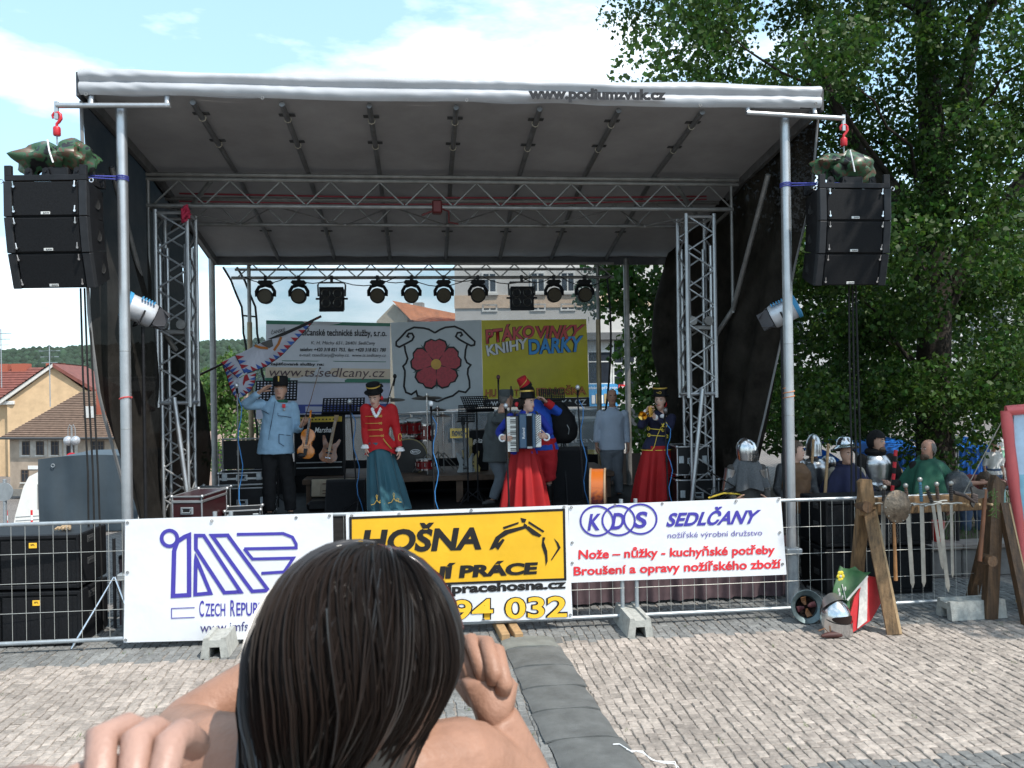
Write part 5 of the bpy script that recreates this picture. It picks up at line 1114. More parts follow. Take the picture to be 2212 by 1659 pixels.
b_ = MB(); b_.box(x0, x0 + w3*.34, ay, ay+.19, z0, z1, .012); b_.build('treble_casing', ab, A2)
bl_ = MB()
for k in range(7): bl_.box(x0 + w3*(.345 + .035*k), x0 + w3*(.37 + .035*k), ay+.006 + (.008 if k % 2 else 0), ay+.18, z0+.008, z1-.006, .003)
bl_.build('bellows', abk, A2); MB().box(x0 + w3*.345, x0 + w3*.585, ay+.004, ay+.03, z1-.03, z1+.002, .002).build('bellows_strap', galv, A2); MB().box(x0 + w3*.345, x0 + w3*.585, ay+.0, ay+.03, z0-.002, z0+.026, .002).build('bellows_strap', galv, A2)
MB().box(x0 + w3*.59, x0 + w3*.74, ay, ay+.19, z0, z1, .01).build('bass_casing', ab, A2)
b_ = MB(); b_.box(x0 + w3*.745, x1, ay+.006, ay+.16, z0+.01, z1-.02, .01); bb = b_.build('button_board', ivory, A2)
for i in range(4):
    for j in range(13):
        p = MB(); p.cyl((x0 + w3*(.775 + .055*i), ay+.008, z0+.06+.03*j+.012*i), (x0 + w3*(.775+.055*i), ay-.001, z0+.06+.03*j+.012*i), .0075, n=6); p.build('bass_button', abk, bb)
text('Roland', [(x0+w3*.25, z0+.13), (x0+w3*.25, z0+.27), (x0+w3*.13, z0+.27), (x0+w3*.13, z0+.13)], ay-.004, inkw, A2, .01)
kx1 = J(1119, 900, ay).x; kx0 = J(1093, 900, ay).x; ka, kb = J(1100, 900, ay).z, J(1100, 976, ay).z
MB().box(kx0, kx1+.01, ay+.03, ay+.10, kb-.008, ka+.008, .006).build('keyboard_bed', abk, A2)
nk = 22
for k in range(nk):
    za = kb + (ka-kb)*k/nk; MB().box(kx0+.003, kx1-.03, ay+.012, ay+.03, za+.0012, za + (ka-kb)/nk - .0012, .001).build('white_key', ivory, A2)
    if k % 7 not in (2, 6): MB().box(kx0+.055, kx1-.02, ay+.002, ay+.02, za + (ka-kb)/nk - .0055, za + (ka-kb)/nk + .0055, .001).build('black_key', abk, A2)
for sx in (P['sL'].x*.8, P['sR'].x*.75): MB().tube([(sx, .05, P['sL'].z+.06), (sx, -.09, P['sL'].z+.06), (sx*1.05, -.2, z1-.05)], .018, 6, flat=.35).build('shoulder_strap', abk, A2)
# ------------------------------------------------------------------ trumpeter
lx, ly = 2.66, 2.4; J = jpx(lx, ly, DECK)
T = sthing('person', 'woman in navy braided jacket and long red skirt blowing a trumpet', 'person', lx, ly, DECK)
P = pose(1.6, True, sL=J(1398, 905), eL=J(1382, 922, -.16), wL=J(1396, 890, -.27), fL=J(1405, 876, -.30), sR=J(1452, 902), eR=J(1446, 930, -.10), wR=J(1416, 902, -.25), fR=J(1404, 890, -.32), head=J(1426, 866, -.04), neck=J(1430, 893), chest=J(1424, 920), waist=J(1420, 944), pel=J(1418, 966))
P['hL'] = P['pel'] + V((-.08, 0, 0)); P['hR'] = P['pel'] + V((.08, 0, 0)); P['kL'] = P['hL'] + V((-.02, -.02, -.4)); P['kR'] = P['hR'] + V((.02, -.02, -.4)); P['aL'] = V((P['kL'].x, .02, .08)); P['aR'] = V((P['kR'].x, .02, .08))
Mh = head_matrix(P['head'], R(-28), R(2), 0); nav = mat('jacket_navy', (.010, .012, .040), .85, 0, .1, 5)
body(T, P, skin_p, Mh, True, handsN=((.5, -.6, 0), (-.6, .5, 0)), curl=(.6, .5)); face(T, Mh, P['s'], lip_r); jk = jacket(T, P, nav, hem=J(1418, 970).z, fem=True, ex=.02, sleeve=.9, flare=.045)
skirt(T, P, MATS['skirt_red'], J(1418, 962).z, .08, .18, .285, (J(1418, 962).x, 0), (J(1412, 1080).x, 0), 7, 12, .24)
yf = lambda x, z: surf_front(T, P, x, z, .046)
for y, xa, xb in ((925, 1397, 1424), (939, 1398, 1433)):
    a, b2 = J(xa, y), J(xb, y+2); q = [(a.x + (b2.x-a.x)*t/8, yf(a.x + (b2.x-a.x)*t/8, a.z) - .006, a.z + (b2.z-a.z)*t/8) for t in range(9)]; braid(jk, q, gold_y, .006)
    for c in (a, b2): braid(jk, [(c.x + .022*math.cos(t*.6)*(1 if t % 2 else .6), yf(c.x, c.z)-.008, c.z + .022*math.sin(t*.6)) for t in range(11)], gold_y, .005)
braid(jk, [(q.x, yf(q.x, q.z)-.008, q.z) for q in (J(1421, 920), J(1413, 940), J(1407, 964), J(1402, 972))], gold_y, .005)
q = P['eR'].lerp(P['wR'], .45); braid(jk, [(q.x + .04*math.cos(t*.9), q.y - .06, q.z + .035*math.sin(t*1.3)) for t in range(12)], gold_y, .006)
braid(jk, [(P['pel'].x + .215*math.sin(R(-100+10*t)), -.215*.68*math.cos(R(-100+10*t)), J(1418, 971).z) for t in range(21)], gold_y, .006)
for q in 'LR': c_ = MB(); c_.ell(P['w'+q] + V((0, .01, 0)), (.04, .035, .04), 10, 8); c_.build('lace_cuff', inkw, T)
c_ = MB(); c_.ell(J(1432, 899, -.10), (.045, .03, .03), 10, 8); c_.build('lace_collar', inkw, T)
hair_cap(Mh, P['s'], -.03, .05, .010, .02).build('hair', hair_b, T, sharp=70); b_ = MB(); b_.ell((.03, .11, -.05), (.035, .03, .05), 10, 8, Mh); b_.build('red_bow', inkr, T)
b_, M2 = tophat(Mh, P['s'], .12, 0, .02); ht = b_.build('top_hat', felt, T); b_ = MB(); b_.lathe([(.0935, .10), (.0945, .10), (.0975, .118), (.0965, .118)], 26, M2); b_.build('hat_band', gold, ht)
b_ = MB(); b_.tube([M2 @ V((.02 + .016*math.cos(t*.7), -.092, .055 + .014*math.sin(t*.7))) for t in range(9)], .004, 6, closed=True); b_.tube([M2 @ V((.0, -.094, .045)), M2 @ V((-.025, -.09, .06))], .004, 6); b_.build('horn_badge', gold, ht)
brass = mat('brass', (.65, .40, .10), .18, 1, .08)
m0, b0 = J(1418, 874, -.14), J(1388, 898, -.52); dv = (b0-m0).normalized(); T2 = sthing('trumpet', 'polished brass trumpet at the lips of the woman in the navy jacket', 'trumpet', lx, ly, DECK)
lp = V((.02, 0, -.055)); b_ = MB(); b_.tube([m0, m0.lerp(b0, .78), m0.lerp(b0, .82) + lp*.3, m0.lerp(b0, .80) + lp*.8, m0.lerp(b0, .72) + lp, m0.lerp(b0, .35) + lp, m0.lerp(b0, .27) + lp*.8, m0.lerp(b0, .25) + lp*.3, m0.lerp(b0, .3) + V((0, 0, .012))], .008, 8); b_.build('tubing', brass, T2)
M2 = Matrix.Translation(b0) @ dv.to_track_quat('Z', 'Y').to_matrix().to_4x4(); b_ = MB(); b_.lathe([(.009, -.30), (.011, -.15), (.018, -.07), (.032, -.025), (.060, 0), (.062, .002), (.056, -.006), (.028, -.028), (.012, -.07), (.001, -.1)], 28, M2); b_.build('bell', brass, T2)
for k in range(3): p = m0.lerp(b0, .42 + .075*k); MB().cyl(p + V((.0, 0, .05)), p + lp + V((0, 0, -.03)), .013).build('valve', brass, T2)
b_ = MB(); b_.lathe([(.006, .06), (.008, .02), (.014, 0), (.014, -.006), (.008, .0)], 14, Matrix.Translation(m0) @ dv.to_track_quat('Z', 'Y').to_matrix().to_4x4()); b_.build('mouthpiece', chrome, T2)
# ------------------------------------------------------------------ man in pale shirt at the back
lx, ly = 2.43, 3.95; J = jpx(lx, ly, DECK)
T = sthing('person', 'bald man in pale blue shirt and grey trousers standing behind the trumpeter', 'person', lx, ly, DECK)
P = pose(1.67, head=J(1322, 858), neck=J(1323, 880), sL=J(1296, 893), sR=J(1349, 893), eL=J(1289, 930, .03), eR=J(1354, 930, .03), wL=J(1288, 962), fL=J(1290, 985, -.05), wR=J(1357, 962), fR=J(1358, 985, -.05), chest=J(1322, 915), waist=J(1322, 942), pel=J(1322, 964))
P['hL'] = P['pel'] + V((-.09, 0, 0)); P['hR'] = P['pel'] + V((.09, 0, 0)); P['kL'] = J(1312, 1022); P['kR'] = J(1334, 1022); P['aL'] = V((P['kL'].x-.02, .02, .08)); P['aR'] = J(1338, 1066)
Mh = head_matrix(P['head'], R(-6), R(3)); body(T, P, skin_t, Mh); face(T, Mh, P['s']); hair_cap(Mh, P['s'], -.03, .06, .003, 0, .045).build('hair', hair_g, T, sharp=70)
jacket(T, P, mat('shirt_pale', (.40, .46, .55), .8, 0, .06, 5, .05, 120), 'shirt', hem=J(1322, 972).z, ex=.026, sleeve=.82, belly=.02, flare=.03, disp=.02); trousers(T, P, mat('jeans_grey', (.14, .155, .175), .85, 0, .12, 8), ex=.018, disp=.02); shoes(T, P, rubber)
b_ = MB(); b_.tube([P['neck'] + V((.07*math.cos(t*.52), .055*math.sin(t*.52)-.005, .0 + .012*math.sin(t*.52))) for t in range(12)], .014, 6, closed=True); b_.build('collar', MATS['shirt_pale'], T)
# ------------------------------------------------------------------ grey soldier, seen from behind
lx, ly = .58, 2.95; J = jpx(lx, ly, DECK)
T = sthing('person', 'stout man in grey field uniform and cap with a rifle slung, turned away', 'person', lx, ly, DECK)
P = pose(1.68, head=J(1094, 861), neck=J(1084, 884), sL=J(1062, 900, -.05), sR=J(1106, 898, .12), eL=J(1060, 940, -.1), eR=J(1112, 930, .2), wL=J(1075, 965, -.05), fL=J(1085, 978, 0), wR=J(1120, 945, .1), fR=J(1128, 948, .05), chest=J(1078, 922), waist=J(1074, 950), pel=J(1076, 976))
P['hL'] = P['pel'] + V((-.08, 0, 0)); P['hR'] = P['pel'] + V((.08, .05, 0)); P['kL'] = J(1082, 1030); P['kR'] = J(1098, 1028, .1); P['aL'] = V((J(1066, 1070).x, .05, .10)); P['aR'] = V((P['kR'].x, .1, .08)); P['toeL'] = P['aL'] + V((-.16, -.03, -.05))
Mh = head_matrix(P['head'], R(105), R(0)); fg = mat('field_grey', (.075, .085, .085), .95, 0, .15, 6, .1, 150)
body(T, P, skin, Mh); face(T, Mh, P['s']); jacket(T, P, fg, hem=P['pel'].z-.14, ex=.03, belly=.04, flare=.04, sleeve=.95, disp=.02); trousers(T, P, mat('breeches_grey', (.13, .15, .17), .9, 0, .12, 8), ex=.02, disp=.02); shoes(T, P, mat('boot_grey', (.05, .05, .05), .7))
hair_cap(Mh, P['s'], -.03, .06, .003).build('hair', hair_g, T, sharp=70)
b_ = MB(); b_.lathe([(0, .03), (.092, .03), (.098, .05), (.096, .11), (.085, .125), (0, .118)], 22, Mh); b_.build('cap', fg, T)
b_ = MB(); b_.box(-.16, .08, -.22, -.10, P['chest'].z-.0, P['chest'].z+.10, .03, Matrix.Translation((.02, -.02, .05))); b_.build('bread_bag', fg, T)
T2 = sthing('rifle', 'long wooden rifle slung on the grey soldier\'s shoulder, muzzle up', 'rifle', lx, ly, DECK); m0, m1 = J(1104, 834, -.22), J(1098, 998, -.22); rw = mat('rifle_wood', (.20, .07, .022), .45, 0, .25, 8)
b_ = MB(); b_.tube([m0.lerp(m1, .12), m0.lerp(m1, .5), m0.lerp(m1, .62), m0.lerp(m1, .72), m0.lerp(m1, .85), m1], [.017, .024, .026, .026, .045, .052], 10, flat=.6); b_.build('stock', rw, T2); MB().cyl(m0, m0.lerp(m1, .6) + V((0, -.02, 0)), .010).build('barrel', steel_b, T2); b_ = MB(); p = m0.lerp(m1, .62); b_.cyl(p, p + V((.07, -.02, -.03)), .007); b_.ell(p + V((.075, -.02, -.03)), .012, 8, 6); b_.build('bolt', steel_b, T2)
# ------------------------------------------------------------------ hussar in blue coat, arm raised to his cap
lx, ly = 1.0, 2.72; J = jpx(lx, ly, DECK)
T = sthing('person', 'man in bright blue coat with red cuffs holding his red tall cap', 'person', lx, ly, DECK)
P = pose(1.75, head=J(1138, 850, .05), neck=J(1150, 872), sL=J(1134, 888, .05), sR=J(1184, 880, -.05), eL=J(1130, 930, .05), wL=J(1140, 955, -.1), fL=J(1150, 965, -.15), eR=J(1212, 893, -.10), wR=J(1180, 868, -.16), fR=J(1160, 848, -.16), chest=J(1162, 908), waist=J(1168, 940), pel=J(1170, 966))
P['hL'] = P['pel'] + V((-.09, 0, 0)); P['hR'] = P['pel'] + V((.09, 0, 0)); P['kL'] = V((.0, 0, .5)); P['kR'] = J(1184, 1030); P['aL'] = V((.02, 0, .08)); P['aR'] = V((J(1188, 1075).x, .0, .08))
Mh = head_matrix(P['head'], R(-70), R(14)); hb = mat('coat_blue', (.010, .07, .42), .8, 0, .1, 5); hr = mat('hussar_red', (.42, .008, .014), .85, 0, .1, 6)
body(T, P, skin, Mh, curl=(.3, .5)); face(T, Mh, P['s']); hair_cap(Mh, P['s'], -.04, .05, .012, .03).build('hair', hair_d, T, sharp=70); jacket(T, P, hb, 'coat', hem=P['pel'].z-.04, ex=.028, flare=.05, sleeve=.8)
q0, q1 = P['eR'].lerp(P['wR'], .62), P['eR'].lerp(P['wR'], .98); MB().tube([q0, q1], [.062, .06], 14).build('cuff', hr, T)
trousers(T, P, hr, ex=.05, to=.30, disp=.03); shoes(T, P, mat('boot_black', (.010, .010, .010), .3), 'boot', .72)
b_ = MB(); M2 = Matrix.Translation(J(1131, 826)) @ Matrix.Rotation(R(-30), 4, 'Y') @ Matrix.Rotation(R(10), 4, 'X'); M2 = M2 @ Matrix.Scale(.86, 4); b_.lathe([(0, -.10), (.10, -.10), (.098, -.06), (.085, .07), (.08, .09), (0, .095)], 22, M2); ht = b_.build('tall_cap', hr, T)
b_ = MB(); b_.lathe([(.099, -.10), (.108, -.10), (.108, -.05), (.099, -.05)], 22, M2); b_.build('cap_band', felt, ht); braid(ht, [M2 @ V((.09*math.cos(t), -.09*abs(math.sin(t))-.005, .06-.10*t/3)) for t in [k*.3 for k in range(11)]], gold, .006)
# ================================================================== STAGE GEAR
RIS = DECK + .40
def tripod(T, z, r, n=3, m=None, rad=.009):
    for k in range(n): MB().cyl((0, 0, z), (r*math.cos(k*2.094+.5), r*math.sin(k*2.094+.5), .01), rad, n=6).build('leg', m or steel_b, T)
bluec = mat('cable_blue', (.04, .20, .48), .5)
def mic_stand(px, py, ly, label, z0=None, base=None, boom=None, m=None, cable=True, ball=None, vint=False):
    z0 = DECK if z0 is None else z0; bx = S(base or px, py, ly)[0]; T = sthing('microphone_stand', label, 'microphone', bx, ly, z0, 0, 'microphone stands on the stage'); m = m or steel_b
    tx, tz = S(px, py, ly); tx -= bx; tz -= z0; tripod(T, .18, .28, m=m)
    if boom: hz = boom; MB().cyl((0, 0, .02), (0, 0, hz), .011).build('pole', m, T); MB().cyl((-(tx)*.35, 0, hz-.25*(tz-hz)), (tx*.9, -.02, hz + (tz-hz)*.92), .008).build('boom', m, T)
    else: MB().cyl((0, 0, .02), (tx*.97, 0, tz-.10), .011).build('pole', m, T); MB().cyl((tx*.5, 0, tz*.5), (tx*.5, 0, tz*.5+.06), .017).build('clutch', m, T)
    d = V((tx*.1, -.05, .10)).normalized(); p = V((tx, -.03, tz)); b_ = MB(); b_.tube([p - d*.16, p - d*.03], [.011, .017], 10); mc = b_.build('microphone', steel_b, T)
    b_ = MB(); b_.ell(p + V((0, 0, .008)), (.030, .030, .036) if not vint else (.034, .03, .042), 12, 9); b_.build('grille', ball or mat('mic_silver', (.62, .63, .65), .35, .6, .2, 200), mc)
    if cable:
        q = [p - d*.16]; 
        for k in range(1, 12): t = k/11; q.append(V((tx*(1-t) + .03*math.sin(k*1.3) + .035, -.03 + .015*math.cos(k*1.7), (tz-.15)*(1-t) + .02)))
        MB().tube(q, .0065, 6).build('cable', bluec, T)
    return T
mic_stand(512, 834, 2.15, 'straight microphone stand with blue cable left of the saluting man', m=alu_d)
mic_stand(756, 869, 2.75, 'microphone stand with white tipped microphone left of the red jacket woman', base=771)
mic_stand(853, 814, 4.2, 'drum overhead microphone on a slanting boom behind the red jacket woman', RIS, base=832, boom=.95, cable=False, ball=rubber)
mic_stand(931, 873, 1.9, 'microphone stand with blue cable before the drum kit', base=936, ball=inkw)
mic_stand(1092, 878, 1.75, 'thin microphone stand in front of the accordion keyboard', base=1097, cable=False)
mic_stand(1076, 816, 3.5, 'dark microphone behind the grey soldier\'s cap', base=1080, ball=mat('mic_maroon', (.10, .03, .035), .5), cable=False)
mic_stand(1247, 838, 2.2, 'microphone stand with curling blue cable right of the hussar', base=1259)
mic_stand(1436, 888, 1.95, 'vintage chrome microphone stand in front of the trumpeter', base=1441, vint=True, ball=mat('mic_dark', (.16, .15, .15), .35, .6))
def music_stand(px, py, wpx, hpx, ly, label, tilt=20, rz=0.0, z0=None):
    z0 = DECK if z0 is None else z0; x, z = S(px, py, ly); T = sthing('music_stand', label, 'music stand', x, ly, z0, rz, 'music stands on the stage'); k = 11.8/FPX*(1+.09*(ly-2.4)); wd, hh = wpx*k, hpx*k
    M1 = Matrix.Translation((0, 0, z-z0)) @ Matrix.Rotation(R(-tilt), 4, 'X'); b_ = MB(); nx, nz = 12, 7
    # perforated desk: frame strips around rows of holes
    xs_ = [-wd/2 + wd*i/(nx*2+1) for i in range(nx*2+2)]; zs_ = [-hh/2 + hh*j/(nz*2+1) for j in range(nz*2+2)]
    vs_ = [M1 @ V((a, 0, c)) for c in zs_ for a in xs_]; n_ = len(xs_)
    b_.add(vs_, [(j*n_+i, j*n_+i+1, (j+1)*n_+i+1, (j+1)*n_+i) for j in range(len(zs_)-1) for i in range(len(xs_)-1) if not (i % 2 and j % 2)])
    b_.build('desk', blackp, T, sharp=70); MB().box(-wd/2, wd/2, -.05, .0, -hh/2-.01, -hh/2, 0, M1).build('ledge', blackp, T)
    MB().cyl((0, .01, .05), (0, .01, z-z0), .012).build('pole', steel_b, T); tripod(T, .2, .26)
music_stand(597, 843, 82, 42, 3.25, 'perforated black music stand behind the saluting man'); music_stand(742, 877, 84, 44, 3.1, 'perforated black music stand above the guitar amplifier', 42)
music_stand(1030, 872, 60, 46, 3.3, 'black music stand left of the grey soldier', 48, R(18)); music_stand(1008, 893, 40, 34, 3.25, 'tilted black music stand beside the bass guitar', 8, R(-30)); music_stand(1192, 852, 54, 24, 3.4, 'black music stand behind the hussar\'s raised arm', 15)
# guitar amplifier
def amp(px0, px1, py0, py1, ly, label, txt, tb, goldp=True, z0=RIS):
    (x0, z1), (x1, zb) = S(px0, py0, ly), S(px1, py1, ly); T = sthing('guitar_amplifier', label, 'amplifier', (x0+x1)/2, ly, z0); w2 = (x1-x0)/2; hh = z1-z0
    MB().box(-w2, w2, 0, .3, 0, hh, .015).build('cabinet', blackp, T); MB().box(-w2+.02, w2-.02, -.006, .01, .03, hh-.13, .004).build('grille_cloth', mat('grille_cloth', (.010, .010, .011), .9, 0, .2, 80, .2, 300), T)
    if goldp:
        b_ = MB(); b_.box(-w2+.02, w2-.02, -.012, .01, hh-.11, hh-.03, .003); cp = b_.build('control_panel', mat('panel_gold', (.50, .36, .05), .35, .5), T)
        for k in range(12): MB().cyl((-w2+.07+k*(2*w2-.16)/11, -.012, hh-.07), (-w2+.07+k*(2*w2-.16)/11, -.035, hh-.07), .012, n=8).build('knob', ebony, cp)
    text(txt, rect(*tb(w2, hh)), -.010, inkw, T, .01, .3); 
    for z_ in (.12, .2): MB().box(-w2+.03, w2-.03, -.010, -.004, z_, z_+.015, .002).build('trim_strip', galv, T) if goldp else None
    return T
amp(634, 743, 897, 985, 4.0, 'black guitar amplifier with gold control panel behind the violin', 'Marshall', lambda w_, h: (-.06, w_*.62, h-.27, h-.19))
amp(1015, 1056, 930, 1030, 4.15, 'black bass cabinet with script lettering left of the grey soldier', 'guitar', lambda w_, h: (-w_*.7, w_*.6, h-.22, h-.12), False)
def guitar(px0, py0, px1, py1, ly, label, mb_, mn, name='electric_guitar', z0=RIS):
    a, b_ = S(px0, py0, ly), S(px1, py1, ly); d = Vector((b_[0]-a[0], b_[1]-a[1])); T = sthing(name, label, 'guitar', a[0], ly, a[1]); T.rotation_euler = (R(-8), math.atan2(d.x, d.y), A); L_ = d.length
    pr = [(0, -.19), (.07, -.185), (.125, -.14), (.135, -.08), (.105, -.02), (.10, .04), (.125, .11), (.135, .17), (.11, .185), (.07, .12), (.03, .09), (-.03, .09), (-.06, .12), (-.11, .205), (-.14, .20), (-.125, .11), (-.10, .03), (-.11, -.03), (-.14, -.09), (-.12, -.15), (-.07, -.185)]
    b2 = MB(); b2.prism(pr, -.02, .02); b2.build('body', mb_, T); b2 = MB(); b2.box(-.022, .022, -.035, -.018, -.02, L_-.12, .004); b2.build('neck', mn, T); b2 = MB(); b2.prism([(-.022, L_-.12), (.022, L_-.12), (.035, L_-.08), (.03, L_+.02), (-.02, L_+.03), (-.035, L_-.02)], -.03, -.015); b2.build('headstock', mn, T)
    for z_ in (-.06, .0): MB().box(-.045, .045, -.03, -.018, z_, z_+.025, .004).build('pickup', ebony, T)
    MB().box(-.04, .04, -.032, -.018, -.13, -.11, .003).build('bridge', chrome, T)
    for k in range(6): MB().cyl((-.012+.005*k, -.04, -.12), (-.01+.004*k, -.04, L_-.1), .0008, n=3).build('string', chrome, T)
guitar(712, 972, 727, 893, 3.75, 'amber sunburst electric guitar leaning on the amplifier', mat('sunburst', (.26, .075, .012), .25, 0, .45, 5, clear=.4), mat('maple_neck', (.40, .27, .13), .4))
guitar(1006, 1005, 1000, 905, 4.0, 'black curved bass guitar on a stand right of the drums', mat('guitar_black', (.012, .012, .012), .15, clear=.5), mat('guitar_black', ()), 'bass_guitar')
guitar(1018, 1000, 1016, 950, 4.05, 'cream yellow necked guitar beside the black bass guitar', mat('guitar_cream', (.32, .24, .06), .4), mat('guitar_cream', ()))
# open instrument case with bows
x, z = S(722, 1031, 3.35); T = sthing('instrument_case', 'open beige lined violin case with bows in its lid', 'violin case', x, 3.35, DECK + .12); cr_m = mat('case_lining', (.36, .30, .22), .9, 0, .1, 10)
k = .60; M1 = Matrix.Translation((0, .1, .02)) @ Matrix.Rotation(R(-14), 4, 'X'); MB().box(-.36, .36, .0, .06, .0, .29, .03, M1).build('lid', case_black, T); b_ = MB(); b_.box(-.34, .34, -.012, .01, .015, .275, .01, M1); ll = b_.build('lining', cr_m, T)
MB().box(-.34, -.20, -.03, -.01, .02, .27, .015, M1).build('pocket', cr_m, ll)
for z_ in (.06, .10, .20): MB().cyl(M1 @ V((-.18, -.03, z_)), M1 @ V((.33, -.03, z_)), .006, n=6).build('bow', MATS['bow_wood'], ll)
MB().box(-.36, .36, -.28, .08, -.12, .02, .04).build('tray', case_black, T)
# drums
shell = mat('drum_red', (.16, .008, .010), .2, 0, .2, 6, clear=.6); headw = mat('drum_head', (.65, .65, .62), .4); 
def drum(name, label, px, py, ly, r, h, cat='drum', tilt=0, axis='Z', z0=None, legs=None, front=None):
    x, z = S(px, py, ly); T = sthing(name, label, cat, x, ly, z0 if z0 is not None else RIS, 0, 'drum kit'); z -= (z0 if z0 is not None else RIS)
    M1 = Matrix.Translation((0, 0, z)) @ Matrix.Rotation(R(tilt), 4, 'X')
    MB().lathe([(0, -h/2), (r, -h/2), (r, h/2), (0, h/2)], 28, M1).build('shell', shell if not front else blackp, T)
    for s_ in (-1, 1): MB().lathe([(r-.004, s_*h/2 - .012), (r+.010, s_*h/2-.012), (r+.010, s_*h/2+.012), (r-.006, s_*h/2+.012)], 28, M1).build('hoop', chrome if not front else mat('hoop_gold', (.25, .20, .08), .4), T)
    MB().lathe([(0, h/2+.004), (r-.005, h/2+.004), (r-.005, h/2), (0, h/2)], 28, M1).build('head', headw if not front else mat('head_black', (.012, .012, .013), .3), T)
    for k in range(8): a = k*.785; MB().box(r*math.cos(a)-.008, r*math.cos(a)+.008, r*math.sin(a)-.008, r*math.sin(a)+.008, -h*.2, h*.2, .002, M1).build('lug', chrome, T)
    return T, M1
T, M1 = drum('bass_drum', 'large black fronted bass drum with oval badge', 884, 985, 4.35, .28, .40, tilt=90, front=True)
b_ = MB(); b_.ribbon([(.10 + .075*math.cos(q*.31), .08 + .035*math.sin(q*.31)) for q in range(20)], .008, 0, True); q_ = MB(); q_.add([tuple(M1 @ V((p[0], p[2], .208))) for p in b_.v], b_.f); q_.build('badge', inkw, T, sharp=70)
text('MAPEX', [(.045, .065+M1.translation.z), (.155, .065+M1.translation.z), (.155, .098+M1.translation.z), (.045, .098+M1.translation.z)], -.212, inkw, T, .02)
drum('tom_drum', 'dark red rack tom above the bass drum', 893, 921, 4.3, .13, .2, tilt=12); drum('tom_drum', 'dark red small tom beside the red jacket woman\'s sleeve', 868, 922, 4.35, .12, .18, tilt=12); drum('floor_tom', 'dark red floor tom right of the bass drum', 916, 934, 4.5, .16, .24); drum('snare_drum', 'chrome snare drum hanging low right of the bass drum', 918, 1003, 3.9, .14, .14)
def cymbal(px, py, ly, r, label, tilt=-8):
    x, z = S(px, py, ly); T = sthing('cymbal_stand', label, 'cymbal', x, ly, RIS, 0, 'drum kit'); z -= RIS
    MB().lathe([(0, .02), (.03, .018), (.05, .0), (r, -.022), (r, -.025), (.05, -.004), (0, .012)], 32, Matrix.Translation((0, 0, z)) @ Matrix.Rotation(R(tilt), 4, 'X')).build('cymbal', mat('cymbal_bronze', (.14, .11, .08), .3, .9, .15), T)
    MB().cyl((0, 0, .02), (0, 0, z+.05), .010).build('pole', chrome, T); tripod(T, .3, .28, m=alu_d); MB().cyl((0, 0, z+.02), (0, 0, z+.05), .014).build('wing_nut', chrome, T)
cymbal(922, 857, 4.0, .235, 'crash cymbal on a tall stand before the rose banner'); cymbal(842, 861, 4.4, .24, 'cymbal half hidden behind the red jacket woman\'s hat'); cymbal(957, 897, 4.2, .17, 'flat ride cymbal right of the drum kit', -3); cymbal(945, 883, 4.4, .14, 'small splash cymbal behind the centre microphone', -10)
for k, (px, py) in enumerate(((878, 960), (905, 962), (960, 985), (975, 1000), (944, 1000))):
    pass
# black coat / gig bag on a stand behind the hussar
x, z = S(1218, 955, 3.2); T = sthing('gig_bag', 'large black padded instrument bag hanging right of the hussar', 'bag', x, 3.2, DECK); b_ = MB()
z -= DECK; b_.rings([(z-.02, -.02, 0, .10, .06), (z+.05, 0, 0, .19, .10), (z+.2, 0, 0, .22, .12), (z+.38, -.03, 0, .19, .11), (z+.52, -.06, 0, .13, .09), (z+.6, -.08, 0, .05, .05)], 20); fuse('bag', b_, mat('bag_black', (.008, .008, .009), .7, 0, .2, 10), T, .02, 4, .03)
MB().tube([(.05, -.11, z+.12), (.06, -.13, z+.2), (.03, -.12, z+.26)], .006, 6).build('zip_pull', galv, T); tripod(T, z+.1, .25); MB().cyl((0, 0, .05), (0, 0, z+.1), .014).build('pole', steel_b, T)
# wedge monitors
def wedge(px0, px1, py0, py1, ly, label, flip=1):
    (x0, z1), (x1, z0) = S(px0, py0, ly), S(px1, py1, ly); T = sthing('monitor_wedge', label, 'speaker', (x0+x1)/2, ly, DECK, 0, 'stage monitor wedges'); w2 = (x1-x0)/2; hh = z1-DECK
    b_ = MB(); b_.loft([[V((s_*w2, 0, 0)), V((s_*w2, .4, 0)), V((s_*w2, .4, hh*.45)), V((s_*w2*.95, .25, hh)), V((s_*w2*.95, .12, hh))] for s_ in (-1, 1)]); b_.build('cabinet', blackp, T)
    b_ = MB(); b_.add([(-w2*.93, -.004, hh*.06), (w2*.93, -.004, hh*.06), (w2*.88, .108, hh*.94), (-w2*.88, .108, hh*.94)], [(0, 1, 2, 3)]); b_.build('grille', grille, T)
wedge(1186, 1276, 968, 1050, 3.0, 'black monitor wedge between the hussar and the pale shirt man')
wedge(700, 790, 1040, 1085, 2.9, 'low black monitor wedge under the open violin case')
# upright red bass drum used as a percussion box
(x0, z1), (x1, z0_) = S(1270, 1015, 1.75), S(1313, 1085, 1.75); T = sthing('percussion_drum', 'worn orange and maroon drum standing on its edge near the stage front', 'drum', (x0+x1)/2, 1.75, DECK, R(-14))
w2 = (x1-x0)/2*.72; hh = z1-DECK; wm = bpy.data.materials.new('worn_sunburst'); wm.use_nodes = True; t = wm.node_tree; bs = t.nodes['Principled BSDF']; bs.inputs['Roughness'].default_value = .35
co = N(t, 'ShaderNodeTexCoord'); sx = N(t, 'ShaderNodeSeparateXYZ'); nz = N(t, 'ShaderNodeTexNoise'); nz.inputs['Scale'].default_value = 25; nz.inputs['Detail'].default_value = 6; ad = N(t, 'ShaderNodeMath', operation='MULTIPLY_ADD'); ad.inputs[1].default_value = .35; r_ = N(t, 'ShaderNodeValToRGB'); e = r_.color_ramp.elements
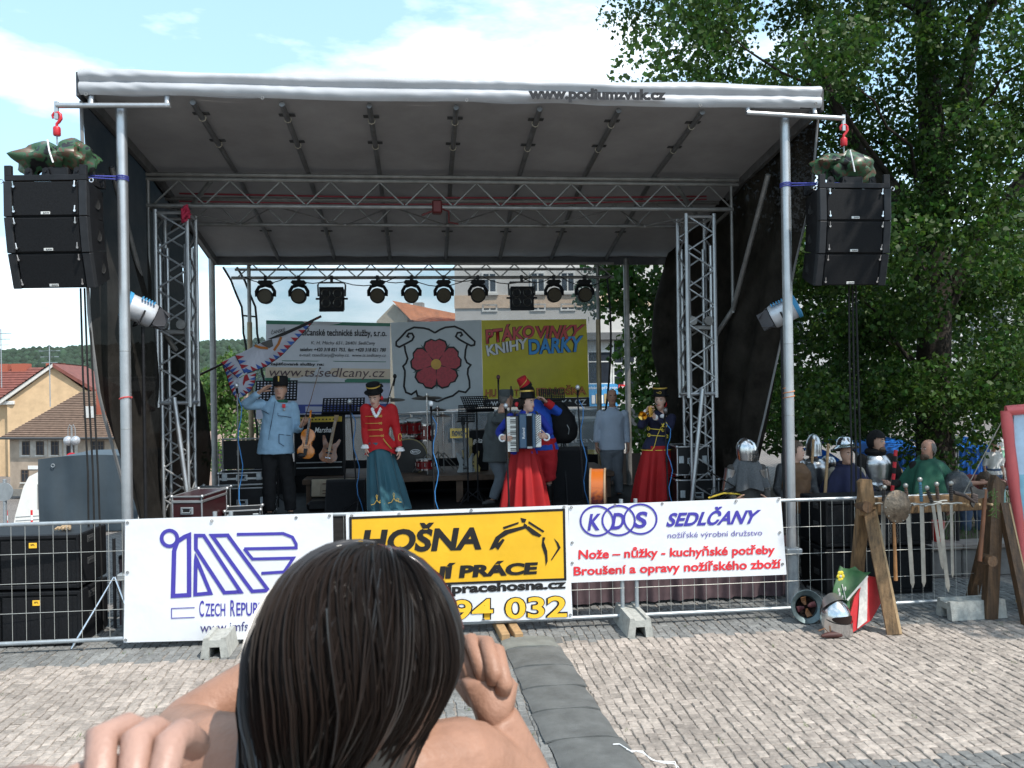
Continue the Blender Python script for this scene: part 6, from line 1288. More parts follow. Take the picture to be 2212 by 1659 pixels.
e[0].position = .46; e[0].color = (.075, .016, .02, 1); e[1].position = .66; e[1].color = (.42, .10, .010, 1); t.links.new(co.outputs['Object'], sx.inputs[0]); t.links.new(co.outputs['Object'], nz.inputs['Vector']); t.links.new(nz.outputs[0], ad.inputs[0])
m2_ = N(t, 'ShaderNodeMath', operation='MULTIPLY'); m2_.inputs[1].default_value = 1.2; t.links.new(sx.outputs[2], m2_.inputs[0]); t.links.new(m2_.outputs[0], ad.inputs[2]); t.links.new(ad.outputs[0], r_.inputs[0]); t.links.new(r_.outputs[0], bs.inputs['Base Color'])
MB().lathe([(0, -w2), (hh/2, -w2), (hh/2, w2), (0, w2)], 30, Matrix.Translation((0, .1, hh/2)) @ Matrix.Rotation(R(90), 4, 'Y')).build('shell', wm, T)
for s_ in (-1, 1): MB().lathe([(hh/2-.01, s_*w2-.012), (hh/2+.012, s_*w2-.012), (hh/2+.012, s_*w2+.012), (hh/2-.01, s_*w2+.012)], 30, Matrix.Translation((0, .1, hh/2)) @ Matrix.Rotation(R(90), 4, 'Y')).build('hoop', mat('hoop_wood', (.3, .2, .12), .5), T)
T = sthing('foot_pedal', 'small wooden foot pedal right of the maroon drum', 'pedal', (x0+x1)/2 + .32, 1.5, DECK); MB().box(-.12, .14, -.1, .05, .0, .03, .006).build('board', wood, T); MB().box(-.02, .12, -.06, 0, .03, .12, .01).build('beater_post', mat('pedal_brass', (.35, .22, .1), .5, .4), T); MB().cyl((-.18, -.05, .1), (.05, -.05, .1), .012).build('rod', chrome, T)
# straw broom and guitar-shaped leftovers behind the red jacket woman
x, z = S(786, 1035, 3.4); T = sthing('straw_broom', 'bundle of dry straw standing behind the red jacket woman', 'broom', x, 3.4, DECK+.1); b_ = MB()
for k in range(60): b_.tube([(rnd.uniform(-.03, .03), rnd.uniform(-.03, .03), 0), (rnd.uniform(-.08, .08), rnd.uniform(-.05, .05), .3)], .003, 4)
b_.build('straw', mat('straw', (.22, .13, .06), .9, 0, .3, 30), T); MB().cyl((0, 0, -.1), (0, 0, .05), .03).build('binding', rope_m := mat('twine', (.25, .18, .1), .9), T)
# ------------------------------------------------------------------ flag on a slanting pole
FL = 3.3; z6 = lambda ps: [(460.8 + .1151*x, 679 + .1151*y) for x, y in ps]
T = sthing('flag', 'white flag with red and blue toothed border draped from a slanting dark pole', 'flag', 0, 0, 0)
a, b_ = S(404, 823, FL), S(694, 683, FL); MB().tube([(a[0], FL, a[1]), (b_[0], FL, b_[1])], .017, 8).build('pole', mat('flag_pole', (.03, .018, .014), .4), T); c = S(684, 688, FL); MB().tube([(c[0], FL, c[1]), (b_[0], FL, b_[1])], [.02, .012], 8).build('finial', mat('finial_wood', (.14, .035, .02), .4), T)
flagw = mat('flag_white', (.52, .52, .58), .8, 0, .05, 4, transl=.25); fr_, fb_ = mat('flag_red', (.42, .03, .04), .8, transl=.2), mat('flag_blue', (.05, .12, .40), .8, transl=.2)
ff = lambda x, z: .03*math.sin(x*7 + z*3) + .02*math.sin(x*13 - z*9)
def cloth_poly(ps, m, nm, d, par=None):
    b2 = MB(); q = pts(z6(ps), FL); bm = bmesh.new(); vs_ = [bm.verts.new((x, 0, z)) for x, z in q]; f = bm.faces.new(vs_); bmesh.ops.triangulate(bm, faces=[f]); bmesh.ops.subdivide_edges(bm, edges=bm.edges[:], cuts=3, use_grid_fill=True)
    for v in bm.verts: v.co.y = FL + d + ff(v.co.x, v.co.z)
    me = bpy.data.meshes.new(nm); bm.to_mesh(me); bm.free(); me.materials.append(m); return link(nm, me, par or T)
lo = cloth_poly([(170, 910), (500, 1200), (640, 1110), (800, 1080), (775, 1280), (700, 1440), (560, 1540), (430, 1590), (330, 1400), (250, 1150)], flagw, 'hanging_part', .02)
up = cloth_poly([(170, 905), (430, 770), (900, 540), (1890, 100), (1880, 150), (1640, 420), (1300, 780), (1000, 980), (660, 1110), (490, 1195)], flagw, 'upper_part', -.05)
def border(edge, inward, n, d, par):
    E_ = [Vector(p) for p in edge]; L_ = [0]
    for i in range(1, len(E_)): L_.append(L_[-1] + (E_[i]-E_[i-1]).length)
    def pt(s):
        for i in range(1, len(E_)):
            if s <= L_[i] + 1e-6: k = (s-L_[i-1])/(L_[i]-L_[i-1]); q = E_[i-1].lerp(E_[i], k); t_ = (E_[i]-E_[i-1]).normalized(); return q, Vector((-t_.y, t_.x))
        return E_[-1], Vector((0, 0))
    for k in range(n):
        s0, s1 = L_[-1]*k/n, L_[-1]*(k+1)/n; sm_ = (s0+s1)/2; p0, n0 = pt(s0); p1, n1 = pt(s1); pm, nm_ = pt(sm_)
        for m_, tri in ((fb_, [p0, pm, p0 + n0*inward]), (fr_, [pm, p1, pm + nm_*inward*.98])):
            b2 = MB(); b2.poly(pts(z6([tuple(q) for q in tri]), FL), FL+d, ff); b2.build('border_tooth', m_, par, sharp=70)
    b2 = MB(); b2.ribbon(pts(z6([tuple(q) for q in edge]), FL), .010, FL+d-.004, False, ff); b2.build('border_line', inkk, par, sharp=70)
border([(660, 1110), (1000, 980), (1300, 780), (1640, 420), (1880, 150)], -115, 8, -.062, up); border([(490, 1195), (170, 905)], 150, 3, -.062, up); border([(610, 1110), (430, 770)], 140, 2, -.062, up)
border([(180, 960), (250, 1150), (330, 1400), (430, 1590)], -120, 5, .008, lo); border([(560, 1540), (700, 1440), (775, 1280), (795, 1100)], -110, 4, .008, lo)
cloth_poly([(1040, 470), (1890, 95), (1890, 150), (1660, 260), (1330, 410), (1110, 470)], inkk, 'black_sleeve', -.066, up); cloth_poly([(900, 545), (1120, 470), (1140, 600), (1060, 640), (960, 590)], mat('emblem_grey', (.10, .095, .09), .8), 'emblem_eagle', -.066, up)
b2 = MB(); b2.ribbon(pts(z6([(790, 590), (900, 625), (1040, 640)]), FL), .035, FL-.066, False, ff); b2.ribbon(pts(z6([(1290, 430), (1240, 560), (1150, 680)]), FL), .035, FL-.066, False, ff); b2.build('emblem_ring', yo, up, sharp=70)
b2 = MB(); b2.poly(pts(z6([(590, 1150), (640, 1120), (680, 1230), (610, 1260), (570, 1340), (560, 1290)]), FL), FL+.005, ff); b2.build('emblem_red', fr_, lo, sharp=70)
# rust-red cable on the riser edge, small metal thermos
# ================================================================== WEAPON RACK
oak = mat('oak_plank', (.17, .10, .045), .7, 0, .45, 3, .3, 30, stretch=(9, 9, 1)); oak_l = mat('oak_lit_sawn_edge', (.42, .29, .16), .75, 0, .2, 10, .15, 30); oak_d = mat('oak_dark', (.085, .045, .02), .6, 0, .45, 3, .3, 30, stretch=(9, 9, 1))
T = sthing('weapon_rack', 'rough wooden trestle rack for swords standing before the right fence', 'weapon rack', 4.0, -.95, PAV)
def plank(p0, p1, w_, th, m, nm, pointed=False, up=(0, 1, 0)):
    p0, p1 = V(p0), V(p1); d = (p1-p0); L_ = d.length; d.normalize(); sx = d.cross(V(up)).normalized(); sy = sx.cross(d)
    M1 = Matrix((( sx.x, sy.x, d.x, p0.x), (sx.y, sy.y, d.y, p0.y), (sx.z, sy.z, d.z, p0.z), (0, 0, 0, 1)))
    b2 = MB()
    pr = [(-w_/2, 0), (w_/2, 0), (w_/2, L_*.93), (w_*.25, L_*(1.0 if pointed else .93)), (0, L_*(.985 if pointed else .93)), (-w_/2, L_*.94)] if pointed else [(-w_/2, 0), (w_/2, 0), (w_/2, L_), (-w_/2, L_)]
    b2.prism(pr, -th/2, th/2, M1); return b2.build(nm, m, T)
rl = lambda px, py, ly: (lambda q: V((q[0]-4.0, ly+.95, q[1]-PAV)))(S(px, py, ly))
def foot_at(px, py): d = ray(px, py); Y = (PAV-EYE)/d[1]; X = d[0]*Y; dx, dy = X-SO[0], Y-SO[1]; return V((dx*ca + dy*sa - 4.0, -dx*sa + dy*ca + .95, 0))
f1 = foot_at(1929, 1370); f3 = foot_at(2137, 1336); f4 = foot_at(2222, 1350)
plank(f1, rl(1872, 1078, -.92), .11, .075, oak, 'leg', up=(.4, 1, 0)); plank(f1 + V((.072, .0, 0)), rl(1886, 1096, -.93) + V((.01, -.0, 0)), .034, .07, oak_l, 'lit_sawn_edge', up=(.4, 1, 0))  # sunlit narrow side of the leg put in as paler sawn wood
plank(V((rl(1846, 1270, -.7).x, .30, 0)), rl(1870, 1036, -.92), .115, .07, oak, 'leg', True); plank(rl(1876, 1100, -.98), rl(1866, 1034, -.98), .13, .06, oak, 'head_block', True)
plank(f3, rl(2152, 1026, -.82), .13, .09, oak_d, 'leg', True); plank(f4, rl(2168, 1086, -.85), .11, .07, oak_d, 'leg'); plank(f4 + V((.06, 0, 0)), rl(2176, 1088, -.86), .014, .07, oak_l, 'lit_sawn_edge')
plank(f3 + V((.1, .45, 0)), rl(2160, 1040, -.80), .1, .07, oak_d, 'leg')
z_ = .5*(rl(1887, 1090, -.93).z + rl(2144, 1085, -.83).z); MB().box(-.22, 1.22, -.01, .05, z_-.085, z_+.085, .008, Matrix.Rotation(R(4), 4, 'Z')).build('beam', oak, T)
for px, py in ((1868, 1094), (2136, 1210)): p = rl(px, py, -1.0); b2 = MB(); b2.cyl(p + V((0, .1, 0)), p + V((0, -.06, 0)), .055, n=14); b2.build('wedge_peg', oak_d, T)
for k in range(7): p = rl(1990 + 26*k - 20, 1088, -.93); MB().cyl(p, p + V((0, -.12, .01)), .012).build('peg', oak_l, T)
blade_m = mat('blade_steel', (.30, .295, .27), .4, .7, .12, 14); iron = mat('dark_iron', (.10, .095, .09), .45, .8, .25, 14); leather = mat('leather_brown', (.10, .042, .02), .6, 0, .3, 14)
def sword(pm, gd, tip, ly, label, gripm, w_=.045, name='sword', guard=.09):
    a, g_, t_ = S(*pm, ly), S(*gd, ly), S(*tip, ly); T2 = sthing(name, label, 'sword', g_[0], ly, g_[1], 0, 'swords on the weapon rack'); A_ = V((a[0]-g_[0], 0, a[1]-g_[1])); B_ = V((t_[0]-g_[0], 0, t_[1]-g_[1])); d = B_.normalized(); n_ = V((-d.z, 0, d.x)); L_ = B_.length
    b2 = MB(); b2.loft([[d*L_*u + n_*w_/2*k + V((0, y, 0)) for k, y in ((-1, 0), (-.35, -.005), (0, -.003), (.35, -.005), (1, 0), (.35, .005), (0, .003), (-.35, .005))] for u, k0 in ((0, 1), (.5, 1), (.94, 1))] ); b2.loft([[d*L_*u + n_*w_/2*k*f + V((0, y*f, 0)) for k, y in ((-1, 0), (0, -.005), (1, 0), (0, .005))] for u, f in ((.94, 1), (1.0, .12))]); b2.build('blade', blade_m, T2)
    b2 = MB(); b2.tube([A_*.12, A_*.5, A_*.92], [.014, .017, .013], 10); gp = b2.build('grip', gripm, T2)
    for k in range(8): MB().tube([A_*(.15+.09*k) + n_*.018*math.cos(q*.9) + V((0, .018*math.sin(q*.9), 0)) for q in range(7)], .0025, 4, closed=True).build('grip_wire', iron, gp)
    b2 = MB(); b2.ell(A_, (.026, .022, .026), 12, 8); b2.build('pommel', blade_m, T2); b2 = MB(); b2.tube([-n_*guard, -n_*guard*.5 + d*-.006, V((0, 0, 0)), n_*guard*.5 - d*.006, n_*guard], [.011, .009, .011, .009, .011], 8); b2.build('cross_guard', blade_m, T2)
yS = -1.08
sword((1910, 1053), (1908, 1088), (1908, 1206), -1.02, 'sword half hidden behind the round buckler', ebony); sword((1956, 1049), (1960, 1090), (1972, 1270), -1.05, 'long sword with disc pommel just right of the buckler', leather)
sword((1987, 1036), (1991, 1090), (1996, 1268), yS, 'sword with blue wrapped grip standing highest on the rack', mat('grip_blue', (.04, .16, .24), .6)); sword((2002, 1054), (2015, 1090), (2037, 1230), yS-.03, 'slanting sword with black curved grip', ebony, .035); sword((2023, 1046), (2027, 1084), (2049, 1279), yS, 'sword with brown leather grip and long slanting blade', leather); sword((2054, 1044), (2055, 1088), (2058, 1248), yS-.02, 'narrow sword with dark ribbed grip, rightmost of the swords', ebony, .032, guard=.11)
x, z = S(1937, 1094, -1.16); T2 = sthing('buckler', 'round domed iron buckler hanging on the weapon rack', 'buckler', x, -1.16, z); T2.rotation_euler = (R(-4), 0, A + R(10))
b2 = MB(); b2.lathe([(0, .07), (.04, .066), (.09, .045), (.145, .018), (.158, .012), (.160, .0), (.15, .0), (.09, .03), (.04, .05), (0, .055)], 36, Matrix.Rotation(R(90), 4, 'X')); b2.build('dome', mat('rusty_iron', (.15, .12, .09), .5, .75, .35, 22, .3, 40), T2)
for k in range(10): b2 = MB(); b2.ell((.145*math.cos(k*.628), -.022, .145*math.sin(k*.628)), .007, 6, 4); b2.build('rivet', blade_m, T2)
a, c = S(1931, 1128, -1.1), S(1935, 1254, -1.1); T2 = sthing('flail', 'flail with wooden handle and iron chain below the buckler', 'flail', a[0], -1.1, a[1]); MB().tube([(0, 0, .0), (.005, 0, -.25), (c[0]-a[0], 0, c[1]-a[1])], [.014, .016, .018], 10).build('handle', mat('ash_wood', (.30, .14, .05), .5, 0, .2, 10), T2)
for k in range(9):
    for s_ in (-1, 1): MB().tube([(s_*.035 + .011*math.cos(q)*(1 if k % 2 else .3), .011*math.cos(q)*(.3 if k % 2 else 1), .02 - .026*k + .018*math.sin(q)) for q in [j*.785 for j in range(8)]], .0035, 5, closed=True).build('chain_link', iron, T2)
a, c = S(2129, 1070, -1.0), S(2116, 1212, -1.0); T2 = sthing('battle_axe', 'broad bladed axe with brown haft at the right end of the rack', 'axe', a[0], -1.0, a[1]); MB().tube([(0, 0, .06), ((c[0]-a[0])*.5, 0, (c[1]-a[1])*.5), (c[0]-a[0], 0, c[1]-a[1])], [.018, .02, .022], 10).build('haft', mat('haft_brown', (.16, .065, .03), .6, 0, .2), T2)
b2 = MB(); b2.prism([(.02, .04), (.0, .05), (-.09, .07), (-.13, .10), (-.16, .085), (-.145, .02), (-.165, -.08), (-.14, -.12), (-.10, -.03), (0, -.02), (.02, -.03)], -.012, .012); b2.build('blade', iron, T2)
x, z = S(2082, 1074, -1.08); T2 = sthing('leather_glove', 'stiff dark leather gauntlet draped over the rack beam', 'glove', x, -1.08, z); b2 = MB(); b2.tube([(-.10, .02, .05), (0, 0, .02), (.10, -.01, -.05)], [.05, .05, .03], 10, flat=.4)
for k in range(4): b2.tube([(.08, -.01 - .0*k, -.03 + .02*k), (.13, -.02, -.05 + .02*k)], .013, 6)
b2.build('cuff', mat('leather_dark', (.05, .035, .03), .6, 0, .3, 12), T2)
x, z = S(2148, 1085, -1.0); T2 = sthing('green_sprig', 'feathery green sprig tied to the right end of the rack', 'sprig', x, -1.0, z); b2 = MB()
for k in range(46): a = rnd.uniform(0, 6.28); p = V((rnd.uniform(-.03, .03), rnd.uniform(-.02, .02), rnd.uniform(-.14, .13))); b2.tube([p, p + V((.05*math.cos(a), .02*math.sin(a*2), .03*math.sin(a)-.02))], [.003, .001], 4)
b2.tube([(0, 0, .14), (.01, 0, 0), (.02, 0, -.15)], .004, 5); b2.build('needles', mat('sprig_green', (.08, .16, .03), .7), T2)
# shield leaning on the rack: two faces meeting at a ridge
Rr = lambda px, py, ly: (lambda q: V((q[0], ly, q[1])))(S(px, py, ly))
T2 = sthing('painted_shield', 'ridged shield painted green with yellow rose and red with white stripe', 'shield', 0, 0, 0)
gpts = [(1815, 1222, -0.940), (1824, 1228, -0.950), (1836, 1229, -0.960), (1848, 1224, -0.970), (1856, 1232, -0.980), (1868, 1237, -0.990), (1881, 1236, -1.000)]
bot = [(1800, 1290, -1.030), (1800, 1320, -1.060), (1815, 1350, -1.100)]
ridge = [(1874, 1243, -1.020), (1830, 1291, -1.100), (1838, 1370, -1.180)]
gs = mat('shield_green', (.02, .085, .02), .6, 0, .2, 12); rs_ = mat('shield_red', (.46, .02, .025), .6, 0, .12, 12); ws = mat('shield_white', (.50, .48, .45), .7, 0, .2, 14)
def sheet(ps, m, nm, d=0.0, th=.012):
    q = [Rr(x, y, l + d) for x, y, l in ps]; n = len(q); b2 = MB(); b2.add(q + [p + V((0, th, 0)) for p in q], [tuple(range(n)), tuple(range(n, 2*n))[::-1]] + [(i, i+n, (i+1) % n + n, (i+1) % n) for i in range(n)]); return b2.build(nm, m, T2, sharp=70)
gf = sheet(gpts + [(1874, 1243, -1.020), (1852, 1268, -1.050), (1836, 1300, -1.080), (1834, 1369, -1.160), (1812, 1345, -1.110), (1797, 1300, -1.050), (1801, 1270, -1.000)], gs, 'green_face')
rf = sheet([(1874, 1244, -1.025), (1922, 1253, -0.950), (1912, 1285, -0.970), (1893, 1321, -1.020), (1882, 1340, -1.060), (1838, 1369, -1.180), (1834, 1340, -1.160), (1846, 1290, -1.110)], rs_, 'red_face')
sheet([(1857, 1262, -1.055), (1874, 1246, -1.030), (1874, 1290, -1.055), (1873, 1341, -1.085), (1852, 1358, -1.150), (1856, 1310, -1.110)], ws, 'white_stripe', -.008, .003); sheet([(1874, 1243, -1.030), (1876, 1246, -1.030), (1832, 1298, -1.115), (1829, 1295, -1.115)], ws, 'ridge_line', -.012, .004)
for k in range(6): a = k*1.047; b2 = MB(); p = Rr(1816, 1245, -0.980); b2.ell(p + V((.028*math.cos(a)*.8, -.0, .038*math.sin(a))), (.019, .006, .022), 8, 6); b2.build('rose_petal', mat('rose_yellow', (.62, .48, .03), .6), gf)
b2 = MB(); b2.ell(Rr(1816, 1245, -0.986), (.012, .006, .014)); b2.build('rose_heart', ws, gf); b2 = MB(); b2.tube([Rr(1819, 1262, -1.005), Rr(1823, 1278, -1.030), Rr(1827, 1296, -1.060)], .005, 5); b2.build('stem', ws, gf)
for x, y in ((1812, 1275), (1814, 1284), (1820, 1290), (1826, 1272), (1832, 1296), (1836, 1290)): b2 = MB(); b2.ell(Rr(x, y, -1.045), (.010, .004, .022), 6, 5); b2.build('leaf', ws, gf)
# helmets on the ground
polished = mat('polished_steel', (.62, .63, .64), .2, 1, .1, 10, .05, 30); greysteel = mat('painted_steel', (.11, .15, .16), .45, .6, .25, 16)
p = foot_at(1754, 1352); T2 = sthing('kettle_helmet', 'grey kettle helmet lying on its side with leather lining showing', 'helmet', 4.0 + p.x, -.95 + p.y + .1, PAV + .165); T2.rotation_euler = (R(78), R(8), A + R(-6))
b2 = MB(); b2.lathe([(.165, 0), (.170, .004), (.165, .010), (.115, -.022), (.108, -.05), (.09, -.11), (.05, -.145), (0, -.152), (0, -.145), (.048, -.138), (.084, -.105), (.100, -.05), (.108, -.018)], 36); b2.build('shell', greysteel, T2)
b2 = MB(); b2.lathe([(.10, -.03), (.085, -.10), (.04, -.13), (0, -.135), (0, -.13), (.038, -.125), (.078, -.095), (.094, -.03)], 24); b2.build('lining', mat('lining_dark', (.02, .012, .01), .9), T2)
for a in range(4): b2 = MB(); c, s_ = math.cos(a*1.57+.4), math.sin(a*1.57+.4); b2.tube([(.10*c, .10*s_, -.02), (.06*c, .06*s_, -.045), (.02*c, .02*s_, -.03)], [.03, .026, .01], 8, flat=.3); b2.build('leather_tongue', (mat('leather_maroon', (.06, .010, .014), .7), mat('leather_tan', (.16, .07, .025), .7))[a % 2], T2)
p = foot_at(1812, 1372); T2 = sthing('bascinet_helmet', 'polished steel helmet with raised visor and dark face opening on the cobbles', 'helmet', 4.0 + p.x, -.95 + p.y + .06, PAV, R(12)); T2.scale = (1.16, 1.16, 1.14)
b2 = MB(); b2.rings([(0, 0, 0, .112, .122), (.05, 0, 0, .110, .122), (.10, 0, 0, .114, .128), (.15, 0, 0, .118, .134), (.20, 0, .004, .112, .128), (.245, 0, .010, .094, .108), (.285, 0, .018, .066, .076), (.312, 0, .024, .034, .040), (.325, 0, .028, .006, .007)], 36, None, False); b2.build('skull', polished, T2, sharp=60)
def hplate(a0, z0f, z1f, ex, m_, nm):
    b2 = MB(); b2.grid(lambda u, v: (lambda a, t: ((.117+ex)*math.sin(a), -(.133+ex)*math.cos(a), z0f(t) + (z1f(t)-z0f(t))*v))(R(-a0 + 2*a0*u), 2*u-1), 28, 6); b2.build(nm, m_, T2, sharp=60)
hplate(56, lambda t: .150 - .034*(1-t*t)**.5, lambda t: .152 + .026*(1-t*t)**.5, .0045, mat('lining_dark', ()), 'face_opening')
hplate(82, lambda t: .004, lambda t: .112 + .03*t*t, .012, polished, 'bevor')
b2 = MB(); M3 = Matrix.Translation((0, .03, .19)) @ Matrix.Rotation(R(-52), 4, 'X'); b2.grid(lambda u, v: M3 @ V(((.128-.02*v)*math.sin(R(-85)+R(170)*u), -(.13 - .03*v)*math.cos(R(-85)+R(170)*u) - .01, .0 + .10*v*math.sin(math.pi*u)**.5)), 28, 6); b2.build('visor', mat('visor_dark', (.22, .21, .20), .35, .8), T2, sharp=60)
p = foot_at(1805, 1378); T2 = sthing('leather_pouch', 'dark brown leather roll lying before the polished helmet', 'pouch', 4.0 + p.x, -.95 + p.y, PAV); b2 = MB(); b2.tube([(-.14, 0, .025), (-.08, .0, .03), (.05, 0, .03), (.13, .01, .02), (.16, .01, .012)], [.012, .028, .03, .022, .006], 12); b2.build('roll', mat('leather_oxblood', (.055, .014, .010), .65, 0, .3, 20), T2); b2 = MB(); b2.tube([(-.05, .02, .04), (-.10, .02, .09), (-.16, .02, .07)], .012, 8, flat=.3); b2.build('strap', mat('leather_tan', ()), T2)
# ================================================================== KNIGHTS behind the fence
mail = mat('chain_mail', (.10, .105, .11), .4, .8, .4, 260, .5, 420); plate = mat('plate_steel', (.50, .51, .52), .28, 1, .15, 9, .08, 25)
def kperson(label, px, py_head, Y, H, yaw=0, **kw):
    h = at(px, py_head, Y); T = thing('person', label, 'person', (h.x, h.y, 0), kw.pop('rz', 0)); hz = h.z
    P = pose(H, **kw); dz = hz - P['head'].z
    return T, P
def std(T, P, sk, yaw, pitch=0, m_j=None, m_t=None, roll=0, **kw):
    Mh = head_matrix(P['head'], yaw, pitch, roll); body(T, P, sk, Mh, vox=.014, **kw); face(T, Mh, P['s'])
    if m_j: jacket(T, P, m_j, 'tunic', hem=P['pel'].z-.25, ex=.022, flare=.04, sleeve=.95, disp=.02)
    if m_t: trousers(T, P, m_t); 
    shoes(T, P, leather); return Mh
def cape(T, P, m, r=.30, drop=.34, lift=.06, trim=None, seed=1):
    rr = random.Random(seed); n = P['neck']
    def f_(u, v):
        a = 2*math.pi*u; k = v**.62; r_ = .075 + (r-.075)*k; fold = 1 + .15*v*math.sin(7*a + seed) + .08*v*math.sin(13*a)
        return (n.x + r_*fold*math.cos(a), n.y + r_*fold*.72*math.sin(a), n.z + lift*(1-v)**2 - drop*v**1.7 + .02*v*math.sin(5*a+seed))
    b2 = MB(); b2.grid(f_, 72, 14); o_ = b2.build('hooded_cape', m, T, sharp=70)
    b2 = MB(); b2.tube([n + V((.085*math.cos(t*.4), .02 + .085*math.sin(t*.4), .02 + .02*math.sin(t*.4))) for t in range(16)], .035, 8, closed=True); b2.build('hood_roll', m, o_)
    if trim: MB().tube([V(f_(k/60, 1.0)) + V((0, 0, -.004)) for k in range(60)], .010, 5, closed=True).build('trim', trim, o_)
    return o_
# k1 bascinet knight
h = at(1612, 965, 10.4); T = thing('person', 'knight in closed steel helmet with mail collar beside the right curtain', 'person', (h.x, h.y, .0)); P = pose(1.72, wL=(-.2, -.2, 1.02), fL=(-.1, -.3, 1.02), wR=(.2, -.22, 1.02), fR=(.1, -.3, 1.02)); Mh = std(T, P, skin, R(75), 0, mat('gambeson_dark', (.06, .055, .05), .9), mat('gambeson_dark', ()))
b2 = MB(); b2.rings([(-.10, 0, .0, .088, .108), (-.03, 0, 0, .095, .118), (.05, 0, 0, .098, .122), (.10, 0, .005, .085, .105), (.15, 0, .01, .05, .06), (.175, 0, .01, .012, .012)], 24, Mh); b2.build('helmet', polished, T)
b2 = MB()
for k in range(9): a = R(-56 + 14*k); b2.tube([Mh @ V((.098*math.sin(a), -.125*math.cos(a), .02)), Mh @ V((.095*math.sin(a), -.135*math.cos(a), -.05)), Mh @ V((.08*math.sin(a), -.11*math.cos(a), -.12))], .005, 5)
for z_ in (-.03, -.08): b2.tube([Mh @ V((.097*math.sin(R(-60+12*k)), -.135*math.cos(R(-60+12*k)), z_)) for k in range(11)], .005, 5)
b2.build('face_grille', iron, T); cape(T, P, mat('aventail_grey', (.10, .105, .11), .8, .2, .2, 60), .26, .30, .10, None, 3)
for q in 'LR': b2 = MB(); b2.tube([P['s'+q], P['e'+q]], [.085, .07], 12); b2.build('arm_plate', plate, T)
# k2 man with long hair behind the mast
h = at(1718, 972, 10.6); T = thing('person', 'long-haired man in brown leather vest and mail behind the right mast', 'person', (h.x, h.y, 0)); P = pose(1.70, wL=(-.22, -.2, 1.0), fL=(-.1, -.25, 1.0), wR=(.2, -.25, 1.0), fR=(.1, -.3, 1.0)); Mh = std(T, P, skin_p, R(72), 0, mail, mat('gambeson_dark', ()))
hair_cap(Mh, P['s'], -.06, .055, .014, .08).build('hair', hair_b, T, sharp=70); b2 = MB(); b2.rings([(.03, 0, .06, .085, .07), (-.08, 0, .085, .09, .055), (-.20, 0, .10, .085, .045), (-.32, -.01, .11, .05, .03)], 16, Mh); b2.build('long_hair', mat('hair_auburn', (.13, .065, .03), .55, 0, .3, 60), T)
jacket(T, P, mat('vest_leather', (.13, .065, .028), .7, 0, .2, 10), 'vest', hem=P['pel'].z-.1, ex=.036, arms='', flare=.03)
# k3 plated man-at-arms behind
h = at(1757, 980, 11.2); T = thing('person', 'man in polished plate armour and helmet just right of the mast, facing away', 'person', (h.x, h.y, 0)); P = pose(1.70, wL=(-.2, -.25, 1.0), fL=(-.1, -.3, 1.05), wR=(.22, -.25, 1.0), fR=(.15, -.35, 1.05)); Mh = std(T, P, skin, R(160), 0, mat('gambeson_dark', ()), mat('gambeson_dark', ()))
b2 = MB(); b2.rings([(-.11, 0, 0, .10, .125), (-.06, 0, 0, .098, .118), (.03, 0, 0, .10, .124), (.09, 0, 0, .085, .105), (.15, 0, 0, .05, .06), (.17, 0, 0, .01, .012)], 22, Mh); b2.build('helmet', plate, T); jacket(T, P, plate, 'cuirass', hem=P['pel'].z, ex=.045, arms='', flare=.03, disp=0)
for q, sx in (('L', -1), ('R', 1)): b2 = MB(); b2.ell(P['s'+q] + V((sx*.02, 0, 0)), (.10, .10, .10), 14, 10); b2.build('pauldron', plate, T); b2 = MB(); b2.tube([P['s'+q], P['e'+q], P['w'+q]], [.075, .062, .05], 12); b2.build('arm_plate', plate, T)
for px, py0, py1, ln, lab in ((1754, 952, 1056, 10.7, 'pale wooden spear shaft held in front of the plated man'), (1786, 962, 1056, 10.6, 'thin wooden staff beside the kettle hat soldier')):
    a, b_ = at(px + 3, py0, ln), at(px - 3, py1, ln); T2 = thing('wooden_shaft', lab, 'shaft', (b_.x, b_.y, 0)); d = (a-b_)/(a.z-b_.z); MB().tube([V((0, 0, 0)) + d*(-b_.z)*0 + V((-d.x*b_.z, 0, 0)), V((0, 0, b_.z)), V((a.x-b_.x, 0, a.z))], [.022, .021, .018], 8).build('pole', mat('shaft_pale', (.42, .26, .13), .6, 0, .2, 8), T2); b2 = MB(); b2.ell((a.x-b_.x, 0, a.z), (.02, .02, .025)); b2.build('knob', MATS['shaft_pale'], T2)
# k4 kettle hat soldier
h = at(1828, 983, 10.7); T = thing('person', 'soldier in shiny brimmed kettle hat and navy hooded cape', 'person', (h.x, h.y, 0)); P = pose(1.62, wL=(-.2, -.2, .95), wR=(.2, -.2, .95), fL=(-.1, -.3, .95), fR=(.1, -.3, .95)); Mh = std(T, P, skin, R(12), R(-8), mat('gambeson_cream', (.30, .27, .22), .9, 0, .15, 12, .2, 60), mat('gambeson_dark', ()))
b2 = MB(); b2.lathe([(0, .175), (.03, .172), (.075, .155), (.10, .12), (.108, .07), (.110, .05), (.165, .012), (.175, .0), (.170, -.004), (.105, .035), (.0, .04)], 32, Mh @ Matrix.Translation((0, 0.01, .078)) @ Matrix.Rotation(R(-6), 4, 'X') @ Matrix.Scale(.93, 4)); b2.build('kettle_hat', polished, T)
cape(T, P, mat('cape_navy', (.012, .014, .045), .9, 0, .2, 8), .33, .36, .02, mat('trim_cream', (.5, .46, .36), .8), 1)
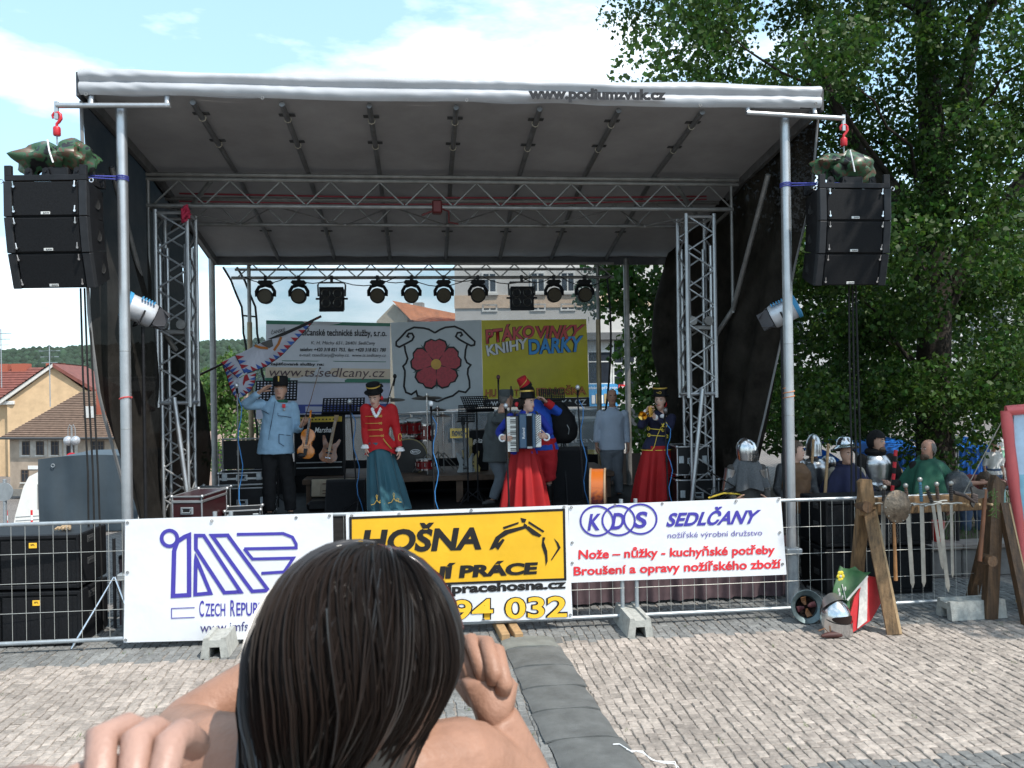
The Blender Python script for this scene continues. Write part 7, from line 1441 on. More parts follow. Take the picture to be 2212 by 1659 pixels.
# k5 hooded man with breastplate
h = at(1893, 958, 11.0); T = thing('person', 'laughing man in black hood and steel breastplate holding a red and black stick', 'person', (h.x, h.y, 0)); P = pose(1.78, wR=(.05, -.32, 1.12), fR=(-.02, -.36, 1.16), eR=(.3, -.05, 1.12), wL=(-.02, -.34, .95), fL=(.03, -.36, 1.0), eL=(-.28, -.05, 1.08)); Mh = std(T, P, skin, R(38), R(2), mat('gambeson_black', (.02, .018, .017), .9), mat('gambeson_black', ()), curl=(.9, .9))
b2 = MB(); torso(b2, P, .03, P['waist'].z, False, 0, 0, False); fuse('breastplate', b2, plate, T, .016, 4)
hd = hair_cap(Mh, P['s']*1.08, -.10, .045, .014, .10); hd.build('hood', mat('hood_black', (.014, .013, .013), .95), T, sharp=70); b2 = MB(); b2.tube([P['neck'] + V((.09*math.cos(t*.4), .02 + .08*math.sin(t*.4), .03)) for t in range(16)], .05, 8, closed=True); b2.build('hood_collar', MATS['hood_black'], T)
b2 = MB(); b2.ell((0, -.07, -.09), (.05, .04, .04), 12, 8, Mh); b2.build('beard', hair_b, T)
T2 = thing('striped_stick', 'stick wound with red and black cloth held by the hooded man', 'stick', (h.x + .03, h.y - .42, 0)); a = at(1908, 985, h.y-.4); 
for k in range(8): z0_ = .98 + k*.075; MB().cyl((-.03 + .008*k, 0, z0_), (-.03 + .008*(k+1), 0, z0_+.075), .022).build('band', inkr if k % 2 else inkk, T2)
MB().cyl((-.05, .02, .9), (.05, .02, 1.5), .012).build('wooden_lath', MATS['shaft_pale'], T2); b2 = MB(); b2.cyl((-.03, 0, 0), (-.03, 0, .98), .016); b2.build('lower_shaft', MATS['shaft_pale'], T2)
# k6 bald man in green cape
h = at(2004, 982, 10.8); T = thing('person', 'balding bearded man in green hooded cape looking left', 'person', (h.x, h.y, 0)); P = pose(1.68); Mh = std(T, P, skin_t, R(-72), R(2), mat('gambeson_black', ()), mat('gambeson_black', ()))
hair_cap(Mh, P['s'], -.05, .06, .005, .02, .075).build('hair', hair_g, T, sharp=70); b2 = MB(); b2.ell((0, -.062, -.09), (.056, .05, .05), 12, 8, Mh); b2.ell((0, -.092, -.105), (.03, .025, .045), 10, 8, Mh); b2.build('beard', hair_b, T); cape(T, P, mat('cape_green', (.012, .075, .045), .9, 0, .2, 8), .36, .40, .03, mat('trim_olive', (.25, .24, .10), .8), 5)
h = at(2065, 1035, 10.6); T2 = thing('mail_coif', 'heap of chain mail hanging over the fence right of the green cape', 'chain mail', (h.x, h.y, 0)); b2 = MB(); b2.rings([(1.0, 0, 0, .2, .12), (1.15, .02, 0, .18, .12), (1.27, .0, 0, .10, .08), (1.3, 0, 0, .03, .03)], 18); fuse('mail', b2, mail, T2, .02, 3, .04); MB().cyl((0, 0, 0), (0, 0, 1.1), .03).build('post', steel_b, T2)
# ================================================================== BACKGROUND: houses, hill
plaster_b = mat('plaster_beige', (.38, .30, .23), .95, 0, .18, 1.2, .1, 8); plaster_y = mat('plaster_ochre', (.56, .39, .23), .95, 0, .14, .8, .1, 8); plaster_w = mat('plaster_white', (.62, .60, .56), .95, 0, .1, .8); roof_b = mat('roof_brown', (.16, .105, .075), .9, 0, .2, 3); roof_r = mat('roof_red', (.17, .055, .042), .85, 0, .2, 2); roof_o = mat('roof_orange', (.42, .16, .07), .9, 0, .2, 2); glass = mat('window_glass', (.03, .035, .045), .12, 0, .2, 1); frame_w = mat('window_frame_white', (.62, .61, .58), .6); frame_d = mat('window_frame_brown', (.10, .07, .05), .6); brick_m = mat('brick_red', (.36, .10, .06), .9, 0, .25, 20)
def house(name, label, pos, rz, cat='house'): return thing(name, label, cat, pos, rz)
def window(T, x, z, wd, hh, y=-.02, fm=None, bars=1, sill=True):
    b_ = MB(); b_.box(x-wd/2, x+wd/2, y, y+.02, z, z+hh); w_ = b_.build('window', glass, T); fm = fm or frame_d; f = MB(); e = .06
    for q in ((x-wd/2-e, x-wd/2, z-e, z+hh+e), (x+wd/2, x+wd/2+e, z-e, z+hh+e)): f.box(q[0], q[1], y-.03, y+.03, q[2], q[3])
    for q in ((z-e, z), (z+hh, z+hh+e)): f.box(x-wd/2, x+wd/2, y-.03, y+.03, q[0], q[1])
    for k in range(bars): xx = x - wd/2 + wd*(k+1)/(bars+1); f.box(xx-.025, xx+.025, y-.02, y+.02, z, z+hh)
    f.box(x-wd/2, x+wd/2, y-.018, y+.018, z+hh*.68, z+hh*.68+.04); f.build('frame', fm, w_)
    if sill: MB().box(x-wd/2-.1, x+wd/2+.1, y-.12, y+.02, z-.14, z-.07).build('sill', plaster_w, w_)
def tiled_roof(T, p00, p10, p11, p01, m, nrows, nm='roof'):
    # rows of tiles overlapping like steps: eave p00-p10, ridge p01-p11
    p00, p10, p11, p01 = map(V, (p00, p10, p11, p01)); n = (p10-p00).cross(p01-p00).normalized(); b_ = MB(); 
    for k in range(nrows):
        a, c = p00.lerp(p01, k/nrows), p10.lerp(p11, k/nrows); a2, c2 = p00.lerp(p01, (k+1.15)/nrows), p10.lerp(p11, (k+1.15)/nrows); b_.add([a + n*.09, c + n*.09, c2 + n*.02, a2 + n*.02, a - n*.03, c - n*.03], [(0, 1, 2, 3), (4, 5, 1, 0)])
    b_.add([p00, p10, p11, p01], [(0, 1, 2, 3)])
    r_ = b_.build(nm, m, T, sharp=70); return r_
D2 = 62.0; o = at(130, 945, D2); gz2 = at(130, 1072, D2).z; K = D2/FPX
T = house('village_house', 'two-storey house with brown tiled roof and flaking beige plaster', (o.x, o.y, gz2), R(-9)); eh = o.z - gz2
wd = 250*K*1.02; x0, x1 = -120*K*1.02, 150*K
MB().box(x0, x1, 0, 7, 0, eh).build('wall', plaster_b, T)
for px in (47.7, 81.6, 117.5, 154.6): xx = (px-130)*K; window(T, xx, eh*.715, 15*K, 28*K*.95, bars=1); MB().box(xx-17*K, xx+17*K, -.012, .0, eh*.66, eh*.97).build('plaster_patch', mat('plaster_pale', (.45, .41, .36), .95, 0, .2, 2), T)
window(T, (220-130)*K, eh*.715, 25*K, 28*K*.95, bars=3); window(T, (44-130)*K, eh*.25, 15*K, 24*K); window(T, (90-130)*K, eh*.25, 14*K, 24*K); 
MB().box((64-130)*K-.4, (64-130)*K+.4, -.05, 0, eh*.46, eh*.52).build('sign_plate', inkw, T); MB().box(x0, x1, -.06, .0, 0, eh*.12).build('plinth', mat('plinth_grey', (.20, .19, .17), .95), T)
rh = 97*K; rf = tiled_roof(T, (x0-.5, -.5, eh-.05), (x1, -.5, eh-.05), (x1, 4.0, eh+rh), (x0+90*K, 4.0, eh+rh), roof_b, 26); b_ = MB(); b_.add([(x0-.5, -.5, eh), (x0-.4, 7.2, eh), (x0+90*K, 4.0, eh+rh)], [(0, 1, 2)]); b_.build('hip', roof_b, rf)
MB().tube([(x0-.5, -.62, eh), (x1, -.62, eh-.05)], .09, 8).build('gutter', mat('gutter_dark', (.08, .08, .08), .5, .5), rf); cx = (194-130)*K; MB().box(cx-.35, cx+.45, 1.6, 2.3, eh+rh*.4, eh+rh*1.12).build('chimney', brick_m, rf); cx = (178-130)*K; b_ = MB(); b_.box(cx-.5, cx+.3, 1.2, 1.3, eh+rh*.42, eh+rh*.68); b_.build('skylight', frame_w, rf)
# yellow gable house
o = at(117, 866, 80); g_ = height(-50, 80); K = 80/FPX; T = house('gabled_house', 'ochre gabled house with red roof at the left edge of the view', (o.x, o.y, g_), R(14)); ez = at(26, 866, 80).z - g_; az = at(117, 794, 80).z - g_; hw = 91*K
MB().prism([(-hw, 0), (hw*1.6, 0), (hw*1.6, ez-1.2), (hw*.62, ez + (az-ez)*.35), (0, az), (-hw, ez)], 0, 12).build('wall', plaster_y, T)
b_ = MB(); b_.prism([(-hw-.5, ez-.25), (0, az+.05), (0, az+.4), (-hw-.6, ez+.1)], -.4, 12.4); r_ = b_.build('verge', mat('verge_white', (.58, .56, .52), .8), T); b_ = MB(); b_.prism([(0, az+.05), (hw*1.7, ez-1.6), (hw*1.75, ez-1.3), (0, az+.4)], -.4, 12.4); b_.build('roof', roof_r, T)
tiled_roof(T, (-hw-.6, 12.5, ez+.1), (-hw-.6, -.5, ez+.1), (0, -.5, az+.45), (0, 12.5, az+.45), roof_r, 20, 'tiles')
T = house('red_roof_house', 'long house with red tiled roof slope and small chimneys at the far left', (o.x - 9.5, o.y - .6, g_), R(2)); MB().box(-9, 5.5, 0, 9, 0, ez-.2).build('wall', plaster_y, T); rf = tiled_roof(T, (-9, -.6, ez-.2), (6.0, -.6, ez-.2), (9.0, 4.5, az+.1), (-9, 4.5, az+.1), roof_r, 14)
for xx in (2.4, 4.2, 7.6): MB().box(xx-.7, xx+.7, 3.9, 5.0, az-.5, az+.55).build('chimney', brick_m, rf)
for px in (4,): window(T, 3.6, ez*.55, 1.1, 2.0); window(T, 1.0, ez*.55, 1.1, 2.0)
MB().tube([(5.4, -.15, ez-.3), (5.4, -.15, .3)], .08, 8).build('downpipe', frame_w, T); MB().box(4.2, 6.2, -.7, -.1, ez-.35, ez+.0, .05).build('cornice', frame_w, T)
# white flat building and far houses
o = at(218, 845, 110); T = house('flat_building', 'white flat-roofed building behind the brown roof', (o.x, o.y, height(-50, 110)), 0, 'building'); zt = at(218, 818, 110).z - height(-50, 110); MB().box(-2.6, 6, 0, 8, 0, zt).build('wall', plaster_w, T); window(T, -.6, zt-1.1, 2.2, .7); MB().box(-2.8, 6.2, -.2, 8.2, zt, zt+.2).build('roof', frame_w, T)
for px, Y, w_, lab in ((492, 60, 4.2, 'pink rendered house seen past the left curtain'),):
    o = at(px, 905, Y); gz_ = height(o.x, Y); T = house('small_house', lab, (o.x, o.y, gz_), R(8)); hz = at(px, 885, Y).z - gz_; MB().prism([(-w_/2*2, 0), (w_/2, 0), (w_/2, hz), (0, hz+1.6), (-w_, hz+.4)], 0, 6).build('wall', mat('plaster_pink', (.45, .33, .27), .95), T); window(T, -.6, hz*.35, .8, 1.4); b_ = MB(); b_.prism([(w_/2+.3, hz-.1), (0, hz+1.65), (0, hz+1.85), (w_/2+.35, hz+.1)], -.3, 6.3); b_.build('roof', roof_b, T); b_ = MB(); b_.prism([(0, hz+1.65), (-w_-.2, hz+.35), (-w_-.2, hz+.55), (0, hz+1.85)], -.3, 6.3); b_.build('roof', roof_b, T)
# hill
hm = mat('hill_meadow', (.035, .06, .02), .95, 0, .3, .02); b_ = MB()
def hill_z(x, y): return -9 + 52*math.exp(-((y-620)/200)**2)*(.85 + .15*math.sin(x*.006+1)) * (1/(1+math.exp((x+40)/50))*.75+.25)
b_.grid(lambda u, v: (-700 + 900*u, 250 + 700*v, hill_z(-700+900*u, 250+700*v)), 60, 40); hill = tag(b_.build('hill', hm, sharp=70), kind='structure')
fr = random.Random(5); b_ = MB()
for k in range(5200):
    y = fr.uniform(330, 640); x = fr.uniform(-y*.68, -y*.30); z = hill_z(x, y); s_ = fr.uniform(1.9, 3.6); hgt = s_*fr.uniform(1.3, 2.1); n = 6; a0 = fr.uniform(0, 6)
    rings_ = [[V((x + s_*f*math.cos(a0+j*1.047)*fr.uniform(.75, 1.15), y + s_*f*math.sin(a0+j*1.047)*fr.uniform(.75, 1.15), z + hgt*h)) for j in range(n)] for h, f in ((.05, .7), (.4, 1.0), (.75, .72), (1.0, .15))]; b_.loft(rings_)
forest = tag(b_.build('forest', mat('forest_foliage', (.020, .040, .022), .9, 0, .3, .25, island=.35), sharp=70), 'dense wooded hillside on the skyline behind the houses', 'forest', kind='stuff')
# ------------------------------------------------------------------ leaves
def leaf_mat(nm, c, v): return mat(nm, c, .5, 0, .15, 1.5, island=v, transl=.46, spec=.3, hue=.02)
leaf_a = leaf_mat('linden_leaf', (.040, .092, .015), .45); leaf_b = leaf_mat('shrub_leaf', (.085, .16, .035), .4); bark = mat('bark', (.032, .026, .021), .95, 0, .35, 9, .6, 22)
def leaves(clumps, size, seed):
    r_ = np.random.default_rng(seed); out_v = []; 
    for (c, rad, n) in clumps:
        d = r_.normal(size=(n, 3)); d /= np.linalg.norm(d, axis=1)[:, None]; rr = rad*(r_.random(n)**.42); 
        # sub-clusters make gaps
        p = np.array(c) + d*rr[:, None]*np.array([1, 1, .8]); sub = np.sin(p[:, 0]*4.1+c[0])*np.sin(p[:, 1]*3.7+1)*np.sin(p[:, 2]*4.9+c[2]); p = p[sub > -.32]; n2 = len(p)
        if n2 == 0: continue
        ax = r_.normal(size=(n2, 3)); ax[:, 2] -= .6; ax /= np.linalg.norm(ax, axis=1)[:, None]; t_ = r_.normal(size=(n2, 3)); nn = np.cross(ax, t_); nn /= np.linalg.norm(nn, axis=1)[:, None]; sd = np.cross(nn, ax); s = size*r_.uniform(.5, 1.45, n2)[:, None]
        out_v.append(np.stack([p, p + (ax*.35 + sd*.42 + nn*.08)*s, p + ax*s, p + (ax*.35 - sd*.42 + nn*.08)*s], 1))
    v = np.concatenate(out_v).reshape(-1, 3); return v
def leaf_mesh(name, v, m, parent):
    me = bpy.data.meshes.new(name); n = len(v)//4; me.vertices.add(len(v)); me.vertices.foreach_set('co', v.ravel()); me.loops.add(n*4); me.loops.foreach_set('vertex_index', np.arange(n*4)); me.polygons.add(n); me.polygons.foreach_set('loop_start', np.arange(n)*4); me.polygons.foreach_set('loop_total', np.full(n, 4)); me.update(); me.validate(); me.materials.append(m); o_ = link(name, me, parent); o_['kind'] = 'stuff'; return o_
def limb_tube(b_, p0, p1, r0, r1, seed, n=7):
    r_ = random.Random(seed); p0, p1 = V(p0), V(p1); L_ = (p1-p0).length; q = []; rr = []
    for k in range(n): t_ = k/(n-1); j = V((r_.uniform(-1, 1), r_.uniform(-1, 1), r_.uniform(-1, 1)))*L_*.035*math.sin(math.pi*t_); q.append(p0.lerp(p1, t_) + j + V((0, 0, L_*.06*math.sin(math.pi*t_)))); rr.append(r0 + (r1-r0)*t_)
    b_.tube(q, rr, 8)
# linden at the right
tp = V((7.75, 15.2, 0)); cr2 = random.Random(11); cl_ = []
gy = -330
while gy < 935:
    gx = 1380
    while gx < 2420:
        x, y = gx + cr2.uniform(-50, 50), gy + cr2.uniform(-45, 45); Y = cr2.uniform(12.8, 17.5)
        lim = 1360 + max(0, min(y, 230))*.62 if y < 230 else 1560
        dens = 1.0
        if x > lim - 10 and not (y > 640 and x < 1560):
            if y < 120 and x < 1480: dens = .6
            p = at(x, y, Y); cl_.append(((p.x, p.y, p.z), cr2.uniform(.62, 1.05), int(cr2.uniform(1050, 1450)*dens)))
        gx += 104
    gy += 96
T = thing('linden_tree', 'big leafy linden tree rising behind the right side of the stage', 'tree', tp)
b_ = MB(); b_.tube([(0, 0, -.1), (.02, 0, .5), (-.03, .02, 2.2), (.05, 0, 4.2), (.10, .1, 6.5), (.0, .2, 9.5), (-.3, .2, 13)], [.42, .34, .30, .27, .23, .16, .05], 14); trunk = b_.build('trunk', bark, T)
for i, (c, r_, n) in enumerate(cl_):
    if i % 4 == 0:
        c = V(c) - tp; zs = max(1.8, min(11, c.z - .55*math.hypot(c.x, c.y))); b_ = MB(); limb_tube(b_, (.05, .05, zs), c, .03 + .012*cr2.random()*2, .008, i); b_.build('limb', bark, T)
for k, (dx, dz0, dz1) in enumerate(((2.4, 3.4, 7.5), (-2.6, 4.0, 8.5), (1.5, 5.5, 11))): b_ = MB(); limb_tube(b_, (0, 0, dz0), (dx, -.6, dz1), .17, .06, 90+k); b_.build('limb', bark, T)
v = leaves(cl_, .088, 4) - np.array(tp); leaf_mesh('crown', v, leaf_a, T)
# added tree, unseen outside the picture at the right, placed to shade rack and knights
tp = V((9.4, 7.6, 0)); cl3 = []; T = thing('linden_tree', 'added unseen linden tree beyond the right edge, put in to shade the weapon rack', 'tree', tp)
for k in range(46):
    a, e_, q = cr2.uniform(0, 6.28), cr2.uniform(-1, 1), cr2.random()**.4; p = V((8.9 + 2.5*q*math.cos(a)*math.sqrt(1-e_*e_), 7.35 + 3.1*q*math.sin(a)*math.sqrt(1-e_*e_), 8.2 + 2.3*q*e_)); cl3.append((tuple(p), cr2.uniform(.7, 1.0), 650))
b_ = MB(); b_.tube([(0, 0, -.1), (0, 0, 2), (-.1, 0, 5), (-.3, -.1, 9)], [.30, .24, .18, .06], 12); b_.build('trunk', bark, T)
for i, (c, r_, n) in enumerate(cl3):
    if i % 3 == 0: c = V(c) - tp; b_ = MB(); limb_tube(b_, (-.1, 0, 4.2 + (i % 5)*.5), c, .06, .012, i+70); b_.build('limb', bark, T)
leaf_mesh('crown', leaves(cl3, .12, 14) - np.array(tp), leaf_a, T)
# second tree behind the stage
tp = V((5.0, 20.5, 0)); cl2 = []
for (x, y, Y, rad) in ((1330, 560, 18.5, .8), (1305, 640, 18.5, .7), (1370, 610, 19, .9), (1420, 680, 19, 1.0), (1390, 760, 18.5, .8), (1440, 800, 19, .9), (1385, 850, 18.5, .65), (1420, 900, 19, .8), (1400, 960, 18.5, .6), (1470, 900, 19, 1.0), (1500, 760, 19, 1.1), (1560, 880, 19, 1.1), (1480, 640, 19.5, 1.1), (1560, 640, 19.5, 1.2), (1640, 760, 19.5, 1.2), (1660, 900, 19, 1.1), (1740, 880, 20, 1.2), (1820, 870, 20, 1.2), (1900, 880, 20, 1.1)):
    p = at(x, y, Y); cl2.append(((p.x, p.y, p.z), rad, int(900*rad*rad)))
for y in range(520, 900, 105):
    for x in range(1560, 2330, 112): p = at(x + cr2.uniform(-40, 40), y + cr2.uniform(-40, 40), cr2.uniform(19, 22)); cl2.append(((p.x, p.y, p.z), cr2.uniform(.9, 1.25), 900))
T = thing('linden_tree', 'smaller linden tree with low branches behind the trumpeter', 'tree', tp); b_ = MB(); b_.tube([(0, 0, -.1), (0, 0, 1.5), (.1, 0, 3.5), (0, 0, 6)], [.22, .17, .13, .05], 10); b_.build('trunk', bark, T)
for i, (c, r_, n) in enumerate(cl2): c = V(c) - tp; b_ = MB(); limb_tube(b_, (0, 0, max(1.2, min(5, c.z - .2))), c, .05, .012, i+40); b_.build('limb', bark, T)
leaf_mesh('crown', leaves(cl2, .14, 8) - np.array(tp), leaf_a, T)
def bush(px, py, Y, rads, label, n=700, m=None, size=.11, name='leafy_shrub', base=None):
    o = at(px, py, Y); gz_ = base if base is not None else height(o.x, Y); T = thing(name, label, 'shrub', (o.x, o.y, gz_)); c0 = V((o.x, o.y, gz_)); cl = []
    for dx, dz, r_ in rads: cl.append(((dx, 0, o.z - gz_ + dz), r_, int(n*r_*r_)))
    leaf_mesh('foliage', leaves(cl, size, int(px)), m or leaf_b, T); b_ = MB()
    for i, (c, r_, n_) in enumerate(cl): limb_tube(b_, (0, 0, 0), c, .05, .015, i)
    b_.build('stem', bark, T)
bush(168, 822, 95, ((0, 0, 1.8), (1.6, -.6, 1.5), (-1.3, -.9, 1.4)), 'green tree crown between the brown roof and the white building', 700, size=.3)
bush(478, 830, 40, ((0, 0, 1.3), (1.0, .8, 1.2), (-.9, -1.2, 1.3), (.3, -1.5, 1.1)), 'green shrubs seen past the left rear post', 800, size=.2); bush(535, 930, 26, ((0, 0, .9), (.6, .5, .8), (-.5, -.8, .9), (.4, -.9, .8)), 'light green bush behind the saluting man', 800)
# ------------------------------------------------------------------ buildings behind the gauze
o = at(880, 700, 46); K = 46/FPX; T = house('gabled_house', 'house with orange tiled roof and two chimneys seen through the gauze', (o.x, o.y, height(o.x, 46)), R(-6)); g_ = height(o.x, 46); az = at(851, 656, 46).z - g_; ez = at(815, 693, 46).z - g_
MB().prism([(-68*K, 0), (0, 0), (0, ez+.2), (-30*K, az), (-68*K, ez)], 0, 10).build('wall', mat('plaster_sand', (.48, .42, .32), .95), T); tiled_roof(T, (12*K, -.1, ez-.1), (130*K, 4, ez-.1), (118*K, 7, az-.5), (-30*K, .4, az+.1), roof_o, 12); b_ = MB(); b_.add([(-30*K, -.3, az+.15), (10*K, -.3, ez), (120*K, 5, ez), (110*K, 5, az-.4)], [(0, 1, 2, 3)]); b_.build('roof', roof_o, T, sharp=70)
for px, py in ((853, 655), (886, 661)): xx = (px-880)*K; MB().box(xx-.28, xx+.28, 2, 2.6, az-.8, az + .25).build('chimney', mat('chimney_grey', (.35, .33, .30), .95), T)
o = at(985, 800, 30); K = 30/FPX; T = house('office_block', 'pale concrete office block with peach band behind the stage', (o.x, o.y, 0), R(3), 'building'); hz = lambda y: at(1150, y, 30).z
MB().box(0, 9.5, 0, 10, 0, hz(430)).build('wall', mat('block_plaster', (.50, .48, .45), .95, 0, .08, .8, .1, 6), T); MB().box(-.02, 9.52, -.05, .0, hz(664), hz(636)).build('band', mat('block_peach', (.56, .42, .30), .9), T); MB().box(4.3, 9.6, -.30, .0, hz(737), hz(720), .02).build('cornice', mat('cornice_grey', (.12, .12, .12), .8), T)
for px, w_ in ((1165, 26), (1230, 26), (1060, 26)): window(T, (px-985)*K, hz(628), w_*K, 38*K, fm=frame_w); window(T, (px-985)*K, hz(668), w_*K, 9*K, fm=frame_w, sill=False)
for px0, px1, y0, y1, b_n in ((1271, 1322, 830, 757, 1), (1327, 1375, 786, 718, 1), (1380, 1430, 786, 718, 1), (1327, 1375, 850, 795, 1), (1150, 1240, 860, 760, 2)): window(T, ((px0+px1)/2-985)*K, hz(y0), (px1-px0)*K*.92, (y0-y1)*K*.92, fm=frame_w, bars=b_n, sill=False)
b_ = MB(); b_.box((1270-985)*K, (1336-985)*K, -.12, -.02, hz(880), hz(832)); sg = b_.build('advert_board', mat('advert_blue', (.06, .28, .55), .5), T); text('elektropřístroje', rect((1272-985)*K, (1334-985)*K, hz(845), hz(836)), -.13, inkw, sg)
for k in range(5): b_ = MB(); b_.box((1278+9*k-985)*K, (1285+9*k-985)*K, -.14, -.12, hz(874), hz(856 - 3*(k % 2))); b_.build('advert_picture', (inkw, mat('advert_tan', (.4, .3, .15), .6))[k % 2], sg)
b_ = MB(); b_.box((1337-985)*K, (1360-985)*K, -.12, -.02, hz(846), hz(834)); sg = b_.build('shop_sign', inkr, T); text('PARKET', rect((1339-985)*K, (1358-985)*K, hz(843), hz(837)), -.13, inkw, sg, .02)
for y0, y1, m_ in ((960, 885, mat('shop_glass', (.05, .055, .06), .15)), ): MB().box(4.2, 9.4, -.02, .0, hz(y0), hz(y1)).build('shop_window', m_, T)
# grey hoarding with a yellow plate behind the drums
o = at(985, 905, 17); K = 17/FPX; T = thing('hoarding', 'grey metal hoarding with yellow plate behind the drum kit', 'hoarding', (o.x, o.y, 0), R(4)); zt = at(985, 893, 17).z
for k in range(7): MB().box(-2.6 + .85*k, -2.6 + .85*k + .82, 0, .04, .05, zt).build('sheet', mat('hoarding_grey', (.15, .145, .135), .7, .2, .15, 3), T)
for k in range(8): MB().box(-2.62 + .85*k, -2.58 + .85*k, -.03, .02, 0, zt+.05).build('post', galv, T)
MB().cyl((-2.6, -.02, zt+.03), (3.4, -.02, zt+.03), .025).build('rail', galv, T)
b_ = MB(); b_.box((972-985)*K, (1012-985)*K, -.05, -.035, at(990, 946, 17).z, at(990, 925, 17).z); pl = b_.build('yellow_plate', mat('plate_yellow', (.6, .45, .03), .5), T); text('novo -', rect((976-985)*K, (1008-985)*K, at(990, 941, 17).z, at(990, 930, 17).z), -.06, inkk, pl, .02)
o2 = at(1240, 960, 16); T = thing('parked_trailer', 'pale grey trailer side with lettering behind the gig bag', 'trailer', (o2.x, o2.y, 0), R(4)); K = 16/FPX; zz = lambda y: at(1240, y, 16).z
b_ = MB(); b_.box(-.9, .9, 0, 2.5, .35, zz(905), .05); bd = b_.build('body', mat('trailer_grey', (.22, .23, .22), .5, 0, .1, 3), T); text('zábava', rect(-.25, .55, zz(956), zz(945)), -.01, inkw, bd); MB().box(.0, .5, -.02, 0, zz(985), zz(972)).build('yellow_sticker', MATS['plate_yellow'], bd)
for sx in (-.6, .6): MB().lathe([(0, -.09), (.18, -.09), (.3, -.08), (.32, -.04), (.32, .04), (.3, .08), (0, .09)], 22, Matrix.Translation((sx, .2, .32)) @ Matrix.Rotation(R(90), 4, 'X')).build('wheel', rubber, T)
# ------------------------------------------------------------------ left middle distance
o = at(172, 1060, 15.5); T = thing('covered_trailer', 'box trailer under a blue-grey tarpaulin left of the stage', 'trailer', (o.x, o.y, height(o.x, 15.5)), R(8)); zt = at(172, 990, 15.5).z - height(o.x, 15.5); tarp = mat('tarp_bluegrey', (.032, .048, .062), .6, 0, .12, 2, .1, 10)
def tp_fn(u, v):
    x = -.72 + 1.75*u; z = .03 + (zt-.03)*v; return (x, .02*math.sin(x*6+z*3) + .012*math.sin(x*17), z + (.06*math.sin(u*math.pi) if v > .9 else 0))
b_ = MB(); b_.grid(tp_fn, 40, 16); b_.build('tarpaulin', tarp, T, sharp=70); b_ = MB(); b_.box(-.70, 1.0, .04, 2.6, .4, zt-.02, .06); b_.build('load_box', tarp, T); MB().box(-.65, .95, .1, 2.6, .28, .38, .01).build('chassis', galv, T)
for sy in (.8, 1.6): MB().lathe([(0, -.09), (.2, -.09), (.3, -.07), (.3, .07), (0, .09)], 20, Matrix.Translation((-.55, sy, .3)) @ Matrix.Rotation(R(90), 4, 'Y')).build('wheel', rubber, T)
b_ = MB(); b_.tube([(-.45 + .03*math.cos(q*.785), -.03, zt-.12 + .03*math.sin(q*.785)) for q in range(8)], .008, 5, closed=True); b_.build('eyelet', galv, T)
o = at(45, 1075, 34); g_ = height(o.x, 34); T = thing('caravan', 'small white caravan parked behind the blue-grey trailer', 'caravan', (o.x, o.y, g_), R(20)); zt = at(80, 1022, 34).z - g_; cv = mat('caravan_white', (.66, .66, .63), .35, 0, .05, 3)
b_ = MB(); pr = [(-.30, .5), (-.22, .95), (.10, zt-.55), (.30, zt-.15), (.65, zt), (4.2, zt), (4.5, zt-.3), (4.5, .45), (-.15, .4)]; b_.prism(pr, 0, 2.0); bd = b_.build('body', cv, T)
b_ = MB(); b_.box(.65, 1.2, -.02, 0, zt*.46, zt*.80, .02); wn = b_.build('window', glass, bd); f = MB(); f.box(.60, 1.25, -.015, .0, zt*.44, zt*.82); f.build('frame', mat('caravan_frame', (.25, .24, .22), .6), wn); MB().box(.7, .84, -.03, -.02, zt*.48, zt*.78).build('curtain', mat('curtain_pale', (.4, .36, .36), .9), wn)
for z_ in (.62, .75, .9): MB().box(-.2, 4.5, -.012, 0, z_, z_+.03).build('trim_line', galv, bd)
MB().lathe([(0, -.09), (.2, -.09), (.3, -.07), (.3, .07), (0, .09)], 20, Matrix.Translation((1.6, .05, .3)) @ Matrix.Rotation(R(90), 4, 'X')).build('wheel', rubber, T); MB().tube([(-.9, 1, .5), (-1.7, 1, .45)], .05, 8).build('drawbar', galv, T)
o = at(8, 1026, 17); T = thing('traffic_sign', 'back of a round grey traffic sign at the far left', 'traffic sign', (o.x, o.y, height(o.x, 17))); zt = o.z; b_ = MB(); b_.lathe([(0, -.01), (.19, -.01), (.19, .01), (0, .01)], 28, Matrix.Translation((0, 0, zt)) @ Matrix.Rotation(R(90), 4, 'X')); b_.build('disc', mat('sign_back', (.30, .32, .33), .5, .4), T); MB().cyl((0, .03, 0), (0, .03, zt+.25), .035).build('post', galv, T)
o = at(155, 952, 52); g_ = height(o.x, 52); T = thing('street_lamp', 'street lamp with two round globes before the beige house', 'street lamp', (o.x, o.y, g_)); zt = o.z - g_; MB().cyl((0, 0, 0), (0, 0, zt+.9), .06).build('pole', mat('lamp_grey', (.3, .3, .3), .5, .5), T)
for s_ in (-1, 1): b_ = MB(); b_.tube([(0, 0, zt+.9), (s_*.12, 0, zt+1.0), (s_*.22, 0, zt+.75), (s_*.23, 0, zt+.3)], .03, 6); b_.build('arm', MATS['lamp_grey'], T); b_ = MB(); b_.ell((s_*.23, 0, zt), (.28, .28, .30), 16, 10); b_.build('globe', mat('globe_glass', (.42, .43, .45), .12, .3), T)
o = at(155, 992, 50); T = thing('traffic_sign', 'round blue no-parking sign with red rim above the blue-grey trailer', 'traffic sign', (o.x, o.y, height(o.x, 50))); zt = o.z - height(o.x, 50); 
for r_, y, m_ in ((.40, 0, inkr), (.31, -.012, mat('sign_blue', (.04, .09, .4), .5))): b_ = MB(); b_.lathe([(0, -.01), (r_, -.01), (r_, .01), (0, .01)], 26, Matrix.Translation((0, y, zt)) @ Matrix.Rotation(R(90), 4, 'X')); b_.build('disc', m_, T)
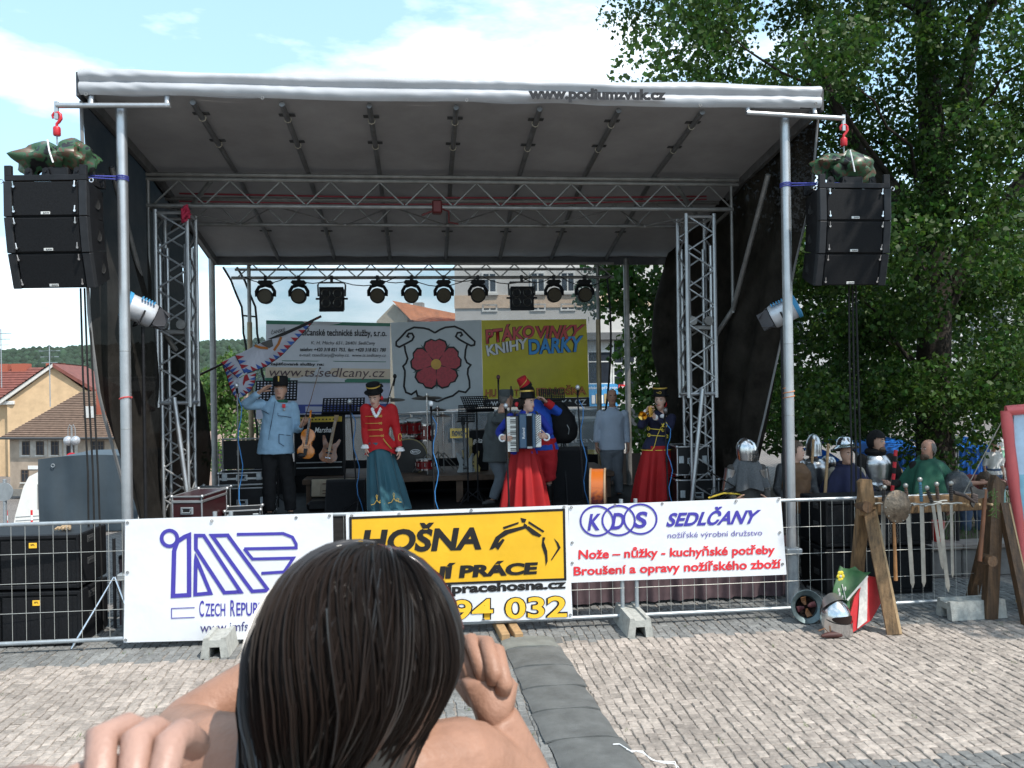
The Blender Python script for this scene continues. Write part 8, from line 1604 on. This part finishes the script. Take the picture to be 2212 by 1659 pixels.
MB().box(-.38, .38, -.03, -.022, zt-.045, zt+.045, 0, Matrix.Translation((0, 0, zt)) @ Matrix.Rotation(R(45), 4, 'Y') @ Matrix.Translation((0, 0, -zt))).build('red_bar', inkr, T); MB().cyl((0, .04, 0), (0, .04, zt+.2), .04).build('post', galv, T)
for k, px in enumerate((14, 68)): o = at(px, 1090, 30); T = thing('traffic_bollard', 'slim red and white traffic bollard %s the caravan' % ('left of' if k == 0 else 'just beyond'), 'bollard', (o.x, o.y, height(o.x, 30)), 0, 'traffic bollards'); [MB().cyl((0, 0, .18*q), (0, 0, .18*(q+1)), .035).build('band', (inkr, inkw)[q % 2], T) for q in range(5)]; MB().lathe([(.14, 0), (.14, .04), (.04, .06), (0, .06)], 16).build('foot', rubber, T)
for px, Y, lab in ((108, 70, 'roof aerial on the ochre gable'), (3, 72, 'roof aerial at the far left edge')):
    o = at(px, 840 if px > 50 else 800, Y); T = thing('roof_aerial', lab, 'aerial', o); MB().cyl((0, 0, -1.5), (0, 0, 3.6), .04).build('mast', galv, T); [MB().cyl((-.9+.12*k, 0, 3.2-.5*(k % 3)), (.9-.12*k, 0, 3.2-.5*(k % 3)), .025).build('rod', galv, T) for k in range(5)]
# ------------------------------------------------------------------ right middle distance
blue_t = mat('tarp_blue', (.01, .14, .55), .45, 0, .12, 2, .15, 7)
def stall(px0, px1, py0, py1, Y, label):
    a, b_ = at(px0, py0, Y), at(px1, py1, Y); T = thing('market_stall', label, 'market stall', ((a.x+b_.x)/2, Y, 0), R(5)); w2 = (b_.x-a.x)/2; zt = a.z
    m_ = MB(); m_.grid(lambda u, v: (-w2 + 2*w2*u, .05*math.sin(u*17+v*2)*(1-v) + .02*math.sin(u*41), .25 + (zt-.25)*v + .04*math.sin(u*9)*v), 40, 10); m_.build('front_tarpaulin', blue_t, T, sharp=70); m_ = MB(); m_.grid(lambda u, v: (-w2*1.04 + 2.08*w2*u, -.1 + 2.2*v, zt + .03*math.sin(u*9) + .18*math.sin(math.pi*v) - .02), 30, 10); m_.build('roof_tarpaulin', blue_t, T, sharp=70)
    for s_ in (-1, 1):
        for y in (.03, 2): MB().cyl((s_*w2*.98, y, 0), (s_*w2*.98, y, zt), .025).build('pole', galv, T)
stall(1850, 1990, 975, 1070, 16, 'market stall wrapped in blue tarpaulin behind the hooded man'); stall(2068, 2142, 967, 1040, 17.5, 'smaller blue tarpaulin covered stall right of the green cape'); stall(1775, 1815, 995, 1060, 17, 'narrow blue tarpaulin seen left of the kettle hat soldier')
o = at(2080, 940, 48); T = house('shop_building', 'pale shop front building under the far end of the linden', (o.x, o.y, 0), R(-4), 'building'); K = 48/FPX; zz = lambda y: at(2080, y, 48).z
MB().box(-14, 9, 0, 8, 0, 9).build('wall', mat('shop_plaster', (.46, .46, .45), .95, 0, .1, .5), T)
for k in range(9): window(T, -12 + 2.3*k, .6, 1.8, 2.3, fm=frame_w, sill=False)
for k in range(9): window(T, -12 + 2.3*k, 5.0, 1.5, 1.7, fm=frame_w)
for px in (2105, 2150): o = at(px, 1000, 30); T = thing('lamp_post', 'plain steel post %s in front of the far shop' % ('left' if px < 2120 else 'right'), 'post', (o.x, o.y, 0)); MB().cyl((0, 0, 0), (0, 0, 5), .07).build('pole', mat('post_blue_grey', (.16, .18, .22), .5), T); MB().cyl((0, 0, 0), (0, 0, .3), .11).build('base', MATS['post_blue_grey'], T)
# planter wall and grass behind the fence
o = at(2120, 1240, 10.4); T = thing('planter_wall', 'low grey stone planter wall behind the weapon rack', 'wall', (o.x, o.y, 0), R(6)); stn = mat('planter_stone', (.16, .155, .15), .9, 0, .2, 5, .2, 20)
for k in range(7): MB().box(-.75 + .5*k, -.75 + .5*k + .49, 0, .25, 0, .34 + .004*(k % 3), .012).build('stone', stn, T); MB().box(-.76 + .5*k, -.76 + .5*k + .495, -.04, .30, .345, .41, .01).build('coping', mat('planter_coping', (.21, .18, .16), .9, 0, .15, 6), T)
MB().box(-.76, 2.74, .3, 6, .0, .36).build('soil', mat('soil', (.06, .045, .03), .95), T)
gb = MB(); gr = random.Random(9)
for k in range(9000): x, y = gr.uniform(-.7, 6.0), gr.uniform(.32, 6.0); a = gr.uniform(0, 6.28); h_ = gr.uniform(.05, .13); w_ = .006; p = o + V((x, y, .36)); gb.add([(p.x - w_*math.cos(a), p.y - w_*math.sin(a), .355), (p.x + w_*math.cos(a), p.y + w_*math.sin(a), .355), (p.x + .03*math.sin(a), p.y + .03*math.cos(a), .36 + h_)], [(0, 1, 2)])
tag(gb.build('grass', mat('grass_blade', (.05, .11, .02), .8, 0, .2, 3, island=.3), sharp=70), 'short green grass in the planter behind the weapon rack', 'grass', kind='stuff')
o = at(2025, 1190, 10.6); T = thing('red_bucket', 'red plastic bucket on the planter wall behind the swords', 'bucket', (o.x, o.y - .03, .41)); MB().lathe([(0, 0), (.062, 0), (.078, .25), (.082, .252), (.082, .262), (.074, .262), (.06, .02), (0, .018)], 24).build('pail', mat('pail_red', (.50, .02, .02), .45), T); MB().tube([(.08*math.cos(k*.314), -.02, .255 - .05*math.sin(k*.314)) for k in range(11)], .004, 5).build('handle', galv, T)
a, b_ = at(2130, 1057, 11.5), at(2215, 1052, 11.5); T = thing('hand_rail', 'dark tubular hand rail right of the weapon rack', 'railing', (a.x, a.y, 0)); MB().cyl((-.9, 0, a.z), (b_.x-a.x+1.2, .1, b_.z), .03).build('rail', mat('rail_dark', (.06, .065, .07), .5, .4), T)
for q in (.22, 1.4): MB().cyl((q, 0, 0), (q, 0, a.z), .045).build('post', mat('post_teal', (.18, .33, .32), .5), T)
# inflatable advertising frame at the right edge
o = at(2190, 1100, 8.7); T = thing('inflatable_frame', 'red inflatable tube frame round a pale blue picture board at the right edge', 'inflatable', (o.x, o.y, PAV), R(-14)); zt = at(2190, 872, 8.7).z - .07; infl = mat('inflatable_red', (.55, .10, .10), .35, 0, .08, 4, .1, 12)
q = [(.11, 0, .05)] + [(.11 - .17*k/12, 0, .08 + (zt-.1)*k/12) for k in range(13)]; b_ = MB(); b_.tube([(p[0], p[1], p[2]) for p in q], [.055 + .004*math.sin(k*2.2) for k in range(len(q))], 14); b_.build('side_tube', infl, T); b_ = MB(); b_.tube([(-.06, 0, zt-.02), (.4, 0, zt+.02), (1.3, 0, zt+.03)], .055, 14); b_.build('top_tube', infl, T); b_ = MB(); b_.tube([(1.3, 0, .02), (1.3, 0, zt)], .085, 14); b_.build('side_tube', infl, T); b_ = MB(); b_.tube([(.1, 0, .08), (1.3, 0, .08)], .085, 14); b_.build('bottom_tube', infl, T)
for z0, z1, m_ in ((.1, .55, mat('pic_sand', (.55, .38, .12), .5)), (.55, .95, mat('pic_yellow', (.62, .52, .12), .5)), (.95, 1.45, mat('pic_aqua', (.22, .48, .60), .5)), (1.45, zt-.05, mat('pic_sky', (.45, .60, .74), .5))): MB().box(.02, 1.25, .02, .05, z0, z1).build('picture_field', m_, T)
b_ = MB(); b_.prism([(.30 + (.17 if k % 2 == 0 else .07)*math.sin(k*.628), zt-.62 + (.17 if k % 2 == 0 else .07)*math.cos(k*.628)) for k in range(10)], -.0, .015); b_.build('picture_star', mat('pic_coral', (.55, .22, .20), .5), T)
MB().tube([(-.06, 0, zt-.05), (-.45, .6, .9), (-.75, 1.1, 0)], .006, 5).build('guy_rope', mat('guy_rope', (.45, .42, .36), .8), T)
# ------------------------------------------------------------------ bystanders
def bystander(label, px, py_top, Y, sk, hr, top, legs, yaw=0, rz=0.0, H=None, fem=True, **kw):
    h = at(px, py_top, Y); H = H or h.z; s = H/1.75; z0 = max(0.0, h.z - H); T = thing('person', label, 'person', (h.x, h.y, z0), rz); P = pose(H, fem, **{k: V(v)*s for k, v in kw.items()}); Mh = head_matrix(P['head'], yaw); body(T, P, sk, Mh, fem, vox=.018); face(T, Mh, s)
    hair_cap(Mh, s, -.06, .05, .014, .05).build('hair', hr, T, sharp=70); jacket(T, P, top, 'shirt', hem=P['pel'].z-.03, fem=fem, ex=.018, sleeve=.15 if fem else .9, vox=.018); trousers(T, P, legs, name='shorts' if fem else 'trousers', to=.35*s if fem else None); shoes(T, P, leather); return T, P, Mh
tee_w = mat('tee_white', (.68, .66, .64), .9); tee_r = mat('tee_red', (.55, .03, .05), .9); tee_g = mat('tee_mint', (.25, .50, .35), .9); tee_k = mat('tee_dark', (.05, .05, .06), .9); short_b = mat('shorts_blue', (.15, .25, .45), .9); denim = mat('denim', (.06, .09, .15), .9)
bystander('woman in white T-shirt and sunglasses near the smaller blue stall', 2146, 984, 15.5, skin, hair_b, tee_w, denim, R(10), H=1.3); T, P, Mh = bystander('child in red T-shirt and green cap at the right edge', 2186, 972, 17, skin, hair_b, tee_r, short_b, R(-70)); b_ = MB(); b_.ell((0, .0, .06), (.085, .105, .07), 14, 8, Mh); b_.build('cap', tee_g, T)
bystander('girl in white top standing far behind the red T-shirt child', 2168, 938, 23, skin_t, hair_d, tee_w, tee_g, R(80)); bystander('girl in pale top at the far right beside the inflatable', 2196, 938, 23.5, skin_t, hair_d, tee_w, denim, R(-60))
bystander('fair-haired child standing left of the green cape', 1940, 1012, 12.2, skin_p, hair_l, mat('tee_rose', (.5, .25, .25), .9), denim, R(120)); 
h = at(2100, 1012, 11.6); T = thing('person', 'dark-haired man resting his head on his folded arms at the rail', 'person', (h.x, h.y, 0)); P = pose(1.66, head=V((0, -.30, h.z-.14)), neck=V((0, -.14, h.z-.12)), chest=V((0, .02, 1.08)), sL=V((-.18, -.06, h.z-.19)), sR=V((.18, -.06, h.z-.19)), eL=V((-.26, -.34, 1.05)), wL=V((0, -.42, 1.07)), fL=V((.12, -.42, 1.08)), eR=V((.26, -.34, 1.05)), wR=V((.02, -.40, 1.1)), fR=V((-.1, -.40, 1.1))); Mh = head_matrix(P['head'], 0, R(48)); body(T, P, skin_t, Mh, vox=.016); face(T, Mh, P['s']); hair_cap(Mh, P['s'], -.05, .035, .022, .03).build('hair', hair_b, T, sharp=70); jacket(T, P, mat('tee_maroon', (.16, .04, .04), .9), 'shirt', hem=P['pel'].z, ex=.02, sleeve=.1, vox=.018); trousers(T, P, denim); shoes(T, P, leather)
bystander('woman in blue seen small between the spear shafts', 1800, 997, 15, skin, hair_b, mat('tee_blue', (.03, .13, .5), .9), denim, R(0))
# ================================================================== CABLE COVER, TIMBERS
mat_rub = mat('rubber_mat', (.105, .108, .105), .8, 0, .22, 5, .35, 160); mat_rub2 = mat('rubber_mat_worn', (.16, .165, .15), .85, 0, .2, 5, .3, 120)
CV = sthing('cable_cover', 'row of grey rubber mats arched over a cable towards the stage', 'cable cover', 0, 0, PAV)
secs = [-.80, -1.10, -1.62, -2.12, -2.60, -3.12, -3.66, -4.22]
def cov_x(ly): return .19 + (-.78 - ly)*.047
for k in range(len(secs)-1):
    ya, yb = secs[k], secs[k+1] - .035; wq = .52 + .004*(k % 3); jit = rnd.uniform(-.012, .012)
    def mf(u, v, top=True):
        ly = ya + (yb-ya)*v; a = (u-.5)*2; return (cov_x(ly) + jit + wq*u + .004*math.sin(v*9+k), ly - .02*math.sin(math.pi*u)*(1 if v > .5 else .6), .004 + .034*max(0, 1-abs(a)**3.2) + .010*(v if k < 9 else 0) + .003*math.sin(u*7+v*5+k))
    b_ = MB(); b_.grid(mf, 20, 6); n0 = len(b_.v)
    ed = [V(mf(i/20, 1)) for i in range(21)]; b_.add(ed + [p - V((0, 0, .012)) for p in ed], [(i, i+21, i+22, i+1) for i in range(20)])
    b_.build('rubber_mat', mat_rub2 if k == 0 else mat_rub, CV, sharp=30)
T = sthing('string_scrap', 'tangled scrap of white string on the edge of the rubber mats', 'string', cov_x(-3.4) + .42, -3.30, PAV + .03)
q = [(rnd.uniform(-.02, .02) + .035*k, rnd.uniform(-.03, .03) - .035*k, .012 + rnd.uniform(-.004, .006) - .0022*k) for k in range(11)]; MB().tube(q, .0035, 5).build('strand', inkw, T); MB().tube([(p[0] + rnd.uniform(-.02, .02), p[1] + rnd.uniform(-.02, .02), p[2]+.003) for p in q[2:]], .0028, 5).build('strand', inkw, T)
for i, (lx0, lab) in enumerate(((.20, 'left'), (.33, 'right'))):
    T = sthing('timber_block', '%s of two sawn timber pieces under the fence at the mats' % lab, 'timber', lx0, -.85, PAV, R(4), 'timber pieces under the fence'); MB().box(0, .085, 0, .62, 0, .075, .006).build('beam', mat('pine_timber', (.34, .21, .10), .8, 0, .2, 14, .2, 40), T)
# ================================================================== FOREGROUND
STEP = .735
stp = MB(); stp.box(-1.6, 1.6, -1.0, 1.35, .0, STEP-.09, .02); stpo = tag(stp.build('viewing_platform', concrete), kind='structure'); q = MB(); q.box(-1.65, 1.65, -1.05, 1.40, STEP-.09, STEP, .02); q.build('slab', concrete, stpo)
skin_g = mat('skin_foreground', (.31, .165, .11), .48, 0, .13, 16, .12, 160, spec=.3)
def local180(root, p): return V((-(p.x-root[0]), -(p.y-root[1]), p.z-root[2]))
gr_ = (-.152, .80, STEP); G = lambda px, py, Y: local180(gr_, at(px, py, Y))
T = thing('person', 'dark-haired girl with bare shoulders in the foreground holding a camera to her face', 'person', gr_, math.pi)
hc = G(770, 1436, .80); P = pose(1.6, True)
P['head'] = hc; P['neck'] = V((hc.x, .03, 1.385)); P['sR'] = G(455, 1640, .84); P['sL'] = G(1010, 1650, .84)     # she faces away: her left arm is at the viewer's left
P['eR'] = G(385, 1578, .98); P['wR'] = G(650, 1405, 1.04); P['fR'] = G(740, 1400, 1.02); P['eL'] = G(1142, 1720, .90); P['wL'] = G(1070, 1548, .90); P['fL'] = G(1040, 1400, .95)
P['chest'] = V((hc.x, .02, 1.17)); P['waist'] = V((hc.x, .0, .98)); P['pel'] = V((hc.x, 0, .85))
Mh = head_matrix(hc, 0, R(6)); s = P['s']
b_ = MB(); torso(b_, P, 0, fem=True); head_core(b_, Mh, s*.84, True); b_.tube([P['neck'] - V((0, 0, .06)), P['neck'], Mh @ V((0, .012*s, -.05*s))], [.075, .052, .048], 14)
limb(b_, P['sR'], P['eR'], P['wR'], .046, .033, .024, 16); limb(b_, P['sL'], P['eL'], P['wL'], .044, .034, .025, 16)
for q in 'LR':
    b_.tube([P['neck'] - V((0, 0, .03)), (P['neck']*.5 + P['s'+q]*.5) + V((0, 0, .004)), P['s'+q]], [.05, .048, .047], 14); limb(b_, P['h'+q], P['k'+q], P['a'+q], .085*s, .052*s, .034*s); f = P['a'+q]; b_.tube([f + V((0, .04, -.03)), f + V((0, -.16, -.05))], [.035, .022], 8)
hd_ = MB(); hand(hd_, P['wR'], P['fR'], V((.2, -.5, .2)), 1, .35, .86, .1, 10)
# right hand gripping the camera: fingers bent round its edge
wv = P['wL']; kn = [G(1090, 1478, .895), G(1068, 1452, .90), G(1042, 1446, .915), G(1018, 1456, .93)]
hd_.loft([[V(p) for p in q] for q in ([wv + V((.018*math.cos(a), .026*math.sin(a), -.01)) for a in [k*.785 for k in range(8)]], [wv.lerp((kn[0]+kn[3])/2, .45) + V((.026*math.cos(a), .022*math.sin(a), 0)) for a in [k*.785 for k in range(8)]], [wv.lerp((kn[0]+kn[3])/2, .85) + V((.032*math.cos(a), .016*math.sin(a), 0)) for a in [k*.785 for k in range(8)]], [wv.lerp((kn[0]+kn[3])/2, 1.02) + V((.028*math.cos(a), .012*math.sin(a), 0)) for a in [k*.785 for k in range(8)]])])
for k0, md, tp_ in ((kn[0], G(1075, 1408, .925), G(1040, 1396, .985)), (kn[1], G(1052, 1390, .93), G(1012, 1386, .99)), (kn[2], G(1018, 1384, .94), G(985, 1392, 1.0)), (kn[3], G(996, 1400, .95), G(970, 1410, 1.0))):
    k0 = V(k0); hd_.tube([k0 + (wv-k0)*.25, k0, k0.lerp(md, .5), md, md.lerp(tp_, .55), tp_], [.009, .0098, .0088, .0088, .0080, .0062], 10)
hd_.tube([wv.lerp(kn[0], .3), G(1022, 1505, .93), G(1000, 1480, .96), G(985, 1455, .98)], [.012, .0115, .0098, .0075], 10)
bd = fuse('body', b_, skin_g, T, .0048, 3, extra=hd_)
face(T, Mh, s)
b_ = MB(); P2 = dict(P); torso(b_, P, .006, P['pel'].z-.02, True, 0, .0, False); top_ = fuse('tank_top', b_, mat('top_brown', (.03, .02, .016), .35, 0, .2, 8), T, .012, 3)
for v_ in top_.data.vertices:
    if v_.co.z > P['sL'].z - .06: v_.co.z = P['sL'].z - .06 + (v_.co.z - P['sL'].z + .06)*.05
for sx in (-1, 1):
    a = P['sL' if sx < 0 else 'sR']; p = V((hc.x + sx*.085, .07, P['sL'].z-.06)); MB().tube([p, V((hc.x + sx*.08, .055, P['neck'].z-.015)), V((hc.x + sx*.075, -.02, P['neck'].z+.005)), V((hc.x + sx*.08, -.08, P['sL'].z-.07))], .012, 8, flat=.35).build('strap', MATS['top_brown'], T)
trousers(T, P, denim); shoes(T, P, leather)
# hair: dark shell plus thousands of strands falling from the crown
hairm = mat('hair_foreground', (.015, .010, .008), .30, 0, .3, 3, spec=.8, island=.22); hw = Matrix.Translation((gr_[0], gr_[1], gr_[2])) @ Matrix.Rotation(math.pi, 4, 'Z')
C0 = V(hc) + V((0, .004, .004)); rxh, ryh, rzh = .0925, .112, .103
crown = V((-.22, -.42, .88)).normalized()      # local: +y is towards the viewer
e1 = crown.cross(V((0, 0, 1))).normalized(); e2 = crown.cross(e1)
hr_ = np.random.default_rng(17); hb = MB(); ns_ = 6000
def hpath(ph, th0, lift, ln, seed):
    q = []; dirv = e1*math.cos(ph) + e2*math.sin(ph); th = th0; k = 0; th_end = 2.75
    r_ = random.Random(seed); sw = r_.uniform(-.28, .28) + .85 + .5*math.sin(3*ph + .6) + (r_.uniform(-1.2, 1.2) if r_.random() < .06 else 0); tot = 0; last = None
    while th < th_end:
        d = crown*math.cos(th) + (e1*math.cos(ph + sw*th*.35) + e2*math.sin(ph + sw*th*.35))*math.sin(th); p = C0 + V((d.x*rxh, d.y*ryh, d.z*rzh))*(1+lift)
        if d.z < (-.62 if d.x < .35 else -.5): break
        q.append(p + V((max(0, C0.z - p.z)*.20, 0, 0))); th += .17
    if len(q) < 2: return None
    p = q[-1]; t_ = (q[-1]-q[-2]).normalized(); n = 0; out_ = V((p.x-C0.x, p.y-C0.y, 0)).normalized()
    while n < ln:
        t_ = (t_*.76 + V((.10, 0, -1))*.24 - out_*(.10 if n > 2 else .0) + V((r_.uniform(-1, 1), r_.uniform(-1, 1), 0))*.035).normalized(); p = p + t_*.019; q.append(p); n += 1
    return q
for k in range(ns_):
    ph = hr_.uniform(0, 2*math.pi); th0 = abs(hr_.normal(0, .7)) + .05; lift = hr_.uniform(.0, .045) + .018*math.sin(5*ph+1) + .014*math.sin(13*ph) + (hr_.uniform(.02, .09) if hr_.random() < .05 else 0); ln = int(hr_.uniform(3, 12))
    q = hpath(ph, th0, lift, ln, k)
    if q is None: continue
    dirn = q[-1] - C0
    if dirn.y < -.10: continue
    m = len(q); hb.tube(q, [.0011 + .0004*math.sin(math.pi*min(1, i/m)) if i < m-2 else .0005 for i in range(m)], 3, caps=False)
hb.build('hair', hairm, T, sharp=70)
b_ = MB(); b_.ell(C0, (rxh*.985, ryh*.985, rzh*.985), 32, 20); sh_ = b_.build('hair_base', hairm, T, sharp=70)
b_ = MB(); b_.rings([(C0.z + .0, C0.x, C0.y+.002, rxh*.95, ryh*.95), (C0.z - .05, C0.x + .004, C0.y+.004, rxh*.86, ryh*.88), (C0.z - .10, C0.x + .018, C0.y+.008, rxh*.78, ryh*.76), (C0.z - .17, C0.x + .030, C0.y + .012, rxh*.68, ryh*.6)], 28)
b_.v = [v_ for v_ in b_.v]; b_.build('hair_back', hairm, T, sharp=70)
b_ = MB(); b_.tube([C0 + V((.94*rxh*math.cos(a) - .012, -.055, 1.0*rzh*math.sin(a)-.004)) for a in [R(10 + 16*k) for k in range(11)]], .008, 8, flat=.5); b_.build('hair_band', mat('band_tortoise', (.09, .02, .016), .25, 0, .5, 30), T)
# the camera she holds
cpos = at(800, 1440, 1.02); T2 = thing('compact_camera', 'small silver camera in the foreground girl\'s hands', 'camera', cpos, R(4)); MB().box(-.06, .085, -.012, .012, -.03, .03, .006).build('casing', mat('camera_silver', (.5, .5, .52), .3, .5), T2); MB().cyl((0, .01, 0), (0, .035, 0), .022, n=20).build('lens', ebony, T2); MB().box(-.03, .03, -.0145, -.012, -.022, .022).build('screen', glass, T2)
# ------------------------------------------------------------------ neighbour at the left whose hand reaches into view
br_ = (-.62, .34, STEP); B = lambda X, Y, Z: local180(br_, V((X, Y, Z)))
T = thing('person', 'neighbour in red shirt, only a loosely curled hand in view at the lower left', 'person', br_, math.pi); P = pose(1.72)
wr = B(-.214, .575, 2.170); P['sL'] = B(-.44, .36, 2.10); P['eL'] = B(-.30, .50, 1.90); P['wL'] = wr; P['fL'] = B(-.236, .545, 2.30); Mh = head_matrix(P['head'], 0, 0); b_ = MB(); torso(b_, P, 0); head_core(b_, Mh, P['s']); b_.tube([P['neck'] - V((0, 0, .05)), P['neck'], Mh @ V((0, .012, -.05))], [.07, .058, .056], 12)
for q in 'LR': limb(b_, P['s'+q], P['e'+q], P['w'+q], .052, .040, .026); limb(b_, P['h'+q], P['k'+q], P['a'+q], .085, .052, .034); f = P['a'+q]; b_.tube([f + V((0, .04, -.03)), f + V((0, -.16, -.05))], [.035, .022], 8)
hx = MB(); UPZ = .008; wv = V((-.210, .565, 2.165 + UPZ))
hx.loft([[wv + V((-.012*t_*8, -.05*t_, .085*t_*1.0)) + V((w_*math.cos(a), .016*math.sin(a), 0)) for a in [k*.785 for k in range(8)]] for t_, w_ in ((-.4, .024), (0, .026), (.5, .036), (.95, .040), (1.05, .034))])
fing = ((-.262, 2.262, -.246, 2.244, .0), (-.247, 2.286, -.228, 2.252, .3), (-.226, 2.284, -.212, 2.250, .6), (-.206, 2.282, -.200, 2.254, 1.0))
nails = []
for xk, zk, xt, zt, o_ in fing:
    zk += UPZ; zt += UPZ; base = V((-.24 + .034*o_, .530, zk-.018)); pip = V((xk, .492, zk)); dip = V(((xk+xt)/2, .470, (zk+zt)/2 - .002)); tip = V((xt, .468, zt - .006)); hx.tube([base, base.lerp(pip, .6) + V((0, 0, .006)), pip, dip, dip.lerp(tip, .6), tip, tip + (tip-dip)*.12], [.0095, .0095, .0094, .0085, .0082, .0068, .003], 12); nails.append((dip.lerp(tip, .72), (tip-dip).normalized()))
hx.tube([wv + V((.02, -.02, .02)), V((-.178, .52, 2.205)), V((-.186, .492, 2.228)), V((-.196, .478, 2.238))], [.013, .012, .010, .007], 10)
hl = MB(); hl.add([local180(br_, V(p)) for p in hx.v], hx.f)
for p in hl.v: pass
bd = fuse('body', b_, mat('skin_neighbour', (.36, .21, .16), .48, 0, .13, 18, .12, 160), T, .008, 3, extra=hl); face(T, Mh, P['s']); hair_cap(Mh, P['s'], -.03, .06, .01).build('hair', hair_b, T, sharp=70)
for p, d in nails: n_ = MB(); n_.ell((0, 0, 0), (.0058, .0026, .0075), 10, 6, Matrix.Translation(local180(br_, p + V((0, -.0072, .001)))) ); n_.build('fingernail', mat('nail', (.62, .36, .32), .25), bd)
jacket(T, P, mat('shirt_coral', (.55, .10, .06), .8), 'shirt', hem=P['pel'].z, ex=.03, sleeve=.05, disp=.01); trousers(T, P, denim); shoes(T, P, leather)
